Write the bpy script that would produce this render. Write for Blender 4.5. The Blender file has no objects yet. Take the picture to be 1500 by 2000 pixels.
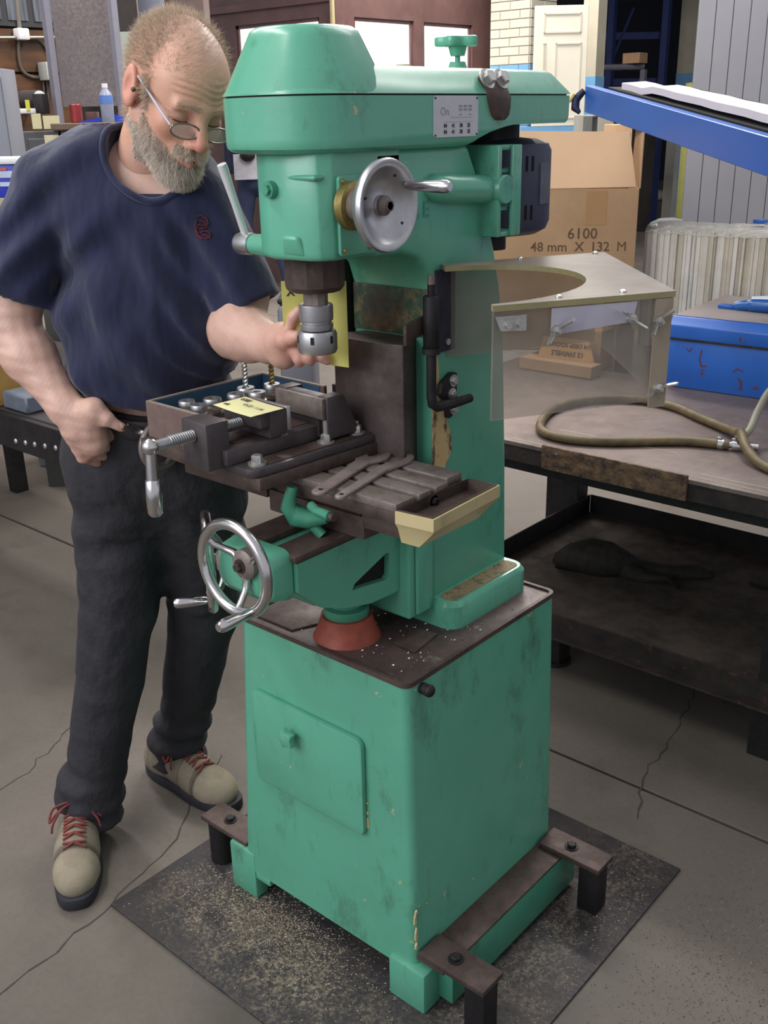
import bpy, bmesh, math, random
import numpy as np
from mathutils import Vector, Matrix, Euler
SC = bpy.context.scene
COL = SC.collection
PI = math.pi
# ---------------------------------------------------------------- camera
CAM = Vector((0.917, -1.109, 1.55))
cd = bpy.data.cameras.new('camera'); cam = bpy.data.objects.new('camera', cd); COL.objects.link(cam)
_r = Vector((0.757, 0.653, -0.020)); _f = Vector((-0.614, 0.701, -0.362))
_f.normalize(); _r = (_r - _f * _r.dot(_f)).normalized(); _u = _r.cross(_f)
cam.matrix_world = Matrix(((_r.x, _u.x, -_f.x, CAM.x), (_r.y, _u.y, -_f.y, CAM.y), (_r.z, _u.z, -_f.z, CAM.z), (0, 0, 0, 1)))
cd.sensor_fit = 'VERTICAL'; cd.sensor_height = 24.0; cd.lens = 24.0 * 1987.0 / 2000.0
cd.clip_start = 0.05; cd.clip_end = 100
SC.camera = cam
# ---------------------------------------------------------------- world
w = bpy.data.worlds.new('world'); SC.world = w; w.use_nodes = True
w.node_tree.nodes['Background'].inputs[0].default_value = (0.80, 0.83, 0.92, 1)
w.node_tree.nodes['Background'].inputs[1].default_value = 0.64
# ---------------------------------------------------------------- lights
def area(name, loc, target, sx, sy, power, col=(1, 1, 1)):
    l = bpy.data.lights.new(name, 'AREA'); l.shape = 'RECTANGLE'; l.size = sx; l.size_y = sy
    l.energy = power; l.color = col
    o = bpy.data.objects.new(name, l); COL.objects.link(o); o.location = loc
    o.rotation_euler = (Vector(target) - Vector(loc)).to_track_quat('-Z', 'Y').to_euler()
    return o
area('ceiling_tube_light', (-1.6, -0.9, 3.9), (-1.2, -0.4, 0), 2.6, 0.35, 55, (1.0, 0.97, 0.93))
area('ceiling_tube_light', (0.2, 2.6, 4.1), (-0.3, 2.8, 0), 2.6, 0.35, 45, (1.0, 0.97, 0.93))
area('ceiling_tube_light', (-2.2, 3.6, 4.1), (-2.2, 3.6, 0), 3.0, 0.5, 190, (1.0, 0.95, 0.9))
area('ceiling_tube_light', (-5.0, 6.5, 4.3), (-5.0, 6.5, 0), 3.0, 0.5, 260, (1.0, 0.95, 0.9))
area('ceiling_tube_light', (-4.2, 1.2, 4.1), (-4.2, 1.2, 0), 3.0, 0.5, 130, (1.0, 0.95, 0.9))
area('window_daylight', (-0.9, -3.2, 2.7), (-0.5, 0.3, 1.1), 3.2, 1.8, 98, (0.93, 0.97, 1.0))  # added fill light for the upright faces, not an actual window
SC.view_settings.view_transform = 'Standard'; SC.view_settings.look = 'None'
SC.view_settings.gamma = 1.0; SC.view_settings.use_curve_mapping = False
SC.view_settings.exposure = 0.0
# ---------------------------------------------------------------- materials
def srgb(r, g, b):
    def f(c):
        c /= 255.0
        return c / 12.92 if c <= 0.04045 else ((c + 0.055) / 1.055) ** 2.4
    return (f(r), f(g), f(b), 1.0)
MATS = {}
class N:
    def __init__(s, name):
        s.m = bpy.data.materials.new(name); s.m.use_nodes = True
        s.t = s.m.node_tree; s.b = s.t.nodes['Principled BSDF']; MATS[name] = s.m
        s.co = None
    def n(s, typ, **k):
        q = s.t.nodes.new(typ)
        for a, v in k.items():
            if a.startswith('_'): setattr(q, a[1:], v)
        return q
    def l(s, a, b): s.t.links.new(a, b)
    def coord(s):
        if s.co is None:
            s.co = s.n('ShaderNodeTexCoord').outputs['Object']
        return s.co
    def noise(s, scale, detail=4, rough=0.6, stretch=None, w=0.0):
        q = s.n('ShaderNodeTexNoise'); q.inputs['Scale'].default_value = scale
        q.inputs['Detail'].default_value = detail; q.inputs['Roughness'].default_value = rough
        src = s.coord()
        if stretch or w:
            mp = s.n('ShaderNodeMapping'); s.l(src, mp.inputs[0]); src = mp.outputs[0]
            if stretch: mp.inputs['Scale'].default_value = stretch
            mp.inputs['Location'].default_value = (w, w * 1.7, w * 0.6)
        s.l(src, q.inputs['Vector']); return q.outputs[0]
    def ramp(s, fac, stops, interp='LINEAR'):
        q = s.n('ShaderNodeValToRGB'); s.l(fac, q.inputs[0]); cr = q.color_ramp; cr.interpolation = interp
        while len(cr.elements) < len(stops): cr.elements.new(0.5)
        for e, (p, c) in zip(cr.elements, stops):
            e.position = p; e.color = c if len(c) == 4 else (*c, 1)
        return q.outputs[0]
    def mix(s, fac, a, b, mode='MIX'):
        q = s.n('ShaderNodeMix'); q.data_type = 'RGBA'; q.blend_type = mode
        for i, v in ((0, fac), (6, a), (7, b)):
            if hasattr(v, 'is_output') or isinstance(v, bpy.types.NodeSocket): s.l(v, q.inputs[i])
            else: q.inputs[i].default_value = v
        return q.outputs[2]
    def math(s, op, a, b=0.5):
        q = s.n('ShaderNodeMath'); q.operation = op
        for i, v in ((0, a), (1, b)):
            if isinstance(v, bpy.types.NodeSocket): s.l(v, q.inputs[i])
            else: q.inputs[i].default_value = v
        return q.outputs[0]
    def edge(s, lo=0.52, hi=0.6):
        g = s.n('ShaderNodeNewGeometry'); return s.ramp(g.outputs['Pointiness'], [(lo, (0, 0, 0)), (hi, (1, 1, 1))])
    def bump(s, h, strength=0.2, dist=0.01):
        q = s.n('ShaderNodeBump'); q.inputs['Strength'].default_value = strength
        q.inputs['Distance'].default_value = dist; s.l(h, q.inputs['Height']); s.l(q.outputs[0], s.b.inputs['Normal'])
    def set(s, color=None, rough=None, metal=None, **k):
        for nm, v in (('Base Color', color), ('Roughness', rough), ('Metallic', metal)):
            if v is None: continue
            if isinstance(v, bpy.types.NodeSocket): s.l(v, s.b.inputs[nm])
            else: s.b.inputs[nm].default_value = v
        for nm, v in k.items(): s.b.inputs[nm.replace('_', ' ')].default_value = v
        return s
BW = lambda v: (v, v, v, 1)
def simple(name, c, rough=0.6, metal=0.0, var=0.12, scale=18, bump=0.0, c2=None, **k):
    m = N(name); c = tuple(c)
    d = c2 or tuple(max(0, x * (1 - 2.2 * var)) for x in c[:3]) + (1,)
    fac = m.noise(scale, 5, 0.62)
    col = m.ramp(fac, [(0.32, d), (0.68, c)])
    m.set(col, rough, metal, **k)
    if bump: m.bump(m.noise(scale * 3, 4), bump, 0.004)
    return m.m
def paint(name, c, dirt, chip=None, rough=0.32, dirt_amt=0.5, streak=True):
    m = N(name)
    n1 = m.noise(5, 6, 0.65); n2 = m.noise(40, 4, 0.6, (1, 1, 0.25) if streak else None)
    base = m.mix(m.ramp(n1, [(0.35, BW(0)), (0.75, BW(1))]), c, tuple(x * 0.86 for x in c[:3]) + (1,))
    d = m.ramp(m.noise(9, 8, 0.75, (1, 1, 0.5), 3.1), [(0.56, BW(0)), (0.78, BW(dirt_amt))])
    base = m.mix(d, base, dirt)
    d2 = m.ramp(n2, [(0.62, BW(0)), (0.8, BW(dirt_amt * 0.5))])
    base = m.mix(d2, base, dirt)
    if chip:
        s2 = m.ramp(m.noise(38, 3, 0.6, None, 8.3), [(0.715, BW(0)), (0.73, BW(0.85))])
        base = m.mix(s2, base, chip)
    m.set(base, m.ramp(n1, [(0.3, BW(rough - 0.07)), (0.8, BW(rough + 0.15))]), 0.0, Coat_Weight=0.25, Coat_Roughness=0.18)
    m.bump(m.noise(14, 3, 0.5), 0.12, 0.01)
    return m.m
GREEN = srgb(92, 166, 138)
M_green = paint('green_machine_paint', GREEN, srgb(54, 62, 48), srgb(190, 172, 128), dirt_amt=.75)
M_green_dk = paint('green_paint_grimy', srgb(66, 140, 112), srgb(42, 46, 38), srgb(176, 158, 112), dirt_amt=0.8)
M_cream = paint('bare_cream_casting', srgb(196, 178, 132), srgb(110, 98, 70), srgb(60, 110, 85), rough=0.6)
def steel(name, c, c2, rough, metal, scale=24, bump=0.15, sp=None):
    m = N(name)
    f = m.noise(scale, 7, 0.7); col = m.ramp(f, [(0.3, c2), (0.66, c)])
    if sp:
        col = m.mix(m.ramp(m.noise(scale * 2.3, 6, 0.75, None, 4), [(0.6, BW(0)), (0.68, BW(0.8))]), col, sp)
    m.set(col, m.ramp(f, [(0.3, BW(min(1, rough + 0.2))), (0.7, BW(rough))]), metal)
    m.bump(m.noise(scale * 4, 3), bump, 0.003)
    return m.m
M_steel = steel('worn_machined_steel', srgb(138, 126, 120), srgb(92, 80, 72), 0.42, 0.4)
M_brown = steel('oily_brown_steel', srgb(92, 76, 70), srgb(54, 42, 38), 0.5, 0.3, 14, 0.2, srgb(104, 78, 52))
M_way = steel('grey_ground_way_steel', srgb(96, 84, 82), srgb(60, 50, 46), 0.45, 0.55, 9, 0.15)
M_vise = steel('dark_vise_steel', srgb(88, 80, 82), srgb(56, 50, 50), 0.42, 0.4, 16, 0.15)
M_black = steel('black_iron', srgb(40, 36, 38), srgb(17, 15, 17), 0.5, 0.3, 20, 0.2)
M_chrome = steel('polished_chrome', (0.72, 0.70, 0.70, 1), (0.5, 0.48, 0.47, 1), 0.13, 1.0, 8, 0.02)
M_satin = steel('satin_steel', (0.56, 0.55, 0.56, 1), (0.38, 0.37, 0.38, 1), 0.3, 0.95, 16, 0.03)
M_zinc = steel('zinc_plated_steel', (0.62, 0.6, 0.58, 1), (0.35, 0.33, 0.3, 1), 0.35, 0.9, 40, 0.05)
M_wrench = steel('grey_wrench_steel', srgb(158, 144, 140), srgb(112, 98, 92), 0.36, 0.45, 20, 0.08)
M_rust = steel('rusty_spattered_plate', srgb(128, 98, 72), srgb(34, 32, 40), 0.6, 0.2, 34, 1.0, srgb(136, 136, 150))
M_tray = steel('greasy_maroon_tray', srgb(92, 74, 70), srgb(48, 38, 36), 0.42, 0.1, 10, 0.2, srgb(120, 110, 100))
M_redpaint = steel('red_primer_paint', srgb(158, 70, 48), srgb(84, 46, 36), 0.5, 0.0, 14, 0.2)
M_motor = steel('navy_motor_enamel', srgb(66, 68, 88), srgb(46, 48, 66), 0.45, 0.1, 6, 0.05)
M_brass = steel('brass_ring', srgb(170, 150, 95), srgb(120, 104, 60), 0.4, 0.8)
M_plate = simple('label_plate_aluminium', srgb(196, 194, 198), 0.5, 0.1, 0.04, 30)
M_ink = simple('black_ink', srgb(40, 38, 44), 0.8, 0, 0.0)
M_greyink = simple('grey_ink', srgb(120, 118, 124), 0.8, 0, 0.0)
M_white = simple('white_plastic', srgb(226, 224, 226), 0.5, 0, 0.03)
M_dark = simple('dark_void_black', srgb(12, 12, 13), 0.9, 0, 0.0)
# ---------------------------------------------------------------- mesh helpers
def wloc(o):
    v = Vector((0, 0, 0))
    while o is not None:
        v += Vector(o.location); o = o.parent
    return v
def V(*a): return Vector(a)
class MB:
    """collects shapes (world coordinates) into one mesh"""
    def __init__(s, M=None): s.bm = bmesh.new(); s.M = M or Matrix.Identity(4)
    def add(s, verts, faces, bev=0.0, seg=2, M=None):
        b = bmesh.new(); vs = [b.verts.new(v) for v in verts]
        for f in faces:
            try: b.faces.new([vs[i] for i in f])
            except ValueError: pass
        bmesh.ops.recalc_face_normals(b, faces=b.faces)
        if bev > 0:
            es = [e for e in b.edges if len(e.link_faces) == 2 and e.calc_face_angle(0) > 0.5]
            bmesh.ops.bevel(b, geom=es, offset=bev, segments=seg, affect='EDGES', profile=0.5, clamp_overlap=True)
        if M is not None: b.transform(M)
        b.transform(s.M)
        me = bpy.data.meshes.new('t'); b.to_mesh(me); b.free(); s.bm.from_mesh(me); bpy.data.meshes.remove(me)
        return s
    def box(s, lo, hi, bev=0.0, seg=2, M=None):
        x0, y0, z0 = lo; x1, y1, z1 = hi
        v = [(x0, y0, z0), (x1, y0, z0), (x1, y1, z0), (x0, y1, z0), (x0, y0, z1), (x1, y0, z1), (x1, y1, z1), (x0, y1, z1)]
        f = [(0, 3, 2, 1), (4, 5, 6, 7), (0, 1, 5, 4), (1, 2, 6, 5), (2, 3, 7, 6), (3, 0, 4, 7)]
        return s.add(v, f, bev, seg, M)
    def hexa(s, bot, top, bev=0.0, seg=2):
        return s.add(list(bot) + list(top), [(0, 3, 2, 1), (4, 5, 6, 7), (0, 1, 5, 4), (1, 2, 6, 5), (2, 3, 7, 6), (3, 0, 4, 7)], bev, seg)
    def prism(s, poly, a, b, axis='z', bev=0.0, seg=2, M=None):
        n = len(poly)
        def mk(p, t):
            if axis == 'z': return (p[0], p[1], t)
            if axis == 'x': return (t, p[0], p[1])
            return (p[0], t, p[1])
        v = [mk(p, a) for p in poly] + [mk(p, b) for p in poly]
        f = [tuple(range(n)), tuple(range(n, 2 * n))] + [(i, (i + 1) % n, n + (i + 1) % n, n + i) for i in range(n)]
        return s.add(v, f, bev, seg, M)
    def loft(s, rings, caps=True, bev=0.0, seg=2, M=None):
        n = len(rings[0]); v = [p for r in rings for p in r]; f = []
        for k in range(len(rings) - 1):
            for i in range(n):
                j = (i + 1) % n; f.append((k * n + i, k * n + j, (k + 1) * n + j, (k + 1) * n + i))
        if caps: f += [tuple(range(n)), tuple(range((len(rings) - 1) * n, len(rings) * n))]
        return s.add(v, f, bev, seg, M)
    def lathe(s, prof, org=(0, 0, 0), axis=(0, 0, 1), seg=32, caps=True, M=None):
        q = Vector(axis).to_track_quat('Z', 'Y').to_matrix().to_4x4(); q.translation = Vector(org)
        rings = [[q @ Vector((r * math.cos(2 * PI * i / seg), r * math.sin(2 * PI * i / seg), z)) for i in range(seg)] for r, z in prof]
        return s.loft(rings, caps, M=M)
    def cyl(s, p0, p1, r0, r1=None, seg=20, bev=0.0, M=None):
        p0 = Vector(p0); p1 = Vector(p1); L = (p1 - p0).length; r1 = r0 if r1 is None else r1
        prof = [(r0, 0), (r1, L)]
        if bev: prof = [(r0 - bev, 0), (r0, bev), (r1, L - bev), (r1 - bev, L)]
        return s.lathe(prof, p0, p1 - p0, seg, M=M)
    def tube(s, pts, r, seg=10, closed=False, M=None):
        pts = [Vector(p) for p in pts]; n = len(pts); rings = []
        up = None
        for i, p in enumerate(pts):
            if closed: t = (pts[(i + 1) % n] - pts[i - 1]).normalized()
            else: t = (pts[min(i + 1, n - 1)] - pts[max(i - 1, 0)]).normalized()
            if up is None:
                up = Vector((0, 0, 1)) if abs(t.z) < 0.9 else Vector((1, 0, 0))
            u = (up - t * up.dot(t)).normalized(); w_ = t.cross(u); up = u
            rr = r[i] if isinstance(r, (list, tuple)) else r
            rings.append([p + (u * math.cos(2 * PI * k / seg) + w_ * math.sin(2 * PI * k / seg)) * rr for k in range(seg)])
        if closed: rings.append(rings[0])
        s.loft(rings, not closed, M=M)
        if closed: bmesh.ops.remove_doubles(s.bm, verts=s.bm.verts, dist=1e-6)
        return s
    def torus(s, c, axis, R, r, seg=48, sec=12, M=None):
        q = Vector(axis).to_track_quat('Z', 'Y').to_matrix(); c = Vector(c)
        return s.tube([c + q @ Vector((R * math.cos(2 * PI * i / seg), R * math.sin(2 * PI * i / seg), 0)) for i in range(seg)], r, sec, True, M)
    def sphere(s, c, r, sc=(1, 1, 1), seg=20, rings=12, M=None):
        prof = [(max(1e-5, math.sin(PI * i / rings)), -math.cos(PI * i / rings)) for i in range(rings + 1)]
        rr = [[Vector(c) + Vector((p * math.cos(2 * PI * k / seg) * r * sc[0], p * math.sin(2 * PI * k / seg) * r * sc[1], z * r * sc[2])) for k in range(seg)] for p, z in prof]
        return s.loft(rr, True, M=M)
    def hexbolt(s, p, axis, r=0.009, h=0.007, washer=True):
        q = Vector(axis).normalized(); p = Vector(p)
        if washer: s.cyl(p - q * 0.001, p + q * 0.002, r * 1.45, seg=20)
        s.lathe([(r, 0.0015), (r, h * 0.85), (r * 0.82, h)], p, q, 6)
        return s
    def build(s, name, mat, parent=None, smooth=38, kind=None):
        me = bpy.data.meshes.new(name); s.bm.normal_update(); s.bm.to_mesh(me); s.bm.free()
        return link_mesh(name, me, mat, parent, smooth, kind)
def link_mesh(name, me, mat, parent=None, smooth=38, kind=None, origin=None):
    o = bpy.data.objects.new(name, me); COL.objects.link(o)
    mats = mat if isinstance(mat, (list, tuple)) else [mat]
    for m_ in mats: me.materials.append(m_)
    if parent is not None:
        me.transform(Matrix.Translation(-wloc(parent))); o.parent = parent
    else:
        n = len(me.vertices); co = np.empty(n * 3); me.vertices.foreach_get('co', co); co = co.reshape(-1, 3)
        lo = co.min(0); hi = co.max(0)
        c = Vector(((lo[0] + hi[0]) / 2, (lo[1] + hi[1]) / 2, lo[2])) if origin is None else Vector(origin)
        me.transform(Matrix.Translation(-c)); o.location = c
    if smooth:
        me.polygons.foreach_set('use_smooth', [True] * len(me.polygons))
        me.set_sharp_from_angle(angle=math.radians(smooth))
    if kind: o['kind'] = kind
    return o
def thing(name, label, cat, loc, group=None):
    o = bpy.data.objects.new(name, None); COL.objects.link(o); o.location = loc; o.empty_display_size = 0.05
    o['label'] = label; o['category'] = cat
    if group: o['group'] = group
    return o
def tag(o, label, cat, group=None):
    o['label'] = label; o['category'] = cat
    if group: o['group'] = group
    return o
def dup(o, loc, label=None, rz=None, parent=None):
    r = o.copy(); COL.objects.link(r); r.location = loc
    if parent is not None: r.parent = parent
    if rz is not None: r.rotation_euler = (0, 0, rz)
    if label: r['label'] = label
    for ch in list(o.children):
        c = ch.copy(); COL.objects.link(c); c.parent = r
        for g in ch.children:
            d = g.copy(); COL.objects.link(d); d.parent = c
    return r
def rrect(x0, y0, x1, y1, r, n=5):
    out = []
    for cx, cy, a0 in ((x1 - r, y1 - r, 0), (x0 + r, y1 - r, 90), (x0 + r, y0 + r, 180), (x1 - r, y0 + r, 270)):
        for i in range(n + 1):
            a = math.radians(a0 + 90 * i / n); out.append((cx + r * math.cos(a), cy + r * math.sin(a)))
    return out
def text_mb(mb, txt, origin, right, up, size, depth=0.0006, align='LEFT', bold=0.0):
    """lettering laid on a surface: right/up are the surface directions"""
    cu = bpy.data.curves.new('txt', 'FONT'); cu.body = txt; cu.size = size; cu.extrude = depth; cu.align_x = align
    cu.offset = bold; cu.resolution_u = 2
    o = bpy.data.objects.new('txt', cu); COL.objects.link(o)
    bpy.context.view_layer.update()
    me = bpy.data.meshes.new_from_object(o.evaluated_get(bpy.context.evaluated_depsgraph_get()))
    r = Vector(right).normalized(); u = Vector(up).normalized(); u = (u - r * u.dot(r)).normalized(); n = r.cross(u)
    M = Matrix(((r.x, u.x, n.x, origin[0]), (r.y, u.y, n.y, origin[1]), (r.z, u.z, n.z, origin[2]), (0, 0, 0, 1)))
    me.transform(M); me.transform(mb.M); mb.bm.from_mesh(me)
    bpy.data.meshes.remove(me); bpy.data.objects.remove(o); bpy.data.curves.remove(cu)
_F = 1987.0
def _ray(px, py): return _r * ((px - 750) / _F) - _u * ((py - 1000) / _F) + _f
def at(px, py, axis, val):
    """world point on the plane axis=val (x, y or z) along the sight line of a measured photo point"""
    d = _ray(px, py); i = 'xyz'.index(axis); return CAM + d * ((val - CAM[i]) / d[i])
def ad(px, py, t):
    """world point at measured depth t"""
    return CAM + _ray(px, py) * t
# ================================================================= THE SETTING
Mf = N('oily_concrete')
n1 = Mf.noise(.9, 8, .65); n2 = Mf.noise(70, 5, .75); n3 = Mf.noise(3.2, 7, .7, None, 6)
c0 = Mf.ramp(n1, [(.3, srgb(110, 103, 94)), (.7, srgb(140, 131, 121))])
c0 = Mf.mix(Mf.ramp(n3, [(.5, BW(0)), (.72, BW(.55))]), c0, srgb(78, 70, 64))
c0 = Mf.mix(Mf.ramp(n2, [(.45, BW(0)), (.75, BW(.35))]), c0, srgb(78, 70, 62))
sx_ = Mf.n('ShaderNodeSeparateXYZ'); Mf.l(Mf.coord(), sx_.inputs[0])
oil_falloff = Mf.ramp(Mf.math('ADD', Mf.math('MULTIPLY', sx_.outputs[0], .45), Mf.math('MULTIPLY', Mf.noise(1.3, 5, .6, None, 12), .9)), [(.38, BW(0)), (.72, BW(.55))])
c0 = Mf.mix(oil_falloff, c0, srgb(62, 54, 47))  # darker towards the right: light falloff painted in, with some oil staining
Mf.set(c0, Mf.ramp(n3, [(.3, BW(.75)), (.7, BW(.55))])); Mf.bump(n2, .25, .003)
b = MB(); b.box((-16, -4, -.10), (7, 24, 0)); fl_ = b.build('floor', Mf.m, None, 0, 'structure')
# saw-cut joints as shallow dark inserts
def flat_strip(mb, p, q, w_, z=.0012):
    p = V(*p); q = V(*q); d = (q - p).normalized(); n_ = V(-d.y, d.x) * w_ / 2
    mb.add([(p.x - n_.x, p.y - n_.y, -.001), (q.x - n_.x, q.y - n_.y, -.001), (q.x + n_.x, q.y + n_.y, -.001), (p.x + n_.x, p.y + n_.y, -.001), (p.x - n_.x, p.y - n_.y, z), (q.x - n_.x, q.y - n_.y, z), (q.x + n_.x, q.y + n_.y, z), (p.x + n_.x, p.y + n_.y, z)],
           [(0, 3, 2, 1), (4, 5, 6, 7), (0, 1, 5, 4), (1, 2, 6, 5), (2, 3, 7, 6), (3, 0, 4, 7)])
fl_.data.transform(Matrix.Translation((0, 0, -.012)))
ys = [-4, .862, 4.8, 8.8, 12.8, 16.8, 24]
for i in range(len(ys) - 1):
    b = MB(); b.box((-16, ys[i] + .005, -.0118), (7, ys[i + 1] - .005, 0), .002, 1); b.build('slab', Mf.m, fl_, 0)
def crack(pts, seed, w_=.004):
    random.seed(seed); b = MB(); P = []
    for i in range(len(pts) - 1):
        p, q = V(*pts[i]), V(*pts[i + 1]); n = max(2, int((q - p).length / .03))
        for k in range(n): P.append(p + (q - p) * (k / n) + V(random.uniform(-1, 1), random.uniform(-1, 1), 0) * .008)
    P.append(V(*pts[-1]))
    for p, q in zip(P, P[1:]): flat_strip(b, p, q, w_ * random.uniform(.5, 1.2), .0006)
    o = b.build('crack', Mcr, fl_, 0); o['kind'] = 'stuff'
Mcr = simple('crack_dirt', srgb(66, 60, 54), .9)
crack([(-.02, 1.60, 0), (-.107, 1.46, 0), (-.03, 1.15, 0), (-.01, .90, 0), (.06, .75, 0)], 1, .005)
crack([(-.62, -.60, 0), (-.655, -.24, 0), (-.73, .01, 0), (-.82, .14, 0), (-.90, .30, 0)], 2, .004)
crack([(-1.4, -1.2, 0), (-1.15, -.6, 0), (-1.22, -.1, 0), (-1.5, .5, 0)], 4, .003)
# far partition walls of the hall
Mbr = N('brown_painted_steel'); nn = Mbr.noise(3, 6, .65)
Mbr.set(Mbr.ramp(nn, [(.3, srgb(92, 66, 64)), (.7, srgb(116, 86, 82))]), .55)
Mglow = N('daylit_frosted_pane'); Mglow.set(srgb(245, 248, 246), .4, 0.0)
Mglow.b.inputs['Emission Color'].default_value = (.95, 1, .98, 1); Mglow.b.inputs['Emission Strength'].default_value = 1.3
def wall_with_windows(name, P, Q, wins, zt, thick=.12):
    """P, Q ground points; wins = [(t0, t1, z0, z1)]; frame pieces are boxes between the panes"""
    P = V(*P); Q = V(*Q); d = Q - P; L = d.length; ang = math.atan2(d.y, d.x)
    T = Matrix.Translation(P) @ Matrix.Rotation(ang, 4, 'Z')
    b = MB(T); x = 0
    for (a, c, z0, z1) in wins:
        if a > x: b.box((x, 0, 0), (a, thick, zt))
        b.box((a, 0, 0), (c, thick, z0)); b.box((a, 0, z1), (c, thick, zt)); x = c
    if x < L: b.box((x, 0, 0), (L, thick, zt))
    wo = b.build(name, Mbr.m, None, 0, 'structure')
    return wo, T
wb1, T1 = wall_with_windows('wall_back', (-9.5, 6.10, 0), (-5.84, 6.10, 0), [(2.34, 3.46, 1.2, 2.385)], 4.6)
wb2, T2 = wall_with_windows('wall_brown_side', (-5.84, 6.22, 0), (-5.74, 8.45, 0), [(.12, .92, 1.2, 2.385), (1.06, 1.80, 1.2, 2.385)], 4.6)
wi = 0
for T, lst in ((T1, ((2.34, 3.46),)), (T2, ((.12, .92), (1.06, 1.80)))):
    for a, c in lst:
        wi += 1
        b = MB(T); ring = [(a, 1.2), (c, 1.2), (c, 2.385), (a, 2.385)]
        for (x0, x1, z0, z1) in ((a, a + .03, 1.2, 2.385), (c - .03, c, 1.2, 2.385), (a, c, 2.355, 2.385), (a, c, 1.2, 1.23)): b.box((x0, .02, z0), (x1, .07, z1))
        wo = b.build('window_%d' % wi, Mbr.m, None, 0, 'structure')
        b = MB(T); b.box((a + .03, .04, 1.23), (c - .03, .05, 2.355)); b.build('pane', Mglow.m, wo, 0)
b = MB(); b.cyl((-5.80, 6.02, 0), (-5.80, 6.02, 4.4), .022, seg=12); b.build('trim_1', M_cream, None, 40, 'structure')
for i, pz in enumerate((.0, 2.52)):
    b = MB(T1); b.box((0, -.03, 2.50 + i * 0), (3.66, -.002, 2.56)) if i else b.box((0, -.02, 0), (3.66, -.002, .2)); b.build('trim_%d' % (2 + i), Mbr.m, None, 0, 'structure')
# brick pillar with blue band
Mbk = simple('cream_glazed_brick', srgb(196, 190, 174), .5, 0, .06, 6); Mblu = simple('light_blue_paint', srgb(106, 160, 204), .5, 0, .05, 5)
Mmo = simple('brick_mortar_dirt', srgb(160, 152, 136), .8, 0, .05, 6)
b = MB(); b.box((-5.49, 7.95, 0), (-5.03, 8.40, 4.6)); pil = b.build('wall_pillar', Mmo, None, 0, 'structure')
zrow = .0
meshes = {}
for r_ in range(58):
    z0 = r_ * .080
    if z0 > 3.3: break
    for side in (0, 1):
        n = 2 if r_ % 2 else 3
        cuts = [0, .5, 1] if r_ % 2 else [0, .25, .75, 1]
        for k in range(len(cuts) - 1):
            a, c = cuts[k] * .46 + .004, cuts[k + 1] * .46 - .004
            b = MB()
            if side == 0: b.box((-5.49 + a, 7.942, z0 + .004), (-5.49 + c, 7.951, z0 + .076), .002, 1)
            else: b.box((-5.031, 7.95 + a, z0 + .004), (-5.022, 7.95 + min(c, .45), z0 + .076), .002, 1)
            b.build('brick', Mblu if z0 < 1.99 else Mbk, pil, 0)
# ================================================================= MILLING MACHINE
mill = thing('milling_machine', 'green painted vertical milling machine on its tall square cabinet', 'milling machine', (-0.21, 0.22, 0.006))
CX = -0.215
def ring_mb(mb, po, pi_, z0, z1):
    n = len(po)
    v = [(p[0], p[1], z) for z in (z0, z1) for p in po] + [(p[0], p[1], z) for z in (z0, z1) for p in pi_]
    f = []
    for i in range(n):
        j = (i + 1) % n
        f += [(i, j, n + j, n + i), (2 * n + i, 3 * n + i, 3 * n + j, 2 * n + j), (n + i, n + j, 3 * n + j, 3 * n + i), (i, 2 * n + i, 2 * n + j, j)]
    mb.add(v, f)
def zr(poly, z): return [(p[0], p[1], z) for p in poly]
# cabinet
b = MB()
b.loft([zr(rrect(-.462, -.004, .002, .458, .016), .079), zr(rrect(-.460, -.003, .001, .457, .016), .13), zr(rrect(-.420, -.001, -.012, .454, .018), .676)])
cab = b.build('cabinet', M_green, mill)
b = MB(); b.box((-.508, -.006, .006), (-.430, .03, .122), .006); b.build('foot', M_green, cab)
b = MB(); b.box((-.056, -.014, .006), (.030, .04, .098), .006); b.build('foot', M_green, cab)
b = MB(); b.box((-.43, -.004, .062), (-.387, .016, .0795), .002); b.build('foot_gusset', M_green, cab)
for s, xa, xb in ((1, .0, .062), (-1, -.508, -.455)):
    b = MB(); b.box((xa, .03, .018), (xb, .462, .112), .005); b.build('base_rail', M_green_dk, cab)
    b = MB(); b.box((xa, .0, .1125), (xb + .001 * s, .47, .119), .002); r_ = b.build('rail_top', M_brown, cab)
b = MB()
ring_mb(b, rrect(-.4215, -.0025, -.0105, .4555, .018), rrect(-.414, .005, -.018, .448, .012), .674, .6835)
b.build('tray_rim', M_brown, mill)
b = MB(); b.prism(rrect(-.415, .004, -.017, .449, .012), .674, .679); tray = b.build('drip_tray', M_tray, mill)
b = MB(); b.prism([(-.125, .100), (-.073, .095), (-.084, .172), (-.128, .168)], .6792, .6835, bev=.0008); b.build('loose_plate', M_brown, tray)
b = MB(); b.prism([(-.40, .02), (-.30, .02), (-.27, .09), (-.30, .12), (-.40, .12)], .6792, .6830, bev=.0008); b.build('loose_plate', M_brown, tray)
# swarf crumbs on tray
random.seed(3)
b = MB()
for i in range(420):
    x = random.uniform(-.40, -.03); y = random.uniform(.02, .43)
    if (x - CX) ** 2 + (y - .075) ** 2 < .004 or (x < -.07 and y > .2): continue
    r = random.uniform(.0006, .0016); a = random.random() * 6.28
    b.add([(x + r * math.cos(a) * 2, y + r * math.sin(a) * 2, .6798), (x - r * math.sin(a), y + r * math.cos(a), .6798), (x - r * math.cos(a) * 2, y - r * math.sin(a) * 2, .6798 + r), (x, y, .6798 + 1.5 * r)], [(0, 1, 2), (0, 1, 3), (1, 2, 3), (0, 2, 3)])
b.build('metal_chips', M_zinc, tray, 0, 'stuff')
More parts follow.
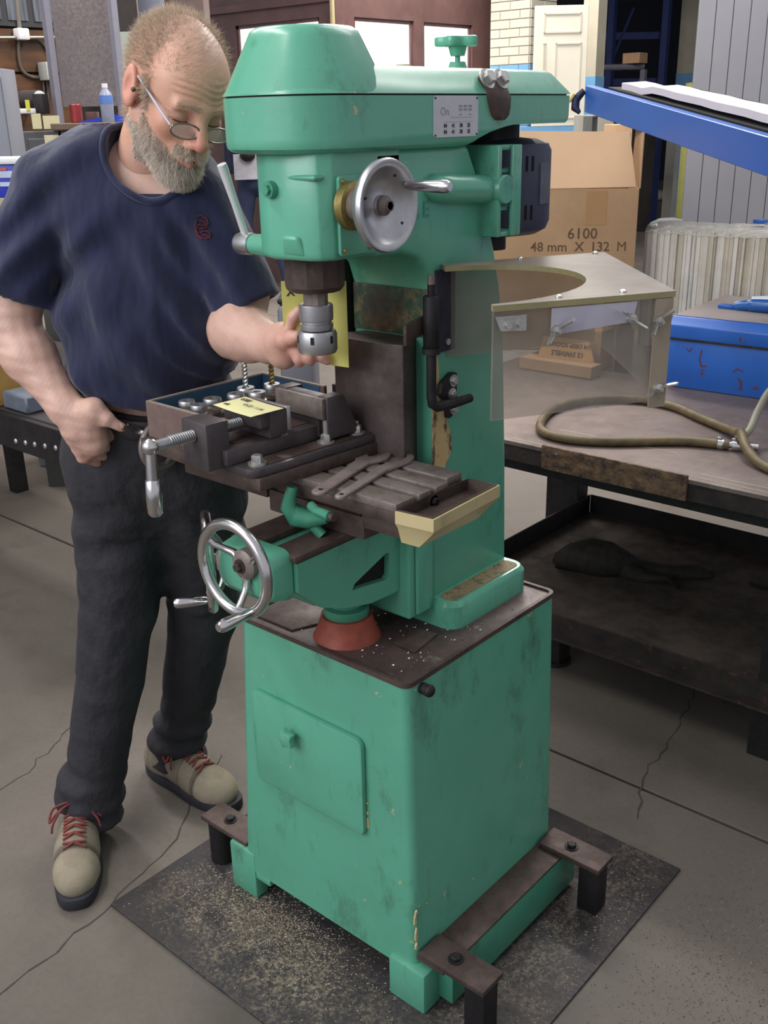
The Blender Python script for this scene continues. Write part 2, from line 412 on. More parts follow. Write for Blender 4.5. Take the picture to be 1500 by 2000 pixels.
# door with knob
b = MB(); b.prism([(p[0], p[1]) for p in rrect(-.391, .337, -.108, .540, .016)], -.0135, -.0025, axis='y', bev=.002)
door = b.build('cabinet_door', M_green, mill)
b = MB(); b.cyl((-.276, -.0135, .487), (-.276, -.026, .487), .007, seg=14)
b.prism([(-.276 + (.022 if k % 2 else .014) * math.cos(k * PI / 5), .487 + (.022 if k % 2 else .014) * math.sin(k * PI / 5)) for k in range(10)], -.026, -.040, axis='y', bev=.003)
b.build('door_knob', M_green, door)
b = MB(); b.cyl((-.012, .037, .662), (.004, .037, .662), .010, seg=16); b.sphere((.005, .037, .662), .011, (.8, 1, 1)); b.build('drain_plug', M_black, mill)
# levelling brackets
def leveller(x0, x1, y0, y1, tx, ty, round_=False):
    b = MB(); b.box((x0, y0, .1195), (x1, y1, .131), .0015); p = b.build('levelling_bracket', M_brown, mill)
    b = MB()
    if round_: b.cyl((tx, ty, .006), (tx, ty, .1195), .026, seg=24)
    else: b.box((tx - .022, ty - .022, .006), (tx + .022, ty + .022, .1195), .003)
    b.build('leg', M_black, p)
    b = MB(); b.hexbolt(((x0 + x1) / 2 + (-.01), (y0 + y1) / 2, .131), (0, 0, 1), .010, .009); b.build('bolt', M_black, p)
    return p
leveller(.005, .150, .0, .062, .122, .034)
leveller(.01, .150, .395, .457, .122, .427)
leveller(-.61, -.462, .002, .064, -.588, .036, True)
b = MB()
for (x_, z0, z1, w_) in ((.0, .135, .150, .004), (.0, .152, .185, .006), (-.002, .188, .215, .003), (.001, .218, .226, .004)): b.prism([(.0015, z0), (.0035, z0 + .3 * (z1 - z0)), (.0015, z1), (-.002, z1 - .3 * (z1 - z0)), (-.003, z0 + .2 * (z1 - z0))], -.001 + x_, .0024 + x_, axis='x')
o = b.build('paint_chip', M_cream, cab, 0); o['kind'] = 'stuff'
b = MB()
for z0, z1 in ((.352, .378), (.382, .392), (.405, .411)): b.prism([(-.108, z0), (-.1035, z0 + .002), (-.1045, z1), (-.108, z1 - .003)], -.0036, -.0024, axis='y')
o = b.build('paint_chip', M_cream, cab, 0); o['kind'] = 'stuff'
# column + head casting (profile in y,z)
prof = [(.210, .700), (.210, 1.285), (.198, 1.318), (.175, 1.340), (.135, 1.350), (.07, 1.352), (.07, 1.506), (.305, 1.506),
        (.348, 1.430), (.385, 1.335), (.406, 1.262), (.420, 1.18), (.436, .93), (.444, .700)]
b = MB(); b.prism(prof, -.302, -.122, axis='x', bev=.010, seg=3)
col = b.build('column', M_green, mill)
b = MB()
pl = [(-.122, -.018), (-.134, -.036), (-.150, -.044), (-.215, -.052), (-.252, -.040), (-.283, -.012), (-.302, .034), (-.302, .13), (-.122, .13)]
def sc_(poly, k, c=(CX, .06)): return [(c[0] + (p[0] - c[0]) * k, c[1] + (p[1] - c[1]) * k) for p in poly]
b.loft([zr(sc_(pl, .955), 1.356), zr(sc_(pl, .99), 1.360), zr(pl, 1.368), zr(pl, 1.506)], bev=.002)
head = b.build('head_casting', M_green, mill)
b = MB()   # cast boss and rib on front of head
b.hexa([(-.20, -.049, 1.362), (-.155, -.046, 1.362), (-.155, .0, 1.362), (-.2, .0, 1.362)], [(-.192, -.058, 1.392), (-.163, -.055, 1.392), (-.163, .0, 1.392), (-.192, .0, 1.392)], .006, 3)
b.build('cast_boss', M_green, head)
b = MB(); b.box((-.19, -.048, 1.468), (-.128, .0, 1.476), .004, 3); b.build('cast_rib', M_green, head)
b = MB(); b.cyl((-.212, -.045, 1.455), (-.212, -.060, 1.455), .014, .0115, seg=22); b.cyl((-.212, -.06, 1.455), (-.212, -.065, 1.455), .008, .007, seg=6)
b.build('locking_screw', M_green_dk, head)
b = MB(); b.prism(rrect(-.012, 1.362, .060, 1.474, .006), -.122, -.1155, axis='x', bev=.0015); sp = b.build('feed_plate', M_green, head)
for (yy, zz) in ((-.004, 1.466), (.052, 1.466), (-.004, 1.370), (.052, 1.370)):
    b = MB(); b.cyl((-.1155, yy, zz), (-.112, yy, zz), .0035, seg=12); b.build('screw', M_brass, sp)
b = MB()
for ch, y0 in (('C', .148), ('E', .183)): text_mb(b, ch, (-.1218, y0, 1.402), (0, 1, 0), (0, 0, 1), .034, .0012, bold=.0004)
b.build('cast_lettering', M_green_dk, col)
# worn, grimy front of column above ways
M = N('scraped_column_paint')
n1 = M.noise(26, 7, .75); n2 = M.noise(9, 6, .7, None, 5)
cc = M.ramp(n1, [(.36, srgb(46, 40, 34)), (.5, srgb(58, 92, 70)), (.58, srgb(128, 104, 70)), (.66, srgb(62, 46, 40))])
M.set(M.mix(M.ramp(n2, [(.45, BW(0)), (.6, BW(.8))]), cc, srgb(56, 42, 36)), .6)
b = MB(); b.box((-.296, .2070, 1.205), (-.128, .2095, 1.284), .001); b.build('scraped_face', M.m, col)
# column foot flange
b = MB(); b.loft([zr(rrect(-.365, .200, -.066, .444, .03), .679), zr(rrect(-.365, .200, -.066, .444, .03), .722), zr(rrect(-.358, .207, -.073, .437, .025), .731)])
fl = b.build('column_foot', M_green, mill)
Mw = N('worn_flange_top'); nn = Mw.noise(30, 6, .75)
Mw.set(Mw.ramp(nn, [(.38, srgb(64, 58, 46)), (.5, srgb(140, 122, 86)), (.62, srgb(96, 88, 66)), (.72, srgb(80, 130, 98))]), .7)
b = MB(); b.prism(rrect(-.115, .215, -.079, .425, .012), .7305, .7322); b.build('worn_patch', Mw.m, fl)
# chipped band beside ways
Mc = N('chipped_cream_patch'); nn = Mc.noise(34, 7, .8, (1, 1, .35))
cmix = Mc.ramp(nn, [(.40, srgb(62, 54, 44)), (.5, srgb(196, 170, 118)), (.63, srgb(186, 158, 104)), (.7, srgb(70, 132, 100))])
Mc.set(cmix, .7)
b = MB(); b.prism([(.206, .965), (.240, .97), (.262, 1.00), (.258, 1.03), (.246, 1.06), (.256, 1.08), (.246, 1.10), (.226, 1.13), (.222, 1.17), (.212, 1.185), (.206, 1.18)], -.1218, -.1208, axis='x')
b.build('chipped_patch', Mc.m, col)
# dovetail ways
b = MB(); b.prism([(-.293, .150), (-.254, .138), (-.176, .138), (-.137, .150), (-.137, .168), (-.158, .205), (-.158, .2105), (-.272, .2105), (-.272, .205), (-.293, .168)], .745, 1.203, bev=.0015)
b.build('column_way', M_way, mill)
# knee
kp = [(-.112, .905), (-.112, .852), (-.085, .828), (-.06, .806), (0, .782), (.06, .768), (.12, .765), (.136, .765), (.136, .905)]
b = MB(); b.prism(kp, -.290, -.153, axis='x', bev=.007, seg=3); knee = b.build('knee', M_green, mill)
# near wall of the knee casting with its triangular window (outline bridged to the opening)
hole_ = [(.012, .812), (.100, .800), (.108, .806), (.110, .846), (.102, .850), (.020, .822)]
kk = [(-.110, .903), (-.110, .853), (-.084, .830), (-.06, .808), (0, .784), (.06, .770), (.12, .767), (.135, .767), (.135, .903)]
kb = bmesh.new()
def loopv(P, x): return [kb.verts.new((x, p[0], p[1])) for p in P]
o1, o0 = loopv(kk, -.140), loopv(kk, -.153); h1, h0 = loopv(hole_, -.140), loopv(hole_, -.153)
for O, Hh in ((o1, h1), (o0, h0)):
    es = [kb.edges.new((L_[i], L_[(i + 1) % len(L_)])) for L_ in (O, Hh) for i in range(len(L_))]
    bmesh.ops.triangle_fill(kb, use_beauty=True, use_dissolve=False, edges=es)
for A_, B_ in ((o1, o0), (h1, h0)):
    for i in range(len(A_)): kb.faces.new((A_[i], A_[(i + 1) % len(A_)], B_[(i + 1) % len(A_)], B_[i]))
bmesh.ops.recalc_face_normals(kb, faces=kb.faces); b = MB(); b.bm.free(); b.bm = kb; b.build('knee_side_wall', M_green, knee, 20)
b = MB(); b.box((-.1528, .005, .795), (-.1518, .115, .855)); b.build('knee_window', M_dark, knee, 0)  # black plate added as the shaded depth behind the opening
b = MB(); b.prism([(.136, .712), (.136, .905), (.206, .925), (.206, .712)], -.305, -.118, axis='x', bev=.006, seg=3); b.build('knee_slide', M_green, mill)
b = MB(); b.box((-.117, .150, .720), (-.110, .185, .90), .003); b.build('gib_strip', M_green, mill)
b = MB(); b.loft([[(x, -.112, z) for x, z in rrect(-.285, .835, -.148, .925, .02)], [(x, -.150, z) for x, z in rrect(-.280, .842, -.153, .922, .022)], [(x, -.160, z) for x, z in rrect(-.268, .855, -.163, .912, .02)]], bev=.002)
b.build('screw_housing', M_green, mill)
for xa, xb in ((-.287, -.228), (-.196, -.137)):
    b = MB(); b.box((xa, -.116, .9055), (xb, .134, .917), .002); b.build('knee_way', M_brown, mill)
# pedestal and elevating screw
b = MB(); b.lathe([(.062, .679), (.056, .690), (.048, .712), (.046, .722)], (CX, .075, 0)); ped = b.build('screw_pedestal', M_redpaint, mill)
b = MB(); b.lathe([(.040, .722), (.042, .728), (.040, .738), (.030, .741), (.030, .75), (.034, .752), (.034, .772)], (CX, .075, 0)); b.build('collar', M_green_dk, ped)
# saddle, table
b = MB(); b.box((-.318, .0, .9175), (-.098, .128, .957), .003); b.box((-.30, .006, .957), (-.11, .122, .966)); b.build('saddle', M_brown, mill)
b = MB(); b.box((-.555, .006, .9665), (-.004, .122, .9775), .0015); b.box((-.54, -.004, .9415), (-.318, .128, .966), .002) ; b.box((-.098, -.004, .9415), (-.004, .128, .966), .002)
b.box((-.555, -.030, .9775), (-.004, .150, .9965), .0015)
table = b.build('table', M_brown, mill)
for ya, yb in ((-.030, .0130), (.0255, .0550), (.0675, .0990), (.1115, .150)):
    b = MB(); b.box((-.555, ya, .9965), (-.004 - (.012 if ya > .1 else 0), yb, 1.010), .0012); b.build('slot_strip', M_steel, table)
po = [(-.003, -.034), (.064, -.026), (.054, .158), (-.003, .154)]; pi2 = [(-.002, -.027), (.056, -.020), (.047, .150), (-.002, .147)]
mid_ = [(-.0025, -.0305), (.060, -.023), (.0505, .154), (-.0025, .1505)]; rim_ = MB(); ring_mb(rim_, mid_, pi2, .9812, 1.002); b = MB(); ring_mb(b, po, mid_, .9812, 1.0005)
b.loft([zr([(-.003, -.02), (.030, -.018), (.030, .13), (-.003, .13)], .946), zr([(-.003, -.028), (.056, -.022), (.048, .15), (-.003, .148)], .972), zr(po, .981)])
ct = b.build('coolant_tray', M_cream, table); rim_.build('tray_lip', M_brown, ct)
b = MB(); b.prism(pi2, .981, .984); b.build('tray_floor', M_brown, ct)
b = MB(); b.hexbolt((-.004, .06, .989), (1, 0, 0), .007, .008); b.build('bolt', M_black, table)
# table crank wheel at far left end
def spoke_wheel(name, c, axis, R, tr, hub_r, mat, spokes=3, dish=.022, rot=0.0, parent=mill):
    c = Vector(c); a = Vector(axis).normalized(); q = a.to_track_quat('Z', 'Y').to_matrix()
    b = MB(); b.torus(c, a, R, tr, 56, 12); o = b.build(name, mat, parent, 60)
    for k in range(spokes):
        t = rot + 2 * PI * k / spokes
        f = lambda r, h, dt=0.0: c + q @ Vector((r * math.cos(t + dt), r * math.sin(t + dt), h))
        b = MB(); b.tube([f(R, 0), f(R * .8, -dish * .25, .08), f(R * .6, -dish * .7, .1), f(R * .4, -dish, .06), f(hub_r * .7, -dish)], [tr * .7, tr * .62, tr * .62, tr * .72, tr * .9], 8)
        b.build('spoke', mat, o, 60)
    b = MB(); b.lathe([(hub_r, -dish - .012), (hub_r, -dish + .004), (hub_r * .62, -dish + .010), (hub_r * .5, -dish + .010)], c, a, 28); b.build('hub', M_steel, o)
    b = MB(); b.hexbolt(c + a * (-dish + .010), a, hub_r * .32, .010); b.build('nut', M_brown, o)
    return o, q
def grip(parent, p, axis, L, r, mat=None):
    p = Vector(p); a = Vector(axis).normalized()
    b = MB(); b.lathe([(r * .6, 0), (r * .6, L * .08), (r * .72, L * .1), (r * .95, L * .5), (r * 1.06, L * .82), (r * 1.0, L * .93), (r * .7, L)], p, a, 20)
    return b.build('handle', mat or M_chrome, parent, 50)
w1, _ = spoke_wheel('cross_feed_wheel', (-.198, -.188, .907), (0, -1, 0), .073, .0092, .025, M_chrome, rot=.5)
grip(w1, (-.156, -.190, .849), (0, -1, 0), .072, .0095)
b = MB(); b.cyl((-.196, -.155, .902), (-.196, -.166, .902), .020, .017, seg=24); b.build('dial', M_steel, w1)
ax2 = Vector((-.618, -.786, 0)); c2 = Vector((-.357, -.110, .848))
w2, _ = spoke_wheel('elevating_wheel', c2, ax2, .080, .009, .022, M_chrome, rot=1.2)
grip(w2, c2 + Vector((0, 0, -.072)) + ax2 * .006, ax2, .060, .009)
b = MB(); b.cyl(c2 - ax2 * .02, c2 - ax2 * .10 + Vector((.0, .0, 0)), .012, seg=18); b.build('shaft', M_green_dk, w2)
w3, _ = spoke_wheel('table_feed_wheel', (-.603, -.006, .983), (-1, 0, 0), .042, .0075, .018, M_steel, rot=.2)
b = MB(); b.cyl((-.555, .01, .985), (-.59, -.004, .983), .014, seg=16); b.build('shaft', M_green_dk, w3)
grip(w3, (-.606, -.034, 1.012), (-1, 0, 0), .035, .0065)
# green locking levers under table front
b = MB()
b.tube([(-.205, -.05, 1.0), (-.207, -.054, .985), (-.214, -.052, .965), (-.206, -.044, .948), (-.185, -.035, .944), (-.16, -.02, .948)], [.009, .0105, .014, .019, .016, .010], 12)
b.tube([(-.168, -.046, .975), (-.15, -.052, .972), (-.118, -.055, .972)], [.008, .0075, .0085], 12)
b.tube([(-.185, -.035, .944), (-.178, -.03, .93), (-.165, -.026, .918)], [.012, .009, .009], 10)
lk = b.build('saddle_lock_lever', M_green_dk, mill, 60)
b = MB(); b.cyl((-.118, -.055, .972), (-.108, -.056, .972), .0065, seg=14); b.build('lever_tip', M_brown, lk)
# quill and spindle
b = MB(); b.lathe([(.040, 1.300), (.047, 1.308), (.048, 1.318), (.048, 1.357)], (CX, .032, 0), seg=12); quill = b.build('quill_collar', M_brown, mill, 25)
b = MB(); b.lathe([(.0195, 1.274), (.0195, 1.302)], (CX, .032, 0), seg=10); b.build('spindle_nose', M_steel, mill, 20)
b = MB()
b.lathe([(.0165, 1.236), (.0255, 1.240), (.0262, 1.245), (.0262, 1.249), (.0235, 1.250), (.0235, 1.253), (.0262, 1.254), (.0268, 1.258), (.0268, 1.277), (.0255, 1.279), (.02, 1.2795)], (CX, .032, 0), seg=40)
chuck = b.build('collet_chuck', M_satin, mill, 30)
b = MB(); b.lathe([(.022, 1.201), (.0295, 1.203), (.0315, 1.207), (.0315, 1.233), (.0290, 1.238), (.024, 1.238)], (CX, .032, 0), seg=44); nut = b.build('collet_nut', M_satin, chuck, 30)
for k in range(6):
    a = k * PI / 3 - 1.05
    b = MB(MT := Matrix.Translation((CX, .032, 0)) @ Matrix.Rotation(a, 4, 'Z')); b.box((.0300, -.003, 1.220), (.0322, .003, 1.232), .0006, 1); b.build('wrench_slot', M_black, nut)
# quill feed lever
M_rod = steel('bright_steel_rod', (.9, .89, .9, 1), (.75, .74, .75, 1), .3, .45, 10, .02)
b = MB(); b.cyl((-.285, .030, 1.362), (-.348, .030, 1.362), .020, .016, seg=22); b.build('lever_boss', M_green, mill)
b = MB(); b.lathe([(.012, 0), (.0175, .002), (.0178, .010), (.0178, .030), (.016, .036), (.010, .038)], (-.347, .030, 1.362), (-1, 0, 0), 28); hb = b.build('quill_feed_lever', M_satin, mill)
b = MB(); b.tube([(-.366, .030, 1.374), (-.366, .012, 1.425), (-.366, -.007, 1.479), (-.366, -.010, 1.486)], [.0060, .0058, .0080, .0076], 14); b.build('lever_rod', M_rod, hb)
# fine feed wheel (dished disc)
fc = Vector((-.030, -.016, 1.437))
b = MB(); b.lathe([(.012, -.016), (.03, -.018), (.052, -.010), (.0605, .000), (.0625, .007), (.0605, .012), (.0545, .0125), (.050, .008), (.036, -.003), (.020, -.008), (.014, -.006), (.014, .0)], fc, (1, 0, 0), 56)
fw = b.build('fine_feed_wheel', M_satin, mill, 50)
b = MB(); b.lathe([(.0135, -.006), (.0135, .004), (.010, .008), (.0075, .010), (.0075, .013)], fc, (1, 0, 0), 24); b.build('hub', M_steel, fw)
b = MB(); b.cyl(fc + V(.004, 0, 0), fc + V(.013, 0, 0), .006, seg=6); b.build('nut', M_brown, fw)
grip(fw, fc + V(.008, .040, .024), (1, 0.04, 0), .074, .0085)
for (dy, dz) in ((.022, .038), (.036, -.026), (-.04, .012)):
    b = MB(); b.cyl(fc + V(.002, dy, dz), fc + V(.0045, dy, dz), .002, seg=10); b.build('rivet', M_black, fw)
b = MB(); b.lathe([(.034, 0), (.034, .014), (.028, .017)], (-.1155, .010, 1.432), (1, 0, 0), 40); b.build('brass_dial', M_brass, mill)
b = MB(); b.cyl((-.1, .008, 1.433), (-.046, -.013, 1.437), .024, .020, seg=28); b.build('feed_shaft', M_steel, mill)
# belt guard
def plan(w, yend, r_end, inset=0.0, n=26):
    pts = []; cy = .032
    for i in range(n + 1):
        a = PI + PI * i / n
        c_, s_ = math.cos(a), math.sin(a); e = 2 / 2.5
        pts.append((CX + (w - inset) * abs(c_) ** e * (1 if c_ > 0 else -1), cy - (w - inset) * abs(s_) ** e * 1.0))
    rr = r_end
    for i in range(7):
        a = PI / 2 * i / 6; pts.append((CX + (w - inset) - rr + rr * math.cos(a), yend - inset - rr + rr * math.sin(a)))
    for i in range(7):
        a = PI / 2 + PI / 2 * i / 6; pts.append((CX - (w - inset) + rr + rr * math.cos(a), yend - inset - rr + rr * math.sin(a)))
    return pts
GW = .113
b = MB()
b.loft([zr(plan(GW, .300, .02, .016), 1.5035), zr(plan(GW, .303, .02, .007), 1.5055), zr(plan(GW, .308, .02, .0015), 1.510), zr(plan(GW, .318, .02), 1.515), zr(plan(GW, .350, .02), 1.5235), zr(plan(GW, .395, .02), 1.531), zr(plan(GW, .420, .02), 1.5335),
        zr(plan(GW, .580, .022), 1.5338), zr(plan(GW, .588, .022), 1.538), zr(plan(GW, .591, .022), 1.545), zr(plan(GW, .592, .022), 1.5785)])
guard = b.build('belt_guard', M_green, mill, 32)
b = MB(); b.loft([zr(plan(GW, .592, .022, .004), 1.5780), zr(plan(GW, .592, .022, .004), 1.5815)]); b.build('guard_seam', M_black, guard)
b = MB()
b.loft([zr(plan(GW, .592, .022, -.001), 1.5810), zr(plan(GW, .592, .022, .001), 1.5845), zr(plan(GW, .585, .022, .022), 1.615), zr(plan(GW, .582, .022, .030), 1.6195)])
lid = b.build('guard_lid', M_green, mill, 50)
def se(r, n=56, e=2.35, cy=.032): return [(CX + r * abs(math.cos(2 * PI * i / n)) ** (2 / e) * math.copysign(1, math.cos(2 * PI * i / n)), cy + r * abs(math.sin(2 * PI * i / n)) ** (2 / e) * math.copysign(1, math.sin(2 * PI * i / n))) for i in range(n)]
b = MB(); b.loft([zr(se(.1135), 1.5825), zr(se(.1125), 1.586), zr(se(.0785), 1.656), zr(se(.074), 1.665), zr(se(.066), 1.6705), zr(se(.03), 1.672)]); b.build('pulley_dome', M_green, mill, 50)
# guard knob
b = MB(); b.cyl((CX, .397, 1.617), (CX, .397, 1.634), .019, .013, seg=22); b.build('knob_boss', M_green, mill)
b = MB(); b.cyl((CX, .397, 1.63), (CX, .397, 1.648), .0045, seg=12); b.lathe([(.012, 1.643), (.0155, 1.656), (.0155, 1.66)], (CX, .397, 0), seg=20)
star = []
for i in range(60):
    a = 2 * PI * i / 60; star.append((CX + (.033 + .006 * math.cos(5 * a)) * math.cos(a), .397 + (.033 + .006 * math.cos(5 * a)) * math.sin(a)))
b.prism(star, 1.658, 1.673, bev=.003); b.build('lid_knob', M_green, mill)
b = MB(); b.cyl((-.20, .235, 1.618), (-.20, .235, 1.626), .014, .012, seg=20); b.build('oil_cap', M_cream, lid)
# label plate
b = MB(); b.prism(rrect(.186, 1.5185, .300, 1.5775, .004), -.1020, -.1008, axis='x', bev=.0003, seg=1); lp = b.build('data_plate', M_plate, guard)
b = MB()
text_mb(b, 'On', (-.1006, .202, 1.550), (0, 1, 0), (0, 0, 1), .017, .0001)
for r_ in range(2):
    for q_ in range(3): b.box((-.1007, .249 + q_ * .0125, 1.5565 + r_ * .005), (-.1005, .2575 + q_ * .0125, 1.5595 + r_ * .005))
for q_ in (.250, .275): b.box((-.1007, q_, 1.550), (-.1005, q_ + .007, 1.5515))
b.box((-.1007, .228, 1.5465), (-.1005, .286, 1.5470)); b.box((-.1007, .212, 1.5405), (-.1005, .286, 1.5409))
b.build('plate_print', simple('faint_plate_ink', srgb(150, 148, 156), .8), lp)
b = MB()
for r_ in range(2):
    for q_, s_ in enumerate(('84', '41', '38', '35')): text_mb(b, s_, (-.1006, .211 + q_ * .020, 1.5325 - r_ * .009), (0, 1, 0), (0, 0, 1), .008, .0001, bold=.0003)
for (yy, zz) in ((.190, 1.5745), (.296, 1.5745), (.190, 1.5215), (.296, 1.5215)): b.cyl((-.1012, yy, zz), (-.1000, yy, zz), .0017, seg=8)
b.build('plate_figures', M_ink, lp)
# hinge strap
b = MB()
rows = []
for t, (y0, y1, z, xo) in enumerate(((.326, .372, 1.609, -.117), (.317, .385, 1.603, -.1125), (.318, .386, 1.590, -.105), (.324, .388, 1.575, -.0985), (.330, .387, 1.560, -.0985), (.337, .383, 1.548, -.0985), (.348, .372, 1.541, -.0990))):
    rows.append([(xo - .004, y0, z), (xo + .004, y0 + .006, z), (xo + .006, (y0 + y1) / 2, z), (xo + .004, y1 - .006, z), (xo - .004, y1, z)])
b.loft(rows); st = b.build('leather_strap', M_brown, mill, 60)
for yy in (.333, .371):
    b = MB(); b.hexbolt((-.1085, yy, 1.603), (1, 0, .5), .0115, .012); b.build('bolt', M_zinc, st)
# motor
b = MB(); b.lathe([(.03, 1.338), (.065, 1.343), (.082, 1.352), (.088, 1.366), (.088, 1.488), (.082, 1.500), (.06, 1.508), (.03, 1.511)], (-.205, .522, 0), seg=44)
mot = b.build('motor', M_motor, mill, 35)
b = MB(); b.cyl((-.215, .50, 1.315), (-.215, .50, 1.34), .03, seg=24); b.build('shaft_end', M_black, mot); b = MB(); b.cyl((-.215, .50, 1.505), (-.215, .50, 1.535), .05, seg=24); b.build('pulley', M_black, mot)
for k, az in enumerate((-.46, -.32, -.62)):
    for z0 in (1.372, 1.455):
        if k == 2: continue
        b = MB(Matrix.Translation((-.205, .522, 0)) @ Matrix.Rotation(az, 4, 'Z')); b.prism(rrect(-.0022, z0, .0022, z0 + .026, .002), .0865, .0888, axis='x'); b.build('vent_slot', M_dark, mot)
b = MB(Matrix.Translation((-.205, .522, 0)) @ Matrix.Rotation(.08, 4, 'Z')); b.prism(rrect(-.018, 1.398, .018, 1.468, .002), .084, .0887, axis='x'); b.build('rating_plate', steel('dull_rating_plate', srgb(104, 106, 116), srgb(84, 86, 98), .5, .2), mot)
# motor pivot arm and bracket
b = MB(); b.tube([(-.124, .192, 1.445), (-.118, .205, 1.445), (-.115, .24, 1.441), (-.112, .352, 1.434)], [.010, .021, .0235, .0225], 18); b.lathe([(.0235, 0), (.0235, .045), (.022, .047)], (-.128, .357, 1.434), (1, 0, 0), 28)
b.build('motor_arm', M_green, mill, 50)
b = MB(); b.box((-.087, .372, 1.358), (-.080, .398, 1.503), .002); b.box((-.165, .340, 1.358), (-.087, .350, 1.503), .002); b.box((-.165, .350, 1.358), (-.087, .398, 1.366), .002); b.box((-.165, .350, 1.495), (-.087, .398, 1.503), .002)
br = b.build('motor_bracket', M_green, mill)
b = MB(); b.box((-.160, .350, 1.40), (-.09, .395, 1.406)); b.box((-.160, .350, 1.46), (-.09, .395, 1.466)); b.box((-.20, .35, 1.366), (-.165, .46, 1.495)); b.build('bracket_rib', M_green_dk, br)
# spindle stop rods
b = MB(); b.cyl((-.102, .180, 1.282), (-.102, .180, 1.314), .0062, seg=14); b.cyl((-.102, .180, 1.198), (-.102, .180, 1.282), .0135, seg=20, bev=.0015)
b.cyl((-.102, .180, 1.188), (-.102, .180, 1.198), .015, seg=20)
b.tube([(-.102, .180, 1.19), (-.102, .180, 1.115), (-.101, .182, 1.103), (-.098, .19, 1.097), (-.092, .22, 1.096), (-.090, .272, 1.096)], [.0085, .0085, .009, .009, .0085, .0075], 14)
rod = b.build('depth_stop_rod', M_black, mill, 45)
b = MB(); b.cyl((-.102, .18, 1.30), (-.102, .18, 1.3145), .0064, seg=14); b.build('rod_tip', M_steel, rod)
b = MB(); b.prism([(.130, 1.240), (.192, 1.252), (.192, 1.222), (.142, 1.213), (.140, 1.206), (.130, 1.207)], -.120, -.1135, axis='x', bev=.0008); b.build('stop_flag', M_brown, mill)
b = MB(); b.prism([(.222, 1.128), (.250, 1.141), (.262, 1.140), (.262, 1.070), (.240, 1.062), (.236, 1.09), (.216, 1.11)], -.122, -.110, axis='x', bev=.002); cp = b.build('rod_clamp', M_black, mill)
for yy, zz in ((.250, 1.128), (.246, 1.106), (.252, 1.078)):
    b = MB(); b.hexbolt((-.110, yy, zz), (1, 0, 0), .0072, .007); b.build('bolt', M_zinc, cp)
# way cover strip on the far side of column
b = MB(); b.box((-.316, .19, 1.085), (-.303, .26, 1.325), .002); wc = b.build('way_cover', M_black, mill)
b = MB(); b.box((-.34, .19, 1.085), (-.303, .205, 1.10), .001); b.build('cover_tab', M_black, wc)
# ---------------- chip guard on hinge plate (part of machine)
A = V(-.125, .236, 1.318); B = V(.022, .506, 1.320); C = V(.308, .192, 1.318); D = V(.172, -.040, 1.318)
Mg = N('scuffed_clear_plastic')
Mg.set(Mg.ramp(Mg.noise(9, 6, .7), [(.35, srgb(140, 130, 122)), (.7, srgb(172, 163, 154))]), .25, 0.0)
tr = Mg.n('ShaderNodeBsdfTransparent'); mx = Mg.n('ShaderNodeMixShader')
fac = Mg.ramp(Mg.noise(7, 6, .7, None, 2), [(.3, BW(.26)), (.75, BW(.40))])
Mg.l(fac, mx.inputs[0]); Mg.l(tr.outputs[0], mx.inputs[1]); Mg.l(Mg.b.outputs[0], mx.inputs[2]); tr.inputs[0].default_value = (.93, .93, .91, 1)
Mg.l(mx.outputs[0], Mg.t.nodes['Material Output'].inputs[0])
Mt = N('frosted_top_plastic')
Mt.set(Mt.ramp(Mt.noise(8, 6, .7), [(.35, srgb(138, 126, 114)), (.7, srgb(168, 156, 144))]), .3, 0.0)
tr = Mt.n('ShaderNodeBsdfTransparent'); mx = Mt.n('ShaderNodeMixShader'); mx.inputs[0].default_value = .84
Mt.l(tr.outputs[0], mx.inputs[1]); Mt.l(Mt.b.outputs[0], mx.inputs[2]); Mt.l(mx.outputs[0], Mt.t.nodes['Material Output'].inputs[0])
M_edge = simple('yellowed_plastic_edge', srgb(150, 140, 100), .35, 0, .1, 12)
# hinge plate
b = MB(); b.box((-.1215, .214, 1.180), (-.1165, .264, 1.316), .001); hp = b.build('guard_hinge_plate', steel('dark_blue_grey_plate', srgb(62, 62, 74), srgb(44, 44, 54), .55, .4), mill)
b = MB(); b.cyl((-.1165, .240, 1.196), (-.112, .240, 1.196), .0055, seg=14); b.build('screw', M_zinc, hp)
# top sheet outline with semi-elliptic cut out on the A-D side
e0 = A + (D - A) * .09; e1 = A + (D - A) * .97
pts = [A, B, C, D]
cc = (e0 + e1) / 2; nrm = (B - A).normalized(); hw = (e1 - e0) / 2
cutp = [cc + hw * math.cos(t) + ((B - A) * .62 * math.sin(t)) for t in [PI * k / 22 for k in range(23)]]
outline = [A, B, C, D] + cutp
b = MB(); b.prism([(p.x, p.y) for p in outline], 1.316, 1.324); top = b.build('guard_top', [Mt.m, M_edge], mill, 0)
for p_ in top.data.polygons:
    if abs(p_.normal.z) < .5: p_.material_index = 1
def vpanel(name, P, Q, zb0, zb1, zt, th=.005, mat=Mg.m, extra=None):
    d = (Q - P).normalized(); n_ = V(-d.y, d.x, 0) * th
    b = MB(); b.hexa([(P.x, P.y, zb0), (Q.x, Q.y, zb1), (Q.x + n_.x, Q.y + n_.y, zb1), (P.x + n_.x, P.y + n_.y, zb0)], [(P.x, P.y, zt), (Q.x, Q.y, zt), (Q.x + n_.x, Q.y + n_.y, zt), (P.x + n_.x, P.y + n_.y, zt)])
    return b.build(name, mat, mill, 0)
D2 = D + (C - D) * .01 + (A - D) * .02; C2 = C + (D - C) * .03 + (B - C) * .02
fp = vpanel('guard_front_panel', D2, C2, 1.170, 1.172, 1.3155)
B2 = B + (C - B) * .04
sp_ = vpanel('guard_side_panel', C + (B - C) * .02 + (D - C) * .005, C + (B - C) * .9, 1.168, 1.168, 1.3155)
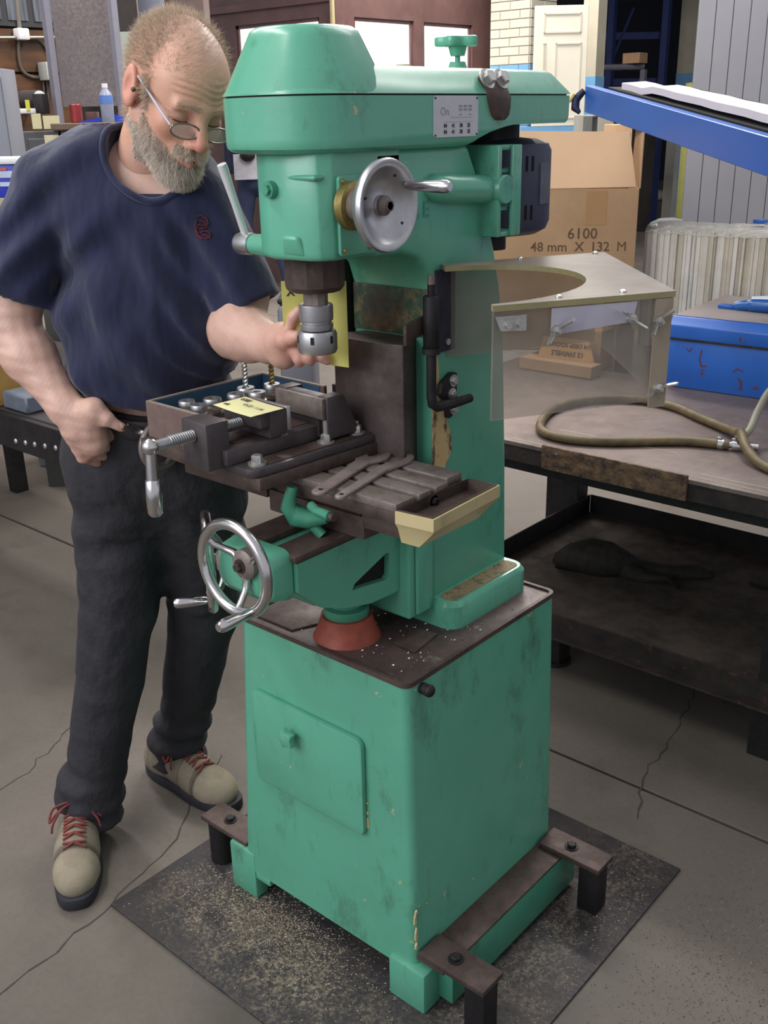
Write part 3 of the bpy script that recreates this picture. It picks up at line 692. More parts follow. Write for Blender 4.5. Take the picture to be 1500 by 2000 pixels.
vpanel('guard_back_panel', A + (B - A) * .03, A + (B - A) * .97, 1.168, 1.168, 1.3155)
# corner angle strip and fixings
d_ = (D - C).normalized(); s_ = (B - C).normalized()
b = MB()
q0 = C + d_ * .004 + s_ * .004
for (u, ln) in ((d_, .026), (s_, .030)):
    n_ = V(-u.y, u.x, 0) * .003
    b.hexa([q0 + V(0, 0, 1.164 - 1.318), q0 + u * ln + V(0, 0, 1.164 - 1.318), q0 + u * ln + n_ + V(0, 0, 1.164 - 1.318), q0 + n_ + V(0, 0, 1.164 - 1.318)],
           [q0 + V(0, 0, -.003), q0 + u * ln + V(0, 0, -.003), q0 + u * ln + n_ + V(0, 0, -.003), q0 + n_ + V(0, 0, -.003)])
b.build('corner_angle', simple('cloudy_plastic_angle', srgb(152, 138, 118), .35, 0, .12, 10), mill, 0)
fn = V(d_.y, -d_.x, 0); fn = fn if fn.dot(CAM - C) > 0 else -fn; fn.normalize()
def on_front(t, z): return D2 + (C2 - D2) * t + fn * .004 + V(0, 0, z - 1.318)
def wingnut(p, ang):
    q = Matrix.Translation(p) @ fn.to_track_quat('Z', 'Y').to_matrix().to_4x4() @ Matrix.Rotation(ang, 4, 'Z') @ Matrix.Scale(1.35, 4)
    b = MB(q); b.lathe([(.0055, 0), (.0048, .006), (.002, .0065), (.002, .012)], seg=14)
    for s in (1, -1): b.add([(s * .003, -.001, .001), (s * .017, -.001, .009), (s * .019, -.001, .013), (s * .015, -.001, .014), (s * .003, -.001, .006), (s * .003, .001, .001), (s * .017, .001, .009), (s * .019, .001, .013), (s * .015, .001, .014), (s * .003, .001, .006)],
                             [(0, 1, 2, 3, 4), (9, 8, 7, 6, 5), (0, 5, 6, 1), (1, 6, 7, 2), (2, 7, 8, 3), (3, 8, 9, 4), (4, 9, 5, 0)])
    b.build('wing_nut', M_zinc, fp)
for t, z, a in ((.335, 1.285, .7), (.765, 1.292, -.6), (.93, 1.285, .8), (.955, 1.192, .3)): wingnut(on_front(t, z), a)
b = MB()
p0 = on_front(.31, 1.279); p1 = on_front(.78, 1.287); p2 = on_front(.80, 1.314); p3 = on_front(.31, 1.314)
b.add([p0, p1, p2, p3] + [p + fn * .002 for p in (p0, p1, p2, p3)], [(0, 1, 2, 3), (4, 5, 6, 7), (0, 4, 5, 1), (1, 5, 6, 2), (2, 6, 7, 3), (3, 7, 4, 0)])
b.build('angle_bracket', simple('pale_aluminium_angle', srgb(190, 186, 198), .4, .3, .08, 20), fp, 0)
b = MB()
p0 = on_front(.03, 1.290); p1 = on_front(.17, 1.288); p2 = on_front(.17, 1.309); p3 = on_front(.0, 1.309)
b.add([p0, p1, p2, p3] + [p + fn * .002 for p in (p0, p1, p2, p3)], [(0, 1, 2, 3), (4, 5, 6, 7), (0, 4, 5, 1), (1, 5, 6, 2), (2, 6, 7, 3), (3, 7, 4, 0)])
for t in (.07, .135): b.cyl(on_front(t, 1.297), on_front(t, 1.297) + fn * .006, .0042, seg=12)
b.build('corner_bracket', M_zinc, fp)
for pt in (A + (B - A) * .45 + V(.012, -.008, 0), A + (B - A) * .93 + V(.01, -.01, 0), D + (C - D) * .36 + (B - C) * .05, D + (C - D) * .72 + (B - C) * .05):
    b = MB(); b.lathe([(.0048, 1.3242), (.0045, 1.3265), (.002, 1.328)], (pt.x, pt.y, 0), seg=14); b.build('screw', M_zinc, top)
# ================================================================= THINGS ON AND UNDER THE MACHINE
Mp = N('swarf_covered_plate')
n1 = Mp.noise(7, 7, .7); n2 = Mp.noise(120, 4, .8)
sepx = Mp.n('ShaderNodeSeparateXYZ'); Mp.l(Mp.coord(), sepx.inputs[0])
base = Mp.ramp(n1, [(.35, srgb(36, 36, 42)), (.6, srgb(58, 53, 52))])
# dust lies thickest near the front foot of the cabinet and beside the base rail
dx = Mp.math('ADD', sepx.outputs[0], .06); dy = Mp.math('ADD', sepx.outputs[1], .325)
q1 = Mp.math('SQRT', Mp.math('ADD', Mp.math('MULTIPLY', dx, Mp.math('MULTIPLY', dx, .45)), Mp.math('MULTIPLY', dy, Mp.math('MULTIPLY', dy, 5.0))))
dust = Mp.math('SUBTRACT', .30, q1); dx2 = Mp.math('SUBTRACT', sepx.outputs[0], .33)
q2 = Mp.math('SUBTRACT', .17, Mp.math('ABSOLUTE', dx2, 0))
dust = Mp.math('MAXIMUM', Mp.math('MULTIPLY', dust, 4.5), Mp.math('MULTIPLY', q2, 3.5))
dust = Mp.math('MINIMUM', Mp.math('MAXIMUM', dust, .10), .9)
nz = Mp.ramp(n2, [(.44, BW(0)), (.62, BW(1))]); nz3 = Mp.ramp(Mp.noise(16, 5, .7, None, 7), [(.36, BW(0)), (.58, BW(1))])
dcol = Mp.ramp(Mp.noise(90, 3, .7, None, 3), [(.35, srgb(110, 98, 82)), (.65, srgb(168, 152, 128))])
Mp.set(Mp.mix(Mp.math('MULTIPLY', dust, Mp.math('MULTIPLY', nz, nz3)), base, dcol), .6, .1)
b = MB(); b.box((-.663, -.213, 0), (.216, .650, .0058), .0012); pl = b.build('steel_floor_plate', Mp.m)
tag(pl, 'dark flat steel plate on the floor under the green machine, dusted with swarf', 'floor plate')
random.seed(11)
Mch = simple('pale_brass_swarf', srgb(186, 172, 148), .6, .0, .2, 60)
def chips(mb, n, fx, z, r0=.0012, r1=.0034):
    for i in range(n):
        x, y = fx(); r = random.uniform(r0, r1); a = random.random() * 6.28; c, s = math.cos(a), math.sin(a)
        mb.add([(x + r * c * 1.6, y + r * s * 1.6, z), (x - r * s * .6, y + r * c * .6, z), (x - r * c * 1.6, y - r * s * 1.6, z + r * .5), (x, y, z + r * .8)], [(0, 1, 2), (0, 1, 3), (1, 2, 3), (0, 2, 3)])
b = MB(); bm = b.bm
def quick(n, fx, z, r0, r1):
    for i in range(n):
        x, y = fx(); r = random.uniform(r0, r1); a = random.random() * 6.28; c, s = math.cos(a), math.sin(a)
        vs = [bm.verts.new(v) for v in ((x + r * c * 1.6, y + r * s * 1.6, z), (x - r * s * .6, y + r * c * .6, z), (x - r * c * 1.6, y - r * s * 1.6, z + r * .5), (x, y, z + r * .8))]
        for f in ((0, 1, 2), (0, 1, 3), (1, 2, 3), (0, 2, 3)): bm.faces.new([vs[k] for k in f])
def f1():
    while True:
        x = random.gauss(-.36, .13); y = random.gauss(-.035, .042)
        if -.64 < x < .0 and -.2 < y < .30: return x, y
def f2(): return random.uniform(.07, .20), random.uniform(-.1, .6)
def f3(): return random.uniform(-.64, .2), random.uniform(-.2, .0)
quick(6400, f1, .0060, .0008, .0020); quick(1600, f2, .0060, .0008, .0018); quick(500, f3, .0060, .0007, .0018)
o = b.build('swarf', Mch, None, 0, 'stuff'); tag(o, 'pale metal swarf scattered over the steel plate round the machine foot', 'swarf')
b = MB(); bm = b.bm
def f4():
    while True:
        x = random.gauss(.42, .13); y = random.gauss(.45, .16)
        if x > .225: return x, y
quick(2600, f4, .0003, .0008, .0020)
o = b.build('swarf', simple('dull_grey_swarf', srgb(150, 138, 116), .5, .3, .2, 60), None, 0, 'stuff'); tag(o, 'dull metal swarf lying on bare concrete right of the steel plate', 'swarf')
# riser plate under vise and tray
PT = Matrix.Translation((-.205, -.118, 0)) @ Matrix.Rotation(math.radians(-4), 4, 'Z')
b = MB(PT); b.box((-.335, 0, 1.0105), (0, .315, 1.031), .002); rp = b.build('riser_plate', M_brown)
tag(rp, 'thick brown steel plate clamped on the machine table under the vise', 'plate')
# ---- machine vise (local frame: x across, y along screw, z up)
VT = Matrix.Translation((-.292, -.122, 1.0315)) @ Matrix.Rotation(math.radians(-4), 4, 'Z')
wv = lambda *p: VT @ V(*p)
vise = thing('machine_vise', 'dark steel machine vise with a long threaded screw and crank handle', 'vise', wv(0, .1, 0))
b = MB(VT); b.prism(rrect(-.080, .0, .082, .325, .018), 0, .014, bev=.002); vb = b.build('base', M_vise, vise)
b = MB(VT); b.prism(rrect(.040, .030, .074, .290, .012), .0142, .0158); b.build('base_recess', M_brown, vb)
b = MB(VT); b.box((-.048, -.012, .014), (.036, .305, .040), .003); b.build('bed', M_vise, vise)
b = MB(VT); b.hexa([(-.030, .020, .040), (.014, .020, .040), (.014, .245, .040), (-.03, .245, .040)], [(-.03, .020, .0412), (.014, .020, .0412), (.014, .245, .0412), (-.03, .245, .0412)]); b.build('bed_slot', M_brown, vise)
b = MB(VT); b.box((-.040, -.040, .010), (.026, .004, .086), .003); b.build('screw_block', M_vise, vise)
b = MB(VT); b.box((-.052, .070, .0425), (.044, .105, .088), .002); b.box((-.052, .052, .062), (.044, .0705, .088), .002); mj = b.build('movable_jaw', M_vise, vise)
b = MB(VT); b.box((-.052, .1052, .050), (.046, .113, .088), .001); b.build('jaw_plate', M_satin, mj)
b = MB(VT); b.box((-.062, .176, .020), (.062, .200, .090), .002); b.prism([(.176, .020), (.20, .020), (.25, .020), (.212, .092), (.176, .092)], .040, .064, axis='x', bev=.002); b.prism([(.176, .020), (.25, .020), (.212, .092), (.176, .092)], -.066, -.040, axis='x', bev=.002); fj = b.build('fixed_jaw', M_vise, vise)
b = MB(VT); b.box((-.060, .168, .055), (.060, .1758, .090), .001); b.build('jaw_plate', M_steel, fj)
# threaded screw
pts = []; ys_, r0 = [], []
prof = []
y = 0
while y < .155:
    prof += [(.0072, y), (.0095, y + .0012), (.0095, y + .0022), (.0072, y + .0034)]; y += .0042
b = MB(VT); b.lathe(prof, (-.007, .068, .064), (0, -1, 0), 24); b.lathe([(.0085, 0), (.0085, .03)], (-.007, -.087, .064), (0, -1, 0), 20)
scw = b.build('screw', M_satin, vise, 25)
b = MB(VT); b.sphere((-.007, -.119, .064), .0135, seg=22, rings=14); b.cyl((-.007, -.119, .060), (-.007, -.121, .010), .0085, .0095, seg=18); b.build('crank_arm', M_chrome, scw, 50)
b = MB(VT); b.lathe([(.008, 0), (.0115, .003), (.0125, .03), (.0115, .055), (.008, .06)], (-.007, -.121, .014), (0, -.02, -1), 22); b.build('handle', M_chrome, scw, 50)
for (x_, y_, h_) in ((.060, .028, 0), (.058, .175, .024), (.058, .245, .006), (-.066, .040, 0)):
    b = MB(VT); b.cyl((x_, y_, .0142), (x_, y_, .018), .015, seg=24); b.lathe([(.009, .018), (.009, .028), (.0075, .030)], (x_, y_, 0), seg=6)
    if h_: b.cyl((x_, y_, .03), (x_, y_, .03 + h_), .0045, seg=12)
    b.build('clamp_bolt', M_zinc, vise)
# paper note on jaw
def paper_mat(name, c): return simple(name, c, .8, 0, .02, 10)
M_note = paper_mat('pale_yellow_paper', srgb(232, 226, 170)); 
def sheet(mb, c0, ex, ey, w_, h_, bend=.0, n=6, th=.0004):
    """curved paper sheet: corner c0, edge dirs"""
    c0 = V(*c0); ex = V(*ex).normalized(); ey = V(*ey).normalized(); nn_ = ex.cross(ey)
    rows = []; v = []
    for s in (0, 1):
        for i in range(n + 1):
            for j in (0, 1): v.append(c0 + ex * w_ * i / n + ey * h_ * j + nn_ * (bend * math.sin(PI * i / n) + s * th))
    f = []
    for i in range(n):
        a = 2 * i; f += [(a, a + 1, a + 3, a + 2), (2 * n + 2 + a, 2 * n + 4 + a, 2 * n + 5 + a, 2 * n + 3 + a), (a, a + 2, 2 * n + 4 + a, 2 * n + 2 + a), (a + 1, 2 * n + 3 + a, 2 * n + 5 + a, a + 3)]
    f += [(0, 2 * n + 2, 2 * n + 3, 1), (2 * n, 2 * n + 1, 4 * n + 3, 4 * n + 2)]
    mb.add(v, f)
n0 = wv(-.054, .034, .0890); nx = (wv(1, 0, 0) - wv(0, 0, 0)); ny = (wv(0, 1, 0) - wv(0, 0, 0))
nx = (nx + ny * -.05); 
b = MB(); sheet(b, n0, nx, ny, .105, .066, -.001); note = b.build('paper_note', M_note, None, 0)
tag(note, 'pale yellow paper note with black pen writing lying on the vise jaw', 'note')
b = MB(); o_ = n0 + nx.normalized() * .008 + ny * .048 + V(0, 0, .0012)
text_mb(b, 'USE', o_, nx, ny, .014, .0001, bold=.0004); text_mb(b, 'VICE  11/4', o_ - ny * .017 + nx * .028, nx, ny, .012, .0001); text_mb(b, 'ok', o_ - ny * .034 - nx * .0, nx, ny, .012, .0001, bold=.0004)
b.box(tuple(V(0, 0, 0)), (0.0001, .0001, .0001), M=Matrix.Translation(o_))
b.build('pen_writing', M_ink, note, 0)
# ---- collet tray (wooden box)
BT = Matrix.Translation((-.533, -.080, 1.0315)) @ Matrix.Rotation(math.radians(-1.5), 4, 'Z')
bx = thing('collet_box', 'open brown box with blue lining, holding collets on a drilled board', 'box', BT @ V(.09, .13, 0))
M_box = simple('brown_box_board', srgb(112, 90, 84), .75, 0, .12, 40); M_boxtop = simple('grey_cut_edge', srgb(146, 136, 124), .8, 0, .1, 60)
M_blue = simple('blue_box_lining', srgb(50, 86, 118), .7, 0, .15, 14); M_wood = N('drilled_wood_board'); M_wood.set(M_wood.ramp(M_wood.noise(16, 6, .7, (1, 6, 1)), [(.3, srgb(104, 84, 58)), (.7, srgb(168, 140, 98))]), .75)
W_, L_, H_ = .176, .272, .064
b = MB(BT)
for lo, hi in (((0, 0, 0), (W_, .008, H_)), ((0, L_ - .008, 0), (W_, L_, H_)), ((0, .008, 0), (.008, L_ - .008, H_)), ((W_ - .008, .008, 0), (W_, L_ - .008, H_ * .72))): b.box(lo, hi, .0008, 1)
b.box((.008, .008, 0), (W_ - .008, L_ - .008, .006)); b.build('box_side', M_box, bx, 0)
b = MB(BT)
for lo, hi in (((.001, .001, H_), (W_ - .001, .007, H_ + .001)), ((.001, L_ - .007, H_), (W_ - .001, L_ - .001, H_ + .001)), ((.001, .007, H_), (.007, L_ - .007, H_ + .001))): b.box(lo, hi)
b.build('box_rim', M_boxtop, bx, 0)
b = MB(BT)
b.box((.0082, .0082, .03), (.0092, L_ - .0082, H_ - .001)); b.box((.0092, L_ - .0092, .03), (W_ - .01, L_ - .0082, H_ - .001)); b.build('lining', M_blue, bx, 0)
b = MB(BT); b.box((.052, .012, .030), (W_ - .010, L_ - .012, .042), .001, 1); bd = b.build('drilled_board', M_wood.m, bx, 0)
holes = [(.078 + .038 * i, .030 + .041 * j) for j in range(6) for i in range(3)]
for k, (hx, hy) in enumerate(holes):
    if hx > .145: continue
    b = MB(BT); b.lathe([(.0135, .0421), (.0135, .0426), (.0125, .0426), (.0125, .0421)], (hx, hy, 0), seg=24, caps=False); b.lathe([(.0125, .0420), (.0125, .0423)], (hx, hy, 0), seg=24); b.build('hole', M_black, bd)
def collet(p, label, tall=0.0, r=.0145, drill=False, gold=False):
    b = MB(); b.lathe([(r * .45, .0426), (r * .8, .0426), (r * .82, .050), (r, .0515), (r, .056), (r * .84, .0575), (r * .84, .0605), (r, .062), (r, .068), (r * .92, .0705), (r * .42, .0705), (r * .42, .060)], seg=30)
    q = BT @ V(p[0], p[1], 0); o = b.build('collet', M_satin, None, 30)
    base = Vector(o.location); o.location = (q.x, q.y, q.z + .0426)
    tag(o, label, 'collet')
    if drill:
        b = MB(); 
        N_ = 28; rings = []
        for i in range(N_ + 1):
            z = .062 + .052 * i / N_; tw = i * .42; rr = .0052
            rings.append([(rr * (1.0 if k % 2 == 0 else .62) * math.cos(tw + k * PI / 4), rr * (1.0 if k % 2 == 0 else .62) * math.sin(tw + k * PI / 4), z) for k in range(8)])
        b.loft(rings); b.cyl((0, 0, .112), (0, 0, .122), .0056, .0050, seg=14)
        d = b.build('end_mill', M_brass if gold else M_zinc, None, 40); z0 = d.location[2]
        # a cutter held by the collet: its own thing
        d.location = (q.x, q.y, q.z + .0632); d['label'] = ('gold coloured end mill' if gold else 'long silver end mill') + ' standing upright in a collet in the box'; d['category'] = 'end mill'
    return o
collet((0.074, .034), 'shiny collet at the front left corner of the drilled board')
collet((0.112, .030), 'dull grey collet at the board front, right of the shiny one')
collet((0.096, .072), 'wide grey collet in the middle of the board, behind the front pair', r=.016)
collet((0.104, .118), 'grey collet just in front of the one holding the long silver end mill', r=.016)
collet((0.084, .158), 'collet gripping the long silver end mill', drill=True, r=.0165)
collet((0.124, .150), 'grooved collet between the two collets that hold end mills', r=.0165)
collet((0.102, .205), 'rear collet gripping the gold coloured end mill', drill=True, gold=True, r=.0155)
# ---- wrenches on the table
def wrench(label, p0, p1, w0, w1, head, rz):
    p0 = V(*p0); p1 = V(*p1); d = (p1 - p0); L = Vector((d.x, d.y, 0)).length; ang = math.atan2(d.y, d.x)
    T = Matrix.Translation(p0) @ Matrix.Rotation(ang, 4, 'Z')
    pts = []
    n = 10
    for i in range(n + 1):                       # rounded tail
        a = PI / 2 + PI * i / n; pts.append((w0 * math.cos(a) * .9, w0 * math.sin(a)))
    if head == 'open':
        pts += [(L * .5, -(w0 + w1) / 2 * .95), (L - .035, -w1), (L - .020, -w1 - .010), (L - .004, -w1 - .017), (L + .020, -w1 - .014), (L + .030, -w1 - .004), (L + .012, -w1 + .001), (L - .002, -.008), (L - .004, .004), (L + .010, .012), (L + .028, .016), (L + .026, .024), (L + .008, .030), (L - .012, .026), (L - .03, w1 + .002), (L * .5, (w0 + w1) / 2 * .95)]
    else:
        pts += [(L * .5, -(w0 + w1) / 2), (L - .03, -w1), (L + .0, -w1 - .008), (L + .030, -w1 - .014), (L + .056, -w1 - .010), (L + .066, -w1 - .002), (L + .060, -w1 + .006), (L + .052, -w1 + .001), (L + .030, -w1 - .002), (L + .008, -.002), (L - .004, .010), (L - .015, w1 + .003), (L * .5, (w0 + w1) / 2)]
    b = MB(T); b.prism(pts, 0, .0055, bev=.0012, seg=2); o = b.build('wrench', M_wrench, None, 30)
    b = MB(T); b.cyl((.004, 0, .0053), (.004, 0, .0062), .0036, seg=14); b.build('hole', M_black, o)
    tag(o, label, 'wrench', None)
wrench('broad open-ended grey wrench lying on the table nearest the vise', (-.128, -.066, 1.0105), (-.178, .112, 1.0105), .0125, .0135, 'open', 0)
wrench('slim grey hook wrench lying next to the broad open-ended one', (-.088, -.062, 1.0105), (-.125, .095, 1.0105), .0085, .0095, 'hook', 0)
# ---- yellow tag hanging behind the chuck
M_tag = N('yellow_card'); M_tag.set(M_tag.ramp(M_tag.noise(8, 3), [(.3, srgb(206, 198, 104)), (.7, srgb(222, 216, 128))]), .7)
M_tag.b.inputs['Transmission Weight'].default_value = 0.0
b = MB()
tp = [(-.300, .040, 1.306), (-.262, .094, 1.306), (-.212, .100, 1.306)]
qa, qb, qc = [V(*p) for p in tp]
for P_, Q_, zb, zt in ((qa, qb, 1.215, 1.306), (qb, qc, 1.165, 1.306)):
    n_ = (Q_ - P_).cross(V(0, 0, 1)).normalized() * .0006
    b.hexa([V(P_.x, P_.y, zb), V(Q_.x, Q_.y, zb), V(Q_.x, Q_.y, zb) + n_, V(P_.x, P_.y, zb) + n_], [V(P_.x, P_.y, zt), V(Q_.x, Q_.y, zt), V(Q_.x, Q_.y, zt) + n_, V(P_.x, P_.y, zt) + n_])
tg = b.build('yellow_tag', M_tag.m, None, 0); tag(tg, 'folded yellow card with black marks hanging behind the collet chuck', 'card')
b = MB(); d_ = (qb - qa).normalized(); sd = V(d_.y, -d_.x, 0)
sd = sd if sd.dot(CAM - qa) > 0 else -sd
p_ = qa + d_ * .008 + sd * .0014
for (z_, s_) in ((1.288, 'X'), (1.236, 'T'), (1.222, 'R')): text_mb(b, s_, (p_.x, p_.y, z_ - .006), d_, (0, 0, 1), .018, .0001, bold=.0004)
b.build('marker_lettering', M_ink, tg, 0)
# ================================================================= STEEL WORKBENCH ON THE RIGHT
M_top = steel('scratched_bench_steel', srgb(132, 118, 112), srgb(94, 82, 78), .42, .4, 6, .06, srgb(128, 118, 112))
M_shelf = steel('dusty_shelf_steel', srgb(88, 78, 70), srgb(50, 44, 40), .8, .2, 12, .2, srgb(108, 82, 58))
M_angle = steel('rusty_angle_iron', srgb(62, 52, 50), srgb(30, 25, 26), .65, .3, 12, .2, srgb(104, 70, 48))
wb = thing('workbench', 'long black steel workbench with a lower shelf right of the green machine', 'workbench', (.2, 1.7, 0))
BX0, BX1, BY0, BY1, BZ = -1.05, 1.25, 1.035, 2.52, .75
b = MB(); b.box((BX0, BY0, BZ - .012), (BX1, BY1, BZ), .002); b.build('bench_top', M_top, wb, 0)
b = MB(); b.box((BX0, BY0 + .004, BZ - .055), (BX1, BY0 + .012, BZ - .012), .001); b.build('front_edge', M_angle, wb, 0)
b = MB(); b.box((BX0 + .02, BY0 + .06, BZ - .10), (BX1 - .02, BY0 + .10, BZ - .0125), .002); b.build('top_rail', M_black, wb, 0)
b = MB(); b.box((BX0 + .02, BY1 - .1, BZ - .10), (BX1 - .02, BY1 - .06, BZ - .0125), .002); b.build('top_rail', M_black, wb, 0)
# spattered plate hanging on the front edge
b = MB()
nx_, nz_ = 36, 8; random.seed(5)
vs = []
for s in (0, 1):
    for i in range(nx_ + 1):
        for j in range(nz_ + 1):
            x = -.412 + .395 * i / nx_; z = .698 + .062 * j / nz_
            bump_ = max(0, random.gauss(0, .0022)) if s and 0 < i < nx_ and 0 < j < nz_ else 0
            vs.append((x, (BY0 - .001) - s * (.008 + bump_), z))
def gi(s, i, j): return s * (nx_ + 1) * (nz_ + 1) + i * (nz_ + 1) + j
fs = []
for i in range(nx_):
    for j in range(nz_):
        for s in (0, 1): fs.append((gi(s, i, j), gi(s, i + 1, j), gi(s, i + 1, j + 1), gi(s, i, j + 1)))
for i in range(nx_): fs += [(gi(0, i, 0), gi(0, i + 1, 0), gi(1, i + 1, 0), gi(1, i, 0)), (gi(0, i, nz_), gi(0, i + 1, nz_), gi(1, i + 1, nz_), gi(1, i, nz_))]
for j in range(nz_): fs += [(gi(0, 0, j), gi(0, 0, j + 1), gi(1, 0, j + 1), gi(1, 0, j)), (gi(0, nx_, j), gi(0, nx_, j + 1), gi(1, nx_, j + 1), gi(1, nx_, j))]
b.add(vs, fs); b.build('spatter_plate', M_rust, wb, 50)
# shelf
SX0, SX1, SY0, SY1, SZ = -.790, .95, 1.19, 1.975, .20
b = MB(); b.box((SX0, SY0, SZ - .012), (SX1, SY1, SZ - .004), .001); sh = b.build('shelf', M_shelf, wb, 0)
for lo, hi, m in (((SX0, SY0 - .006, SZ - .05), (SX1, SY0, SZ + .004), M_angle), ((SX0, SY0 - .05, SZ - .054), (SX1, SY0 - .006, SZ - .048), M_angle), ((SX0, SY1, SZ - .012), (SX1, SY1 + .006, SZ + .062), M_black), ((SX0 - .006, SY0, SZ - .012), (SX0, SY1, SZ + .062), M_black)):
    b = MB(); b.box(lo, hi, .0008, 1); b.build('shelf_rim', m, sh, 0)
for (x0, x1, y0, y1) in ((-.515, -.455, 1.235, 1.30), (-.930, -.800, 1.90, 1.972), (.150, .27, 1.165, 1.24), (.95, 1.02, 1.90, 1.97), (.88, .95, 1.235, 1.30)):
    b = MB(); b.box((x0, y0, .012 if x0 < .1 else 0), (x1, y1, BZ - .012 if y0 > 1.8 else SZ - .05), .002, 1)
    if x0 < .1: b.cyl(((x0 + x1) / 2, (y0 + y1) / 2, 0), ((x0 + x1) / 2, (y0 + y1) / 2, .014), .045, seg=24)
    if x0 == .150: b.box((x0, y0 + .02, SZ - .05), (x1, y1, BZ - .1), .002)
    b.build('leg', M_black, wb, 0)
b = MB(); b.prism([(.075, .150), (.145, .150), (.30, .150), (.30, .06), (.20, .06), (.15, .10), (.10, .125), (.075, .12)], 1.16, 1.166, axis='y', bev=.001); b.build('gusset', M_black, wb, 0)
# light scratch lines scribed on bench top
b = MB()
for (p, q, w_) in (((-.47, 1.20, .7503), (-.12, 1.20, .7503), .003), ((-.02, 1.085, .7503), (.5, 1.075, .7503), .0035), ((-.52, 1.058, .7503), (.9, 1.05, .7503), .003)):
    b.box((p[0], p[1] - w_, .7501), (q[0], p[1] + w_, .7504))
b.build('scribed_line', simple('pale_scratch', srgb(146, 138, 122), .6, .2, .15, 30), wb, 0)
# ---- rag on lower shelf
M_rag = simple('black_oily_cloth', srgb(48, 42, 36), .85, 0, .3, 40, .5, srgb(20, 17, 15))
random.seed(9)
def lump(pts, rad, seed, sub=3, amp=.35):
    random.seed(seed); b = MB(); b.tube(pts, rad, 14)
    bm = b.bm
    for v in bm.verts:
        n_ = math.sin(v.co.x * 210 + seed) * math.cos(v.co.y * 170 + seed * 2) + math.sin(v.co.x * 90 + v.co.y * 130)
        v.co += V(random.uniform(-1, 1), random.uniform(-1, 1), random.uniform(-.3, 1)) * .004 + V(0, 0, n_ * .004)
        v.co.z = max(v.co.z, SZ - .003)
    return b
b = lump([(-.62, 1.46, .225), (-.58, 1.50, .235), (-.53, 1.53, .24), (-.48, 1.55, .235), (-.44, 1.58, .225), (-.40, 1.60, .218), (-.33, 1.62, .215), (-.24, 1.68, .212), (-.20, 1.71, .208)], [.020, .05, .062, .058, .045, .024, .026, .022, .006], 2)
o = b.build('rag', M_rag, None, 60); tag(o, 'crumpled black oily rag lying on the lower shelf of the workbench', 'rag')
for pts_, rr in (([(-.44, 1.56, .215), (-.36, 1.55, .212), (-.29, 1.585, .21), (-.25, 1.56, .206)], [.03, .020, .016, .004]), ([(-.60, 1.53, .23), (-.55, 1.57, .262), (-.50, 1.59, .25), (-.46, 1.60, .22)], [.012, .022, .022, .01])):
    b2 = lump(pts_, rr, 5); b2.build('cloth_fold', M_rag, o, 60)
b = MB(); b.tube([(-.10, 1.74, .2005), (-.05, 1.73, .2005), (-.03, 1.75, .2005), (.02, 1.74, .2005)], .0045, 8); o = b.build('wire_scrap', M_black, None); tag(o, 'short bent dark wire scrap lying on the shelf right of the rag', 'wire')
# ---- hose loop
M_hose = simple('dirty_tan_rubber_hose', srgb(116, 100, 66), .55, 0, .2, 22, .1, srgb(76, 62, 42))
def smooth_path(P, n=8, closed=False):
    P = [V(*p) for p in P]; out = []
    m = len(P)
    for i in range(m - 1):
        p0 = P[max(i - 1, 0)]; p1 = P[i]; p2 = P[i + 1]; p3 = P[min(i + 2, m - 1)]
        for k in range(n):
            t = k / n
            out.append(.5 * ((2 * p1) + (p2 - p0) * t + (2 * p0 - 5 * p1 + 4 * p2 - p3) * t * t + (3 * p1 - p0 - 3 * p2 + p3) * t ** 3))
    out.append(P[-1]); return out
hz = BZ + .0125
ho = thing('air_hose', 'tan rubber hose looped on the bench top with metal clamps', 'hose', (-.2, 1.35, BZ))
b = MB(); b.tube(smooth_path([(-.035, 1.30, hz), (-.145, 1.262, hz), (-.28, 1.152, hz), (-.38, 1.105, hz), (-.465, 1.118, hz), (-.525, 1.20, hz), (-.565, 1.33, hz), (-.545, 1.45, hz), (-.48, 1.53, hz), (-.40, 1.565, hz), (-.30, 1.55, hz), (-.20, 1.49, hz), (-.11, 1.435, hz + .002), (-.05, 1.38, hz + .012), (-.015, 1.32, hz + .03), (.03, 1.25, hz + .016), (.09, 1.20, hz), (.2, 1.14, hz)]), .0122, 12)
b.build('hose_body', M_hose, ho, 60)
b = MB(); b.tube(smooth_path([(-.020, 1.33, hz + .014), (-.01, 1.36, hz + .03), (-.015, 1.42, hz + .07), (.0, 1.46, hz + .12), (.05, 1.50, hz + .15)]), .0095, 12); b.build('branch_hose', simple('pale_grey_hose', srgb(150, 146, 128), .5, 0, .1, 14), ho, 60)
b = MB(); b.cyl((-.072, 1.292, hz), (.03, 1.325, hz), .0085, seg=16); b.cyl((-.012, 1.31, hz), (-.020, 1.338, hz + .02), .009, seg=16); b.build('tee_fitting', M_zinc, ho)
for p, q in (((-.062, 1.294, hz), (-.048, 1.299, hz)), ((-.028, 1.304, hz), (-.006, 1.312, hz)), ((-.022, 1.336, hz + .012), (-.024, 1.345, hz + .022))):
    b = MB(); b.cyl(p, q, .0142, seg=24); p = V(*p); b.box((p.x - .002, p.y - .005, p.z + .012), (p.x + .010, p.y + .005, p.z + .020), .001, 1); b.build('hose_clamp', M_chrome, ho)
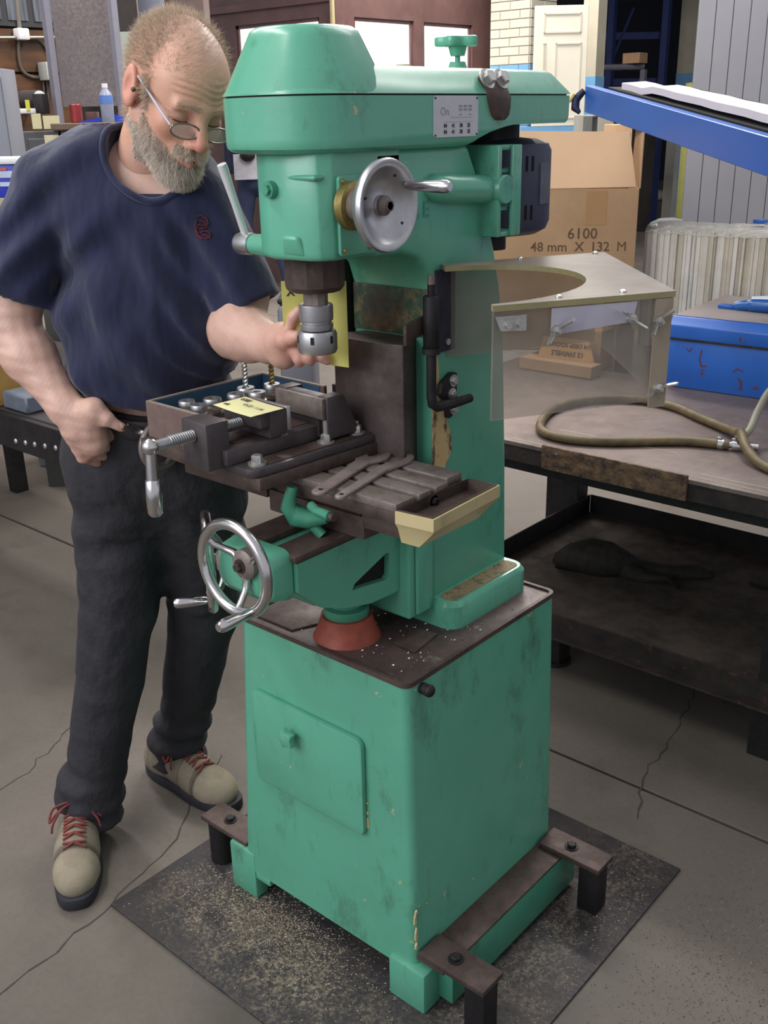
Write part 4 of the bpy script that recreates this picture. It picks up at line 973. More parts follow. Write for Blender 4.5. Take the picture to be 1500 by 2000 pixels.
# ---- blue toolbox
M_tb = N('chipped_blue_enamel'); nn = Mtb = M_tb
f_ = M_tb.noise(5, 5, .6); cb = M_tb.ramp(f_, [(.3, srgb(28, 88, 176)), (.7, srgb(42, 106, 196))])
cb = M_tb.mix(M_tb.ramp(M_tb.noise(24, 3, .6, (1, 1, .6), 5), [(.68, BW(0)), (.71, BW(.9))]), cb, srgb(92, 56, 60)); M_tb.set(cb, .38)
M_tbtop = N('dusty_blue_lid'); dn = M_tbtop.noise(6, 6, .6); M_tbtop.set(M_tbtop.ramp(dn, [(.25, srgb(110, 116, 140)), (.45, srgb(156, 146, 144)), (.8, srgb(168, 156, 150))]), .8)
tb = thing('toolbox', 'blue metal toolbox with dusty lid and clear handle on the bench', 'toolbox', (-.15, 1.96, BZ))
TT = Matrix.Translation((-.455, 1.803, BZ)) @ Matrix.Rotation(math.radians(3), 4, 'Z')
TW, TD, TH = .62, .47, .150
b = MB(TT); b.box((0, 0, .001), (TW, TD, TH), .003); bdy = b.build('body', M_tb.m, tb)
b = MB(TT); b.loft([[(0 - .003, y, z) for y, z in ((-.004, TH + .001), (-.004, TH + .042), (.022, TH + .066), (TD - .022, TH + .066), (TD + .004, TH + .042), (TD + .004, TH + .001))], [(TW + .003, y, z) for y, z in ((-.004, TH + .001), (-.004, TH + .042), (.022, TH + .066), (TD - .022, TH + .066), (TD + .004, TH + .042), (TD + .004, TH + .001))]], bev=.003)
ld = b.build('lid', M_tb.m, tb)
b = MB(TT); b.box((.002, .026, TH + .0662), (TW - .002, TD - .024, TH + .0685), .001, 1); b.build('dusty_top', M_tbtop.m, tb)
b = MB(TT); b.box((-.004, -.0065, TH - .002), (TW + .004, -.004, TH + .004)); b.build('lid_bead', M_angle, tb)
hh = thing_ = None
b = MB(TT); b.tube(smooth_path([(.125, .20, TH + .076), (.155, .195, TH + .084), (.22, .19, TH + .090), (.31, .188, TH + .092), (.40, .19, TH + .088), (.44, .196, TH + .078)]), [.010] + [.017] * 10 + [.021] * 20 + [.017] * 9 + [.010], 16)
hd_ = b.build('handle', simple('blue_handle_grip', srgb(44, 100, 176), .25, 0, .1, 8), tb, 60)
b = MB(TT); b.tube(smooth_path([(.17, .200, TH + .100), (.24, .196, TH + .108), (.32, .194, TH + .110), (.39, .198, TH + .103)]), [.006] + [.013] * 22 + [.006] * 2, 12)
Mcl = N('clear_plastic_glaze'); Mcl.set(srgb(214, 216, 226), .12, 0, Alpha=1.0); b.build('clear_cover', Mcl.m, hd_, 60)
b = MB(TT); b.box((.070, .190, TH + .0686), (.1205, .215, TH + .082), .004); b.build('handle_bracket', M_tb.m, tb)
# scratched marks on the front
b = MB(TT)
def stroke(P, w_=.002):
    for p, q in zip(P, P[1:]):
        dx_, dz_ = q[0] - p[0], q[1] - p[1]; L = math.hypot(dx_, dz_) or 1; nx2, nz2 = -dz_ / L * w_, dx_ / L * w_
        b.add([(p[0] - nx2, -.0006, p[1] - nz2), (q[0] - nx2, -.0006, q[1] - nz2), (q[0] + nx2, -.0006, q[1] + nz2), (p[0] + nx2, -.0006, p[1] + nz2), (p[0] - nx2, .0004, p[1] - nz2), (q[0] - nx2, .0004, q[1] - nz2), (q[0] + nx2, .0004, q[1] + nz2), (p[0] + nx2, .0004, p[1] + nz2)], [(0, 1, 2, 3), (0, 1, 5, 4), (3, 2, 6, 7), (0, 4, 7, 3), (1, 2, 6, 5)])
stroke([(.105, .125), (.100, .095), (.108, .075), (.125, .078)]); stroke([(.058, .125), (.066, .115), (.074, .128)], .0015)
stroke([(.205, .070), (.218, .082), (.235, .075)]); stroke([(.222, .055), (.232, .045), (.235, .025), (.228, .018)], .003); stroke([(.27, .032), (.285, .03)], .004)
sc = b.build('paint_scratches', simple('rust_scratch', srgb(110, 56, 58), .8), bdy, 0); sc['kind'] = 'stuff'
# ---- stack of white corrugated sheets standing behind the toolbox
ws = thing('sheet_bundle', 'plastic wrapped bundle of upright off-white corrugated sheets behind the blue toolbox', 'sheets', (-.35, 2.33, BZ))
cols = [simple('corrugated_white_%d' % i, c, .6, 0, .06, 14) for i, c in enumerate((srgb(236, 230, 220), srgb(230, 222, 208), srgb(216, 207, 190), srgb(242, 238, 232), srgb(224, 215, 198)))]
random.seed(21); x = -.815
pieces = []
while x < .28:
    w_ = random.uniform(.006, .016); ci = random.choice((0, 1, 3, 0, 4, 2)) if x < -.6 else random.choice((1, 2, 4, 2, 1, 0))
    y0 = 2.305 + random.uniform(-.006, .006) ; z1 = 1.155 + random.uniform(-.004, .006) + .012 * (x + .8)
    b = MB(); m_ = 6
    prof_ = []
    for k in range(m_): prof_ += [(x + w_ * k / m_, y0 + (.0022 if k % 2 else 0))]
    prof_ += [(x + w_ - .0008, y0), (x + w_ - .0008, 2.475), (x, 2.475)]
    b.prism(prof_, BZ + .001, z1); b.build('sheet', cols[ci], ws, 0); x += w_
Mw2 = N('crinkled_clear_wrap'); Mw2.set(srgb(226, 222, 214), .22, 0); Mw2.bump(Mw2.noise(24, 5, .7), .9, .02)
tr = Mw2.n('ShaderNodeBsdfTransparent'); mx = Mw2.n('ShaderNodeMixShader'); mx.inputs[0].default_value = .55
Mw2.l(tr.outputs[0], mx.inputs[1]); Mw2.l(Mw2.b.outputs[0], mx.inputs[2]); Mw2.l(mx.outputs[0], Mw2.t.nodes['Material Output'].inputs[0])
b = MB(); vs = []; fs = []; nx_, ny_ = 60, 9
for i in range(nx_ + 1):
    for j in range(ny_ + 1):
        x = -.815 + 1.09 * i / nx_; t = j / ny_
        y = 2.298 + .18 * t; z = 1.166 + .012 * (x + .8) + (.014 * math.sin(PI * t) ** .5 + random.uniform(-.004, .004)) - (.018 if j == 0 else 0)
        vs.append((x, y, z))
for i in range(nx_):
    for j in range(ny_): a = i * (ny_ + 1) + j; fs.append((a, a + ny_ + 1, a + ny_ + 2, a + 1))
b.add(vs, fs); o = b.build('plastic_wrap', Mw2.m, ws, 60)
b = MB(); b.tube([(-.80, 2.31, 1.18), (-.77, 2.32, 1.193), (-.73, 2.34, 1.196), (-.71, 2.37, 1.19)], [.004, .006, .006, .003], 8); b.build('wrap_fold', M_white, ws, 50)
b = MB(); b.box((-.455, 2.36, 1.192), (-.415, 2.39, 1.206), .003); o = b.build('cap', M_tb.m); tag(o, 'small blue plastic cap on top of the wrapped sheet bundle', 'cap')
# ---- large cardboard carton
Mcb = N('brown_cardboard'); n1 = Mcb.noise(4, 6, .65); n2 = Mcb.noise(40, 3, .6, (1, 1, 8))
cc = Mcb.ramp(n1, [(.3, srgb(164, 130, 96)), (.7, srgb(184, 150, 114))]); cc = Mcb.mix(Mcb.ramp(n2, [(.3, BW(0)), (.7, BW(.18))]), cc, srgb(150, 114, 78)); Mcb.set(cc, .8)
Mci = simple('pale_cardboard_inside', srgb(206, 168, 126), .8, 0, .05, 5)
M_tape = simple('brown_packing_tape', srgb(172, 132, 88), .25, 0, .05, 5)
ct = thing('cardboard_carton', 'large open brown cardboard carton standing on the bench behind the machine', 'carton', (-1.02, 2.35, BZ))
CT = Matrix.Translation((-1.220, 1.897, BZ)) @ Matrix.Rotation(math.radians(34), 4, 'Z')
cw, cdp, ch = .52, .30, .556
b = MB(CT)
b.box((0, 0, .001), (cw, .006, ch), .001, 1); b.box((0, cdp - .006, .001), (cw, cdp, ch), .001, 1); b.box((0, .006, .001), (.006, cdp - .006, ch), .001, 1); b.box((cw - .006, .006, .001), (cw, cdp - .006, ch), .001, 1); b.box((0, 0, .001), (cw, cdp, .006))
b.build('box_body', Mcb.m, ct, 0)
def flap(pts, name='flap', mat=None, th=.004):
    b = MB(CT); P = [V(*p) for p in pts]; n_ = (P[1] - P[0]).cross(P[-1] - P[0]).normalized() * th
    b.add(P + [p + n_ for p in P], [tuple(range(len(P))), tuple(range(len(P), 2 * len(P)))] + [(i, (i + 1) % len(P), len(P) + (i + 1) % len(P), len(P) + i) for i in range(len(P))]); return b.build(name, mat or Mcb.m, ct, 0)
Mfl = simple('pale_carton_flap', srgb(202, 166, 130), .8, 0, .04, 5)
flap([(.004, .002, ch), (cw - .012, .002, ch + .004), (cw - .035, .085, ch + .178), (.01, .09, ch + .190)], mat=Mfl)
flap([(cw, .004, ch), (cw, cdp, ch), (cw + .006, cdp - .02, ch + .19), (cw + .006, .04, ch + .175)])
flap([(.004, cdp, ch), (cw - .004, cdp, ch), (cw - .004, cdp + .05, ch + .17), (.004, cdp + .05, ch + .17)])
b = MB(CT); b.add([(.30, .032, ch + .06), (.302, .030, ch + .06), (.375, .084, ch + .175), (.372, .086, ch + .175)], [(0, 1, 2, 3)]);
b.bm.clear(); b.tube([(.355, .006, ch + .010), (.38, .022, ch + .045), (.405, .052, ch + .105), (.425, .078, ch + .165)], .0012, 6); b.build('crease', simple('dark_cardboard_crease', srgb(148, 110, 74), .8), ct, 0)
b = MB(CT); b.box((.345, -.0008, ch - .118), (.415, .0002, ch - .006)); b.build('packing_tape', M_tape, ct, 0)
b = MB(CT)
r_, u_ = CT.to_3x3() @ V(1, 0, 0), V(0, 0, 1)
def ctx(x, z): return CT @ V(x, -.0005, z)
Mpr = simple('carton_print', srgb(104, 78, 56), .8); b2 = MB(); text_mb(b2, '6100', ctx(.285, .392), r_, u_, .052, .0002, bold=.0004); b2.build('printed_number', Mpr, ct, 0); b2 = MB(); text_mb(b2, '48 mm', ctx(.160, .350), r_, u_, .045, .0002, bold=.0004); b2.build('printed_size', Mpr, ct, 0)
for t_, x_ in (('X', .312), ('132', .365), ('M', .455)): b2 = MB(); text_mb(b2, t_, ctx(x_, .350), r_, u_, .045, .0002, bold=0 if t_ == 'M' else .0004); b2.build('printed_size', Mpr, ct, 0)
# ---- flat carton and envelopes seen through the guard
M_env = simple('orange_kraft_envelope', srgb(190, 142, 88), .8, 0, .06, 12)
b = MB(); b.box((-.955, 1.735, BZ + .001), (-.68, 1.80, BZ + .040), .002, 1); fc_ = b.build('low_carton', Mcb.m); tag(fc_, 'low flat brown carton lying on the bench behind the clear guard', 'carton')
ET = Matrix.Translation((-.90, 1.765, BZ + .041)) @ Matrix.Rotation(math.radians(6), 4, 'Z') @ Matrix.Rotation(math.radians(-62), 4, 'X')
b = MB(ET @ Matrix.Rotation(math.radians(90), 4, 'X')); b.box((.03, -.045, .0), (.215, .0, .003))
b = MB(); E0 = V(-.905, 1.772, BZ + .0405)
b.hexa([E0, E0 + V(.20, .02, 0), E0 + V(.20, .028, 0), E0 + V(0, .008, 0)], [E0 + V(0, .030, .062), E0 + V(.165, .045, .062), E0 + V(.165, .050, .062), E0 + V(0, .036, .062)]); en = b.build('envelope', M_env, None, 0); tag(en, 'brown kraft envelope with handwriting leaning behind the clear guard', 'envelope')
b = MB(); rr_ = V(-1, -.1, 0); uu = V(0, -.435, -.9)
text_mb(b, '1/4 DEEP SOCKETS', E0 + V(.178, .0400, .050), rr_, uu, .020, .0002, bold=.0004); text_mb(b, '12 SWIVELS', E0 + V(.160, .0262, .025), rr_, uu, .023, .0002, bold=.0005)
b.build('handwriting', M_ink, en, 0)
b = MB(); b.box((-.905, 1.86, BZ + .001), (-.72, 1.95, BZ + .13), .002, 1); o = b.build('small_carton', Mcb.m); tag(o, 'small brown carton between the envelope and the large open carton', 'carton')
b = MB(); b.cyl((-.655, 1.90, BZ + .001), (-.655, 1.90, BZ + .14), .028, seg=24); b.cyl((-.655, 1.90, BZ + .14), (-.655, 1.90, BZ + .17), .018, seg=20); o = b.build('black_bottle', M_black); tag(o, 'dark bottle on the bench right of the small brown carton', 'bottle')
# ---- tilted blue beam with white sheet on a stand
M_beam = simple('cobalt_blue_paint', srgb(40, 92, 172), .32, 0, .05, 4)
a0, a1 = V(-1.300, 2.672, 1.60), V(.70, .910, 1.306)
bt = thing('blue_conveyor', 'tilted cobalt blue steel conveyor frame carrying a long white sheet', 'conveyor', (-.4, 2.0, 0))
dv = (a1 - a0); dh = V(dv.x, dv.y, 0).normalized(); nn_ = V(-dh.y, dh.x, 0); nn_ = nn_ if nn_.dot(V(.2, 1, 0)) > 0 else -nn_
def beam(name, off, z0, z1, w_, mat, par, s0=0, s1=1):
    p = a0 + dv * s0 + nn_ * off; q = a0 + dv * s1 + nn_ * off; n2 = nn_ * w_
    b = MB(); b.hexa([p + V(0, 0, z0), q + V(0, 0, z0), q + n2 + V(0, 0, z0), p + n2 + V(0, 0, z0)], [p + V(0, 0, z1), q + V(0, 0, z1), q + n2 + V(0, 0, z1), p + n2 + V(0, 0, z1)], .002, 1); return b.build(name, mat, par, 0)
beam('side_rail', 0, -.048, .048, .035, M_beam, bt); beam('side_rail', .345, -.055, -.012, .035, M_beam, bt)
beam('belt_bed', .036, -.01, .0555, .30, M_dark, bt, .06, 1)
for s in (.03, .97):
    p = a0 + dv * s; b = MB()
    for off in (.0, .345):
        q = p + nn_ * off; b.box((q.x - .02, q.y - .02, 0), (q.x + .02, q.y + .02, q.z - .056))
    b.build('stand_legs', simple('grey_stand_steel', srgb(120, 122, 118), .5, .2), bt, 0)
e = a0; b = MB(); b.tube([e + V(-.005, .0, .03), e + V(-.035, -.01, .0), e + V(-.03, -.02, -.035), e + V(-.01, -.02, -.05)], [.012, .018, .016, .008], 10); b.build('end_hook', steel('dark_blue_hook', srgb(30, 44, 80), srgb(20, 26, 44), .4, .3), bt, 50)
b = MB(); b.tube([e + V(-.03, -.03, .02), e + V(-.05, -.035, -.01)], .007, 8); b.build('yellow_cord', simple('yellow_cord', srgb(206, 198, 120), .7), bt)
ws_ = []
for k in range(25):
    s_ = .10 + .90 * k / 24; p = a0 + dv * s_; z = .056 + (.012 if k > 2 else 0) + .0012 * math.sin(k * 2.1)
    ws_.append([p + nn_ * .05 + V(0, 0, z), p + nn_ * .05 + V(0, 0, z + .022), p + nn_ * .14 + V(0, 0, z + .026), p + nn_ * .14 + V(0, 0, z)])
b = MB(); b.loft(ws_); o = b.build('white_sheet', simple('white_foam_sheet', srgb(208, 200, 202), .5, 0, .04, 6), None, 60); tag(o, 'long white plastic covered sheet lying along the tilted blue conveyor', 'sheet')
# ================================================================= BACKGROUND HALL
Mgp = simple('grey_panel_paint', srgb(132, 132, 138), .6, 0, .05, 2)
GP0 = V(-1.70, 4.48, 0); GPd = V(.86, .51, 0).normalized()
T = Matrix.Translation(GP0) @ Matrix.Rotation(math.atan2(GPd.y, GPd.x), 4, 'Z')
gp = thing('panel_partition', 'tall grey partition of vertical ribbed panels at the right', 'partition', GP0 + GPd * .9)
for k in range(22):
    b = MB(T); b.prism([(k * .088, 0), (k * .088 + .085, 0), (k * .088 + .085, .05), (k * .088, .05)], 0.0, 3.2, bev=.003, seg=1); b.build('panel', Mgp, gp, 0)
b = MB(T); b.box((0, .012, .0), (1.95, .04, 3.19)); b.build('backing', simple('partition_joint', srgb(110, 110, 118), .8), gp, 0)
# white door and frame posts
Mwd = simple('cream_white_door', srgb(226, 220, 202), .5, 0, .03, 3)
Mcp = simple('cream_post_paint', srgb(188, 180, 160), .6, 0, .08, 4)
p0 = ad(1040, 200, 9.1); p1 = ad(1142, 200, 9.1)
dd = V(p1.x - p0.x, p1.y - p0.y, 0); DL = dd.length; T = Matrix.Translation(V(p0.x, p0.y, 0)) @ Matrix.Rotation(math.atan2(dd.y, dd.x), 4, 'Z')
b = MB(T); b.box((0, 0, 1.44), (DL, .05, 2.42), .004, 1); dr = b.build('door_1', Mwd, None, 0, 'structure')
for x0, x1, z0, z1 in ((DL - .28, DL - .05, 1.50, 2.12), (.08, DL - .36, 1.5, 2.12), (.08, DL - .06, 2.20, 2.36)):
    b = MB(T); ring_ = [((x0, -.008, z0), (x0 + .012, 0, z1)), ((x1 - .012, -.008, z0), (x1, 0, z1)), ((x0, -.008, z0), (x1, 0, z0 + .012)), ((x0, -.008, z1 - .012), (x1, 0, z1))]
    for lo, hi in ring_: b.box(lo, hi)
    b.build('panel_moulding', simple('door_moulding', srgb(200, 194, 176), .5, 0, .02), dr, 0)
b = MB(T); b.box((-.1, .0, 0), (DL + .02, .10, 1.438)); b.build('wall_low', Mblu, None, 0, 'structure')
def post(p, w_, zt, zb, name, col=None):
    b = MB(); b.box((p.x - w_ / 2, p.y - w_ / 2, 0), (p.x + w_ / 2, p.y + w_ / 2, zt)); o = b.build(name, Mcp, None, 0, 'structure')
    b = MB(); b.box((p.x - w_ / 2 - .004, p.y - w_ / 2 - .004, 0), (p.x + w_ / 2 + .004, p.y + w_ / 2 + .004, zb)); b.build('blue_band', Mblu, o, 0)
post(ad(1154, 200, 9.6), .155, 3.2, 1.86, 'trim_4')
pf = at(1340, 398, 'z', 0); pf = CAM + (pf - CAM) * .88
pf = ad(1336, 300, 15.5); post(pf, .30, 4.8, 2.06, 'trim_5')
# dark hall behind
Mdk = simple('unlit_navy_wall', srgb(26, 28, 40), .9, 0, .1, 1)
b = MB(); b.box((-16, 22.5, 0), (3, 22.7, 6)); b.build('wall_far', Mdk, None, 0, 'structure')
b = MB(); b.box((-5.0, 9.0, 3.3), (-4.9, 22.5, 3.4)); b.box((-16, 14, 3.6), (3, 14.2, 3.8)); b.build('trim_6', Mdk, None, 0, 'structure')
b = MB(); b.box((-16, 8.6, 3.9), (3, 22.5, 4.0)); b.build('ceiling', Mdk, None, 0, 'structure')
# racking uprights and shelf stand
Mrk = simple('dark_blue_racking', srgb(34, 52, 110), .5, .1, .1, 3); Mgs = simple('grey_tube_steel', srgb(112, 112, 124), .5, .3)
rk = thing('pallet_rack', 'dark blue pallet rack far back in the unlit hall', 'rack', ad(1240, 230, 14) * 1)
rk.location.z = 0
for px in (1187, 1290):
    p = ad(px, 200, 14.2); b = MB(); b.box((p.x - .045, p.y - .045, 0), (p.x + .045, p.y + .045, 3.84)); b.build('upright', Mrk, rk, 0)
a_, c_ = ad(1187, 0, 14.2), ad(1290, 0, 14.2)
for zz in (.6, 1.9, 2.5, 3.1):
    b = MB(); b.hexa([V(a_.x, a_.y, zz), V(c_.x, c_.y, zz), V(c_.x, c_.y + .06, zz), V(a_.x, a_.y + .06, zz)], [V(a_.x, a_.y, zz + .09), V(c_.x, c_.y, zz + .09), V(c_.x, c_.y + .06, zz + .09), V(a_.x, a_.y + .06, zz + .09)]); b.build('rack_beam', Mrk, rk, 0)
b = MB(); b.tube([V(a_.x, a_.y, 1.95), V((a_.x + c_.x) / 2, (a_.y + c_.y) / 2, 2.9)], .02, 6); b.build('brace', Mrk, rk, 0)
st = thing('tube_stand', 'grey square tube stand in front of the dark rack', 'stand', ad(1215, 230, 12)); st.location.z = 0
q0, q1 = ad(1172, 132, 12), ad(1258, 126, 12); zt = q0.z
for q in (q0, q1): 
    b = MB(); b.box((q.x - .03, q.y - .03, 0), (q.x + .03, q.y + .03, zt - .03)); b.build('leg', Mgs, st, 0)
b = MB(); b.tube([V(q0.x, q0.y, zt), V(q1.x, q1.y, zt)], .035, 8); b.build('top_tube', Mgs, st, 0)
qc = ad(1240, 120, 12); b = MB(); b.box((qc.x - .11, qc.y - .1, zt + .036), (qc.x + .11, qc.y + .1, zt + .15), .004, 1); o = b.build('carton', Mcb.m, None, 0); tag(o, 'small brown carton on the grey tube stand in the dark hall', 'carton')
def bgbox(px0, px1, py0, py1, t, depth, name, label, cat, mat, floor_=False, bev=.004):
    """box standing at depth t whose near face covers the measured extent; rests on the floor when floor_"""
    a, c = ad(px0, py0, t), ad(px1, py0, t); zt = (a.z + c.z) / 2; zb = 0.0 if floor_ else ad((px0 + px1) / 2, py1, t).z
    d = V(c.x - a.x, c.y - a.y, 0); T = Matrix.Translation(V(a.x, a.y, 0)) @ Matrix.Rotation(math.atan2(d.y, d.x), 4, 'Z')
    b = MB(T); b.box((0, 0, zb), (d.length, depth, zt), bev, 2); o = b.build(name, mat, None, 30)
    if label: tag(o, label, cat)
    return o, T, d.length, zb, zt
M_gcab = simple('grey_cabinet_enamel', srgb(132, 134, 142), .45, .1, .04, 2)
bgbox(1146, 1200, 224, 262, 5.6, .4, 'grey_cabinet', 'grey cabinet standing under the left end of the blue conveyor', 'cabinet', simple('dull_grey_metal', srgb(138, 132, 122), .5, .1, .05, 3), True)
bgbox(1203, 1236, 243, 420, 5.2, .3, 'tall_carton', 'tall narrow cardboard carton peeking out behind the large open carton', 'carton', Mcb.m, True)
b = MB(); p = at(1278, 392, 'z', .0); b.sphere((p.x, p.y, .10), .16, (1.2, 1, .66), 14, 9); rb = b.build('white_bundle', simple('crumpled_white_rag', srgb(196, 192, 174), .9, 0, .1, 8, .5)); tag(rb, 'crumpled off-white bundle on the far floor by the blue post', 'bundle')
# dark pallets/machinery mass far behind the cartons
o, *_ = bgbox(1225, 1284, 225, 400, 13.5, .2, 'stacked_crates', 'dark stacked crates standing far back beside the blue post', 'crates', simple('dark_crate_wood', srgb(52, 44, 42), .8, 0, .3, 4), True)
o, *_ = bgbox(1358, 1378, 160, 400, 9.0, .3, 'yellow_bin', 'yellow green bin half hidden by the grey partition', 'bin', simple('olive_yellow_plastic', srgb(140, 138, 60), .5), True)
# ---------------------------------------------------------------- left cluster
Mply = N('dark_stained_plywood'); g_ = Mply.noise(4, 7, .7, (1, .5, 3)); Mply.set(Mply.ramp(g_, [(.3, srgb(40, 24, 14)), (.55, srgb(84, 52, 24)), (.75, srgb(112, 72, 34))]), .55)
XW = -4.75
b = MB(); b.box((XW - .1, -1.5, 0), (XW, 3.15, 4.6)); wl = b.build('wall_left', simple('dark_wall', srgb(40, 34, 32), .8), None, 0, 'structure')
def onw(px, py): return at(px, py, 'x', XW)
ya, yb = onw(-40, 100).y, onw(135, 100).y
zs = [.9, 1.35, 1.82, 2.055]
for z0, z1 in zip(zs, zs[1:]):
    b = MB(); b.box((XW, ya, z0 + .006), (XW + .02, yb, z1 - .006), .003, 1); b.build('plywood_board', Mply.m, wl, 0)
b = MB(); b.box((XW, ya, 2.06), (XW + .03, yb - .08, 2.8)); lw = b.build('window_5', simple('dirty_window_frame', srgb(50, 48, 50), .6), None, 0, 'structure')
Mdw = N('grimy_dark_glass'); Mdw.set(Mdw.ramp(Mdw.noise(9, 4, .6, (1, 6, .3)), [(.3, srgb(52, 56, 64)), (.7, srgb(112, 116, 124))]), .25)
for k in range(3):
    w_ = (yb - .08 - ya) / 3; b = MB(); b.box((XW + .03, ya + w_ * k + .02, 2.09), (XW + .036, ya + w_ * (k + 1) - .02, 2.78)); b.build('pane', Mdw.m, lw, 0)
# conduit, boxes, cables
M_cond = simple('grey_conduit', srgb(134, 128, 118), .4, .4, .05); M_cable = simple('grey_cable', srgb(92, 82, 76), .6)
def wp(px, py, off=.03): p = onw(px, py); return V(XW + off, p.y, p.z)
cn = thing('wall_conduit', 'thin grey conduit running up and across the plywood wall', 'conduit', wp(30, 70))
b = MB(); b.tube([wp(22, -30, .04), wp(31, 58, .04)], .012, 8); b.build('vertical_pipe', M_cond, cn)
b = MB(); b.tube([wp(-30, 75, .05), wp(108, 74, .05)], .009, 8); b.build('horizontal_pipe', M_cond, cn)
p, q = wp(23, 79), wp(42, 57); b = MB(); b.box((XW + .02, p.y, p.z), (XW + .08, q.y, q.z), .008); o = b.build('junction_box', M_white); tag(o, 'small white junction box at the crossing of the wall conduits', 'junction box')
b = MB(); b.tube(smooth_path([wp(31, 79), wp(31, 110), wp(38, 138), wp(55, 150), wp(70, 152)]), .009, 8); o = b.build('cable', M_cable); tag(o, 'grey cable looping from the junction box to the switch box', 'cable')
b = MB(); b.tube(smooth_path([wp(45, 77), wp(72, 80), wp(90, 105), wp(102, 140), wp(99, 165)]), .007, 8); o = b.build('cable', M_cable); tag(o, 'thin cable curving down the wall behind the switch box', 'cable')
p, q = wp(73, 158), wp(91, 123); b = MB(); b.box((XW + .02, p.y, p.z), (XW + .11, q.y, q.z), .006); sb = b.build('switch_box', simple('pale_switch_box', srgb(178, 178, 172), .5)); tag(sb, 'pale grey switch box on the plywood wall', 'switch box')
for px in (79, 86):
    b = MB(); b.tube(smooth_path([wp(px, 160), wp(px + 2, 190), wp(px, 212), wp(px - 8, 216)]), .006, 6); b.build('cable', M_cable, sb)
# meter, dark instrument
p = wp(44, 194, .12); b = MB(); b.cyl(p + V(-.10, 0, 0), p + V(.06, 0, 0), .048, .045, seg=28); gm = b.build('gas_meter', simple('dull_meter_body', srgb(90, 84, 84), .5, .2)); tag(gm, 'round dial meter with red mark on the plywood wall', 'meter')
b = MB(); b.cyl(p + V(.0601, 0, 0), p + V(.066, 0, 0), .040, seg=28); b.build('dial_face', M_white, gm)
b = MB(); b.box((p.x + .0662, p.y - .02, p.z - .008), (p.x + .068, p.y + .02, p.z + .004)); b.build('red_mark', simple('red_print', srgb(180, 60, 60), .6), gm, 0)
o, T, L_, zb, zt = bgbox(28, 60, 212, 222, 5.15, .08, 'white_tray', 'small white tray with a yellow tag below the round meter', 'tray', M_white); 
b = MB(T); b.box((L_ * .75, -.01, zt - .01), (L_ * .98, .0, zt + .04)); b.build('yellow_tab', simple('yellow_tab', srgb(206, 206, 70), .6), o, 0)
bgbox(62, 82, 183, 222, 5.2, .10, 'dark_speaker', 'small dark box on the counter below the switch box', 'box', M_black)
# grey locker far left
lk_, T, L_, zb, zt = bgbox(-40, 4, 134, 300, 4.3, .16, 'grey_locker', 'tall grey metal locker at the left edge', 'locker', M_gcab, True)
b = MB(T); b.box((.012, -.014, .05), (L_ - .012, -.0005, zt - .03), .003, 1); b.build('locker_door', M_gcab, lk_, 0)
# counter with cabinets
ctn = thing('counter', 'dark counter with cabinets and pinned notes behind the man', 'counter', V(-4.3, 2.0, 0))
a, c = ad(38, 232, 5.1), ad(262, 243, 5.1); d = V(c.x - a.x, c.y - a.y, 0); CTT = Matrix.Translation(V(a.x, a.y, 0)) @ Matrix.Rotation(math.atan2(d.y, d.x), 4, 'Z'); CL = d.length; cz = ad(150, 240, 5.1).z
M_dkcab = simple('charcoal_cabinet', srgb(74, 72, 74), .5, .1, .05, 3)
nn2 = 3
for k in range(nn2):
    b = MB(CTT); b.box((CL * k / nn2 + .004, 0, .0), (CL * (k + 1) / nn2 - .004, .45, cz - .035), .004, 1); cbt = b.build('cabinet', M_dkcab, ctn, 0)
    b = MB(CTT); b.box((CL * k / nn2 + .03, -.012, .08), (CL * (k + 1) / nn2 - .03, -.0005, cz - .07), .003, 1); b.build('door', M_dkcab, cbt, 0)
b = MB(CTT); b.box((CL * .28, -.03, cz - .033), (CL + .02, .48, cz), .004, 1); b.build('worktop', simple('brown_worktop', srgb(112, 92, 74), .6, 0, .15, 8), ctn, 0)
M_pap = simple('cream_notepaper', srgb(206, 198, 158), .8, 0, .05, 10)
for px0, px1, py0, py1 in ((64, 82, 222, 252), (86, 118, 226, 252), (84, 112, 264, 292)):
    f_ = lambda px: CL * (px - 38) / 224.0
    z1, z0 = ad(px0, py0, 5.1).z, ad(px0, py1, 5.1).z
    b = MB(CTT); b.box((f_(px0), -.016, z0), (f_(px1), -.013, z1)); b.build('pinned_note', M_pap, ctn, 0)
# things on the counter
def oncounter(px, off=.10): return CTT @ V(CL * (px - 38) / 224.0, off, cz)
p = oncounter(141, .08); b = MB(); b.cyl(p, p + V(0, 0, .088), .030, seg=22, bev=.004); o = b.build('drink_can', simple('red_can', srgb(150, 50, 52), .4, .2)); tag(o, 'red drinks can on the counter below the grey board', 'can')
p = oncounter(193, .16); b = MB(); b.lathe([(.022, 0), (.028, .075), (.026, .075), (.02, .004)], p, seg=20); o = b.build('cup', M_white); tag(o, 'white cup on the counter left of the water bottle', 'cup')
p = oncounter(209, .03)
Mpet = N('clear_pet_bottle'); Mpet.set(srgb(170, 176, 196), .12, 0); Mpet.b.inputs['Transmission Weight'].default_value = .35
b = MB(); b.lathe([(.030, 0), (.032, .004), (.032, .075), (.033, .08), (.033, .12), (.029, .135), (.014, .155), (.013, .165)], p, seg=24); bt_ = b.build('water_bottle', Mpet.m, None, 50); tag(bt_, 'clear water bottle with a blue label on the counter', 'bottle')
b = MB(); b.cyl(p + V(0, 0, .085), p + V(0, 0, .125), .0335, seg=24); b.build('bottle_label', simple('blue_label', srgb(92, 130, 200), .5), bt_)
b = MB(); b.cyl(p + V(0, 0, .160), p + V(0, 0, .180), .0145, seg=18); b.build('bottle_cap', M_white, bt_)
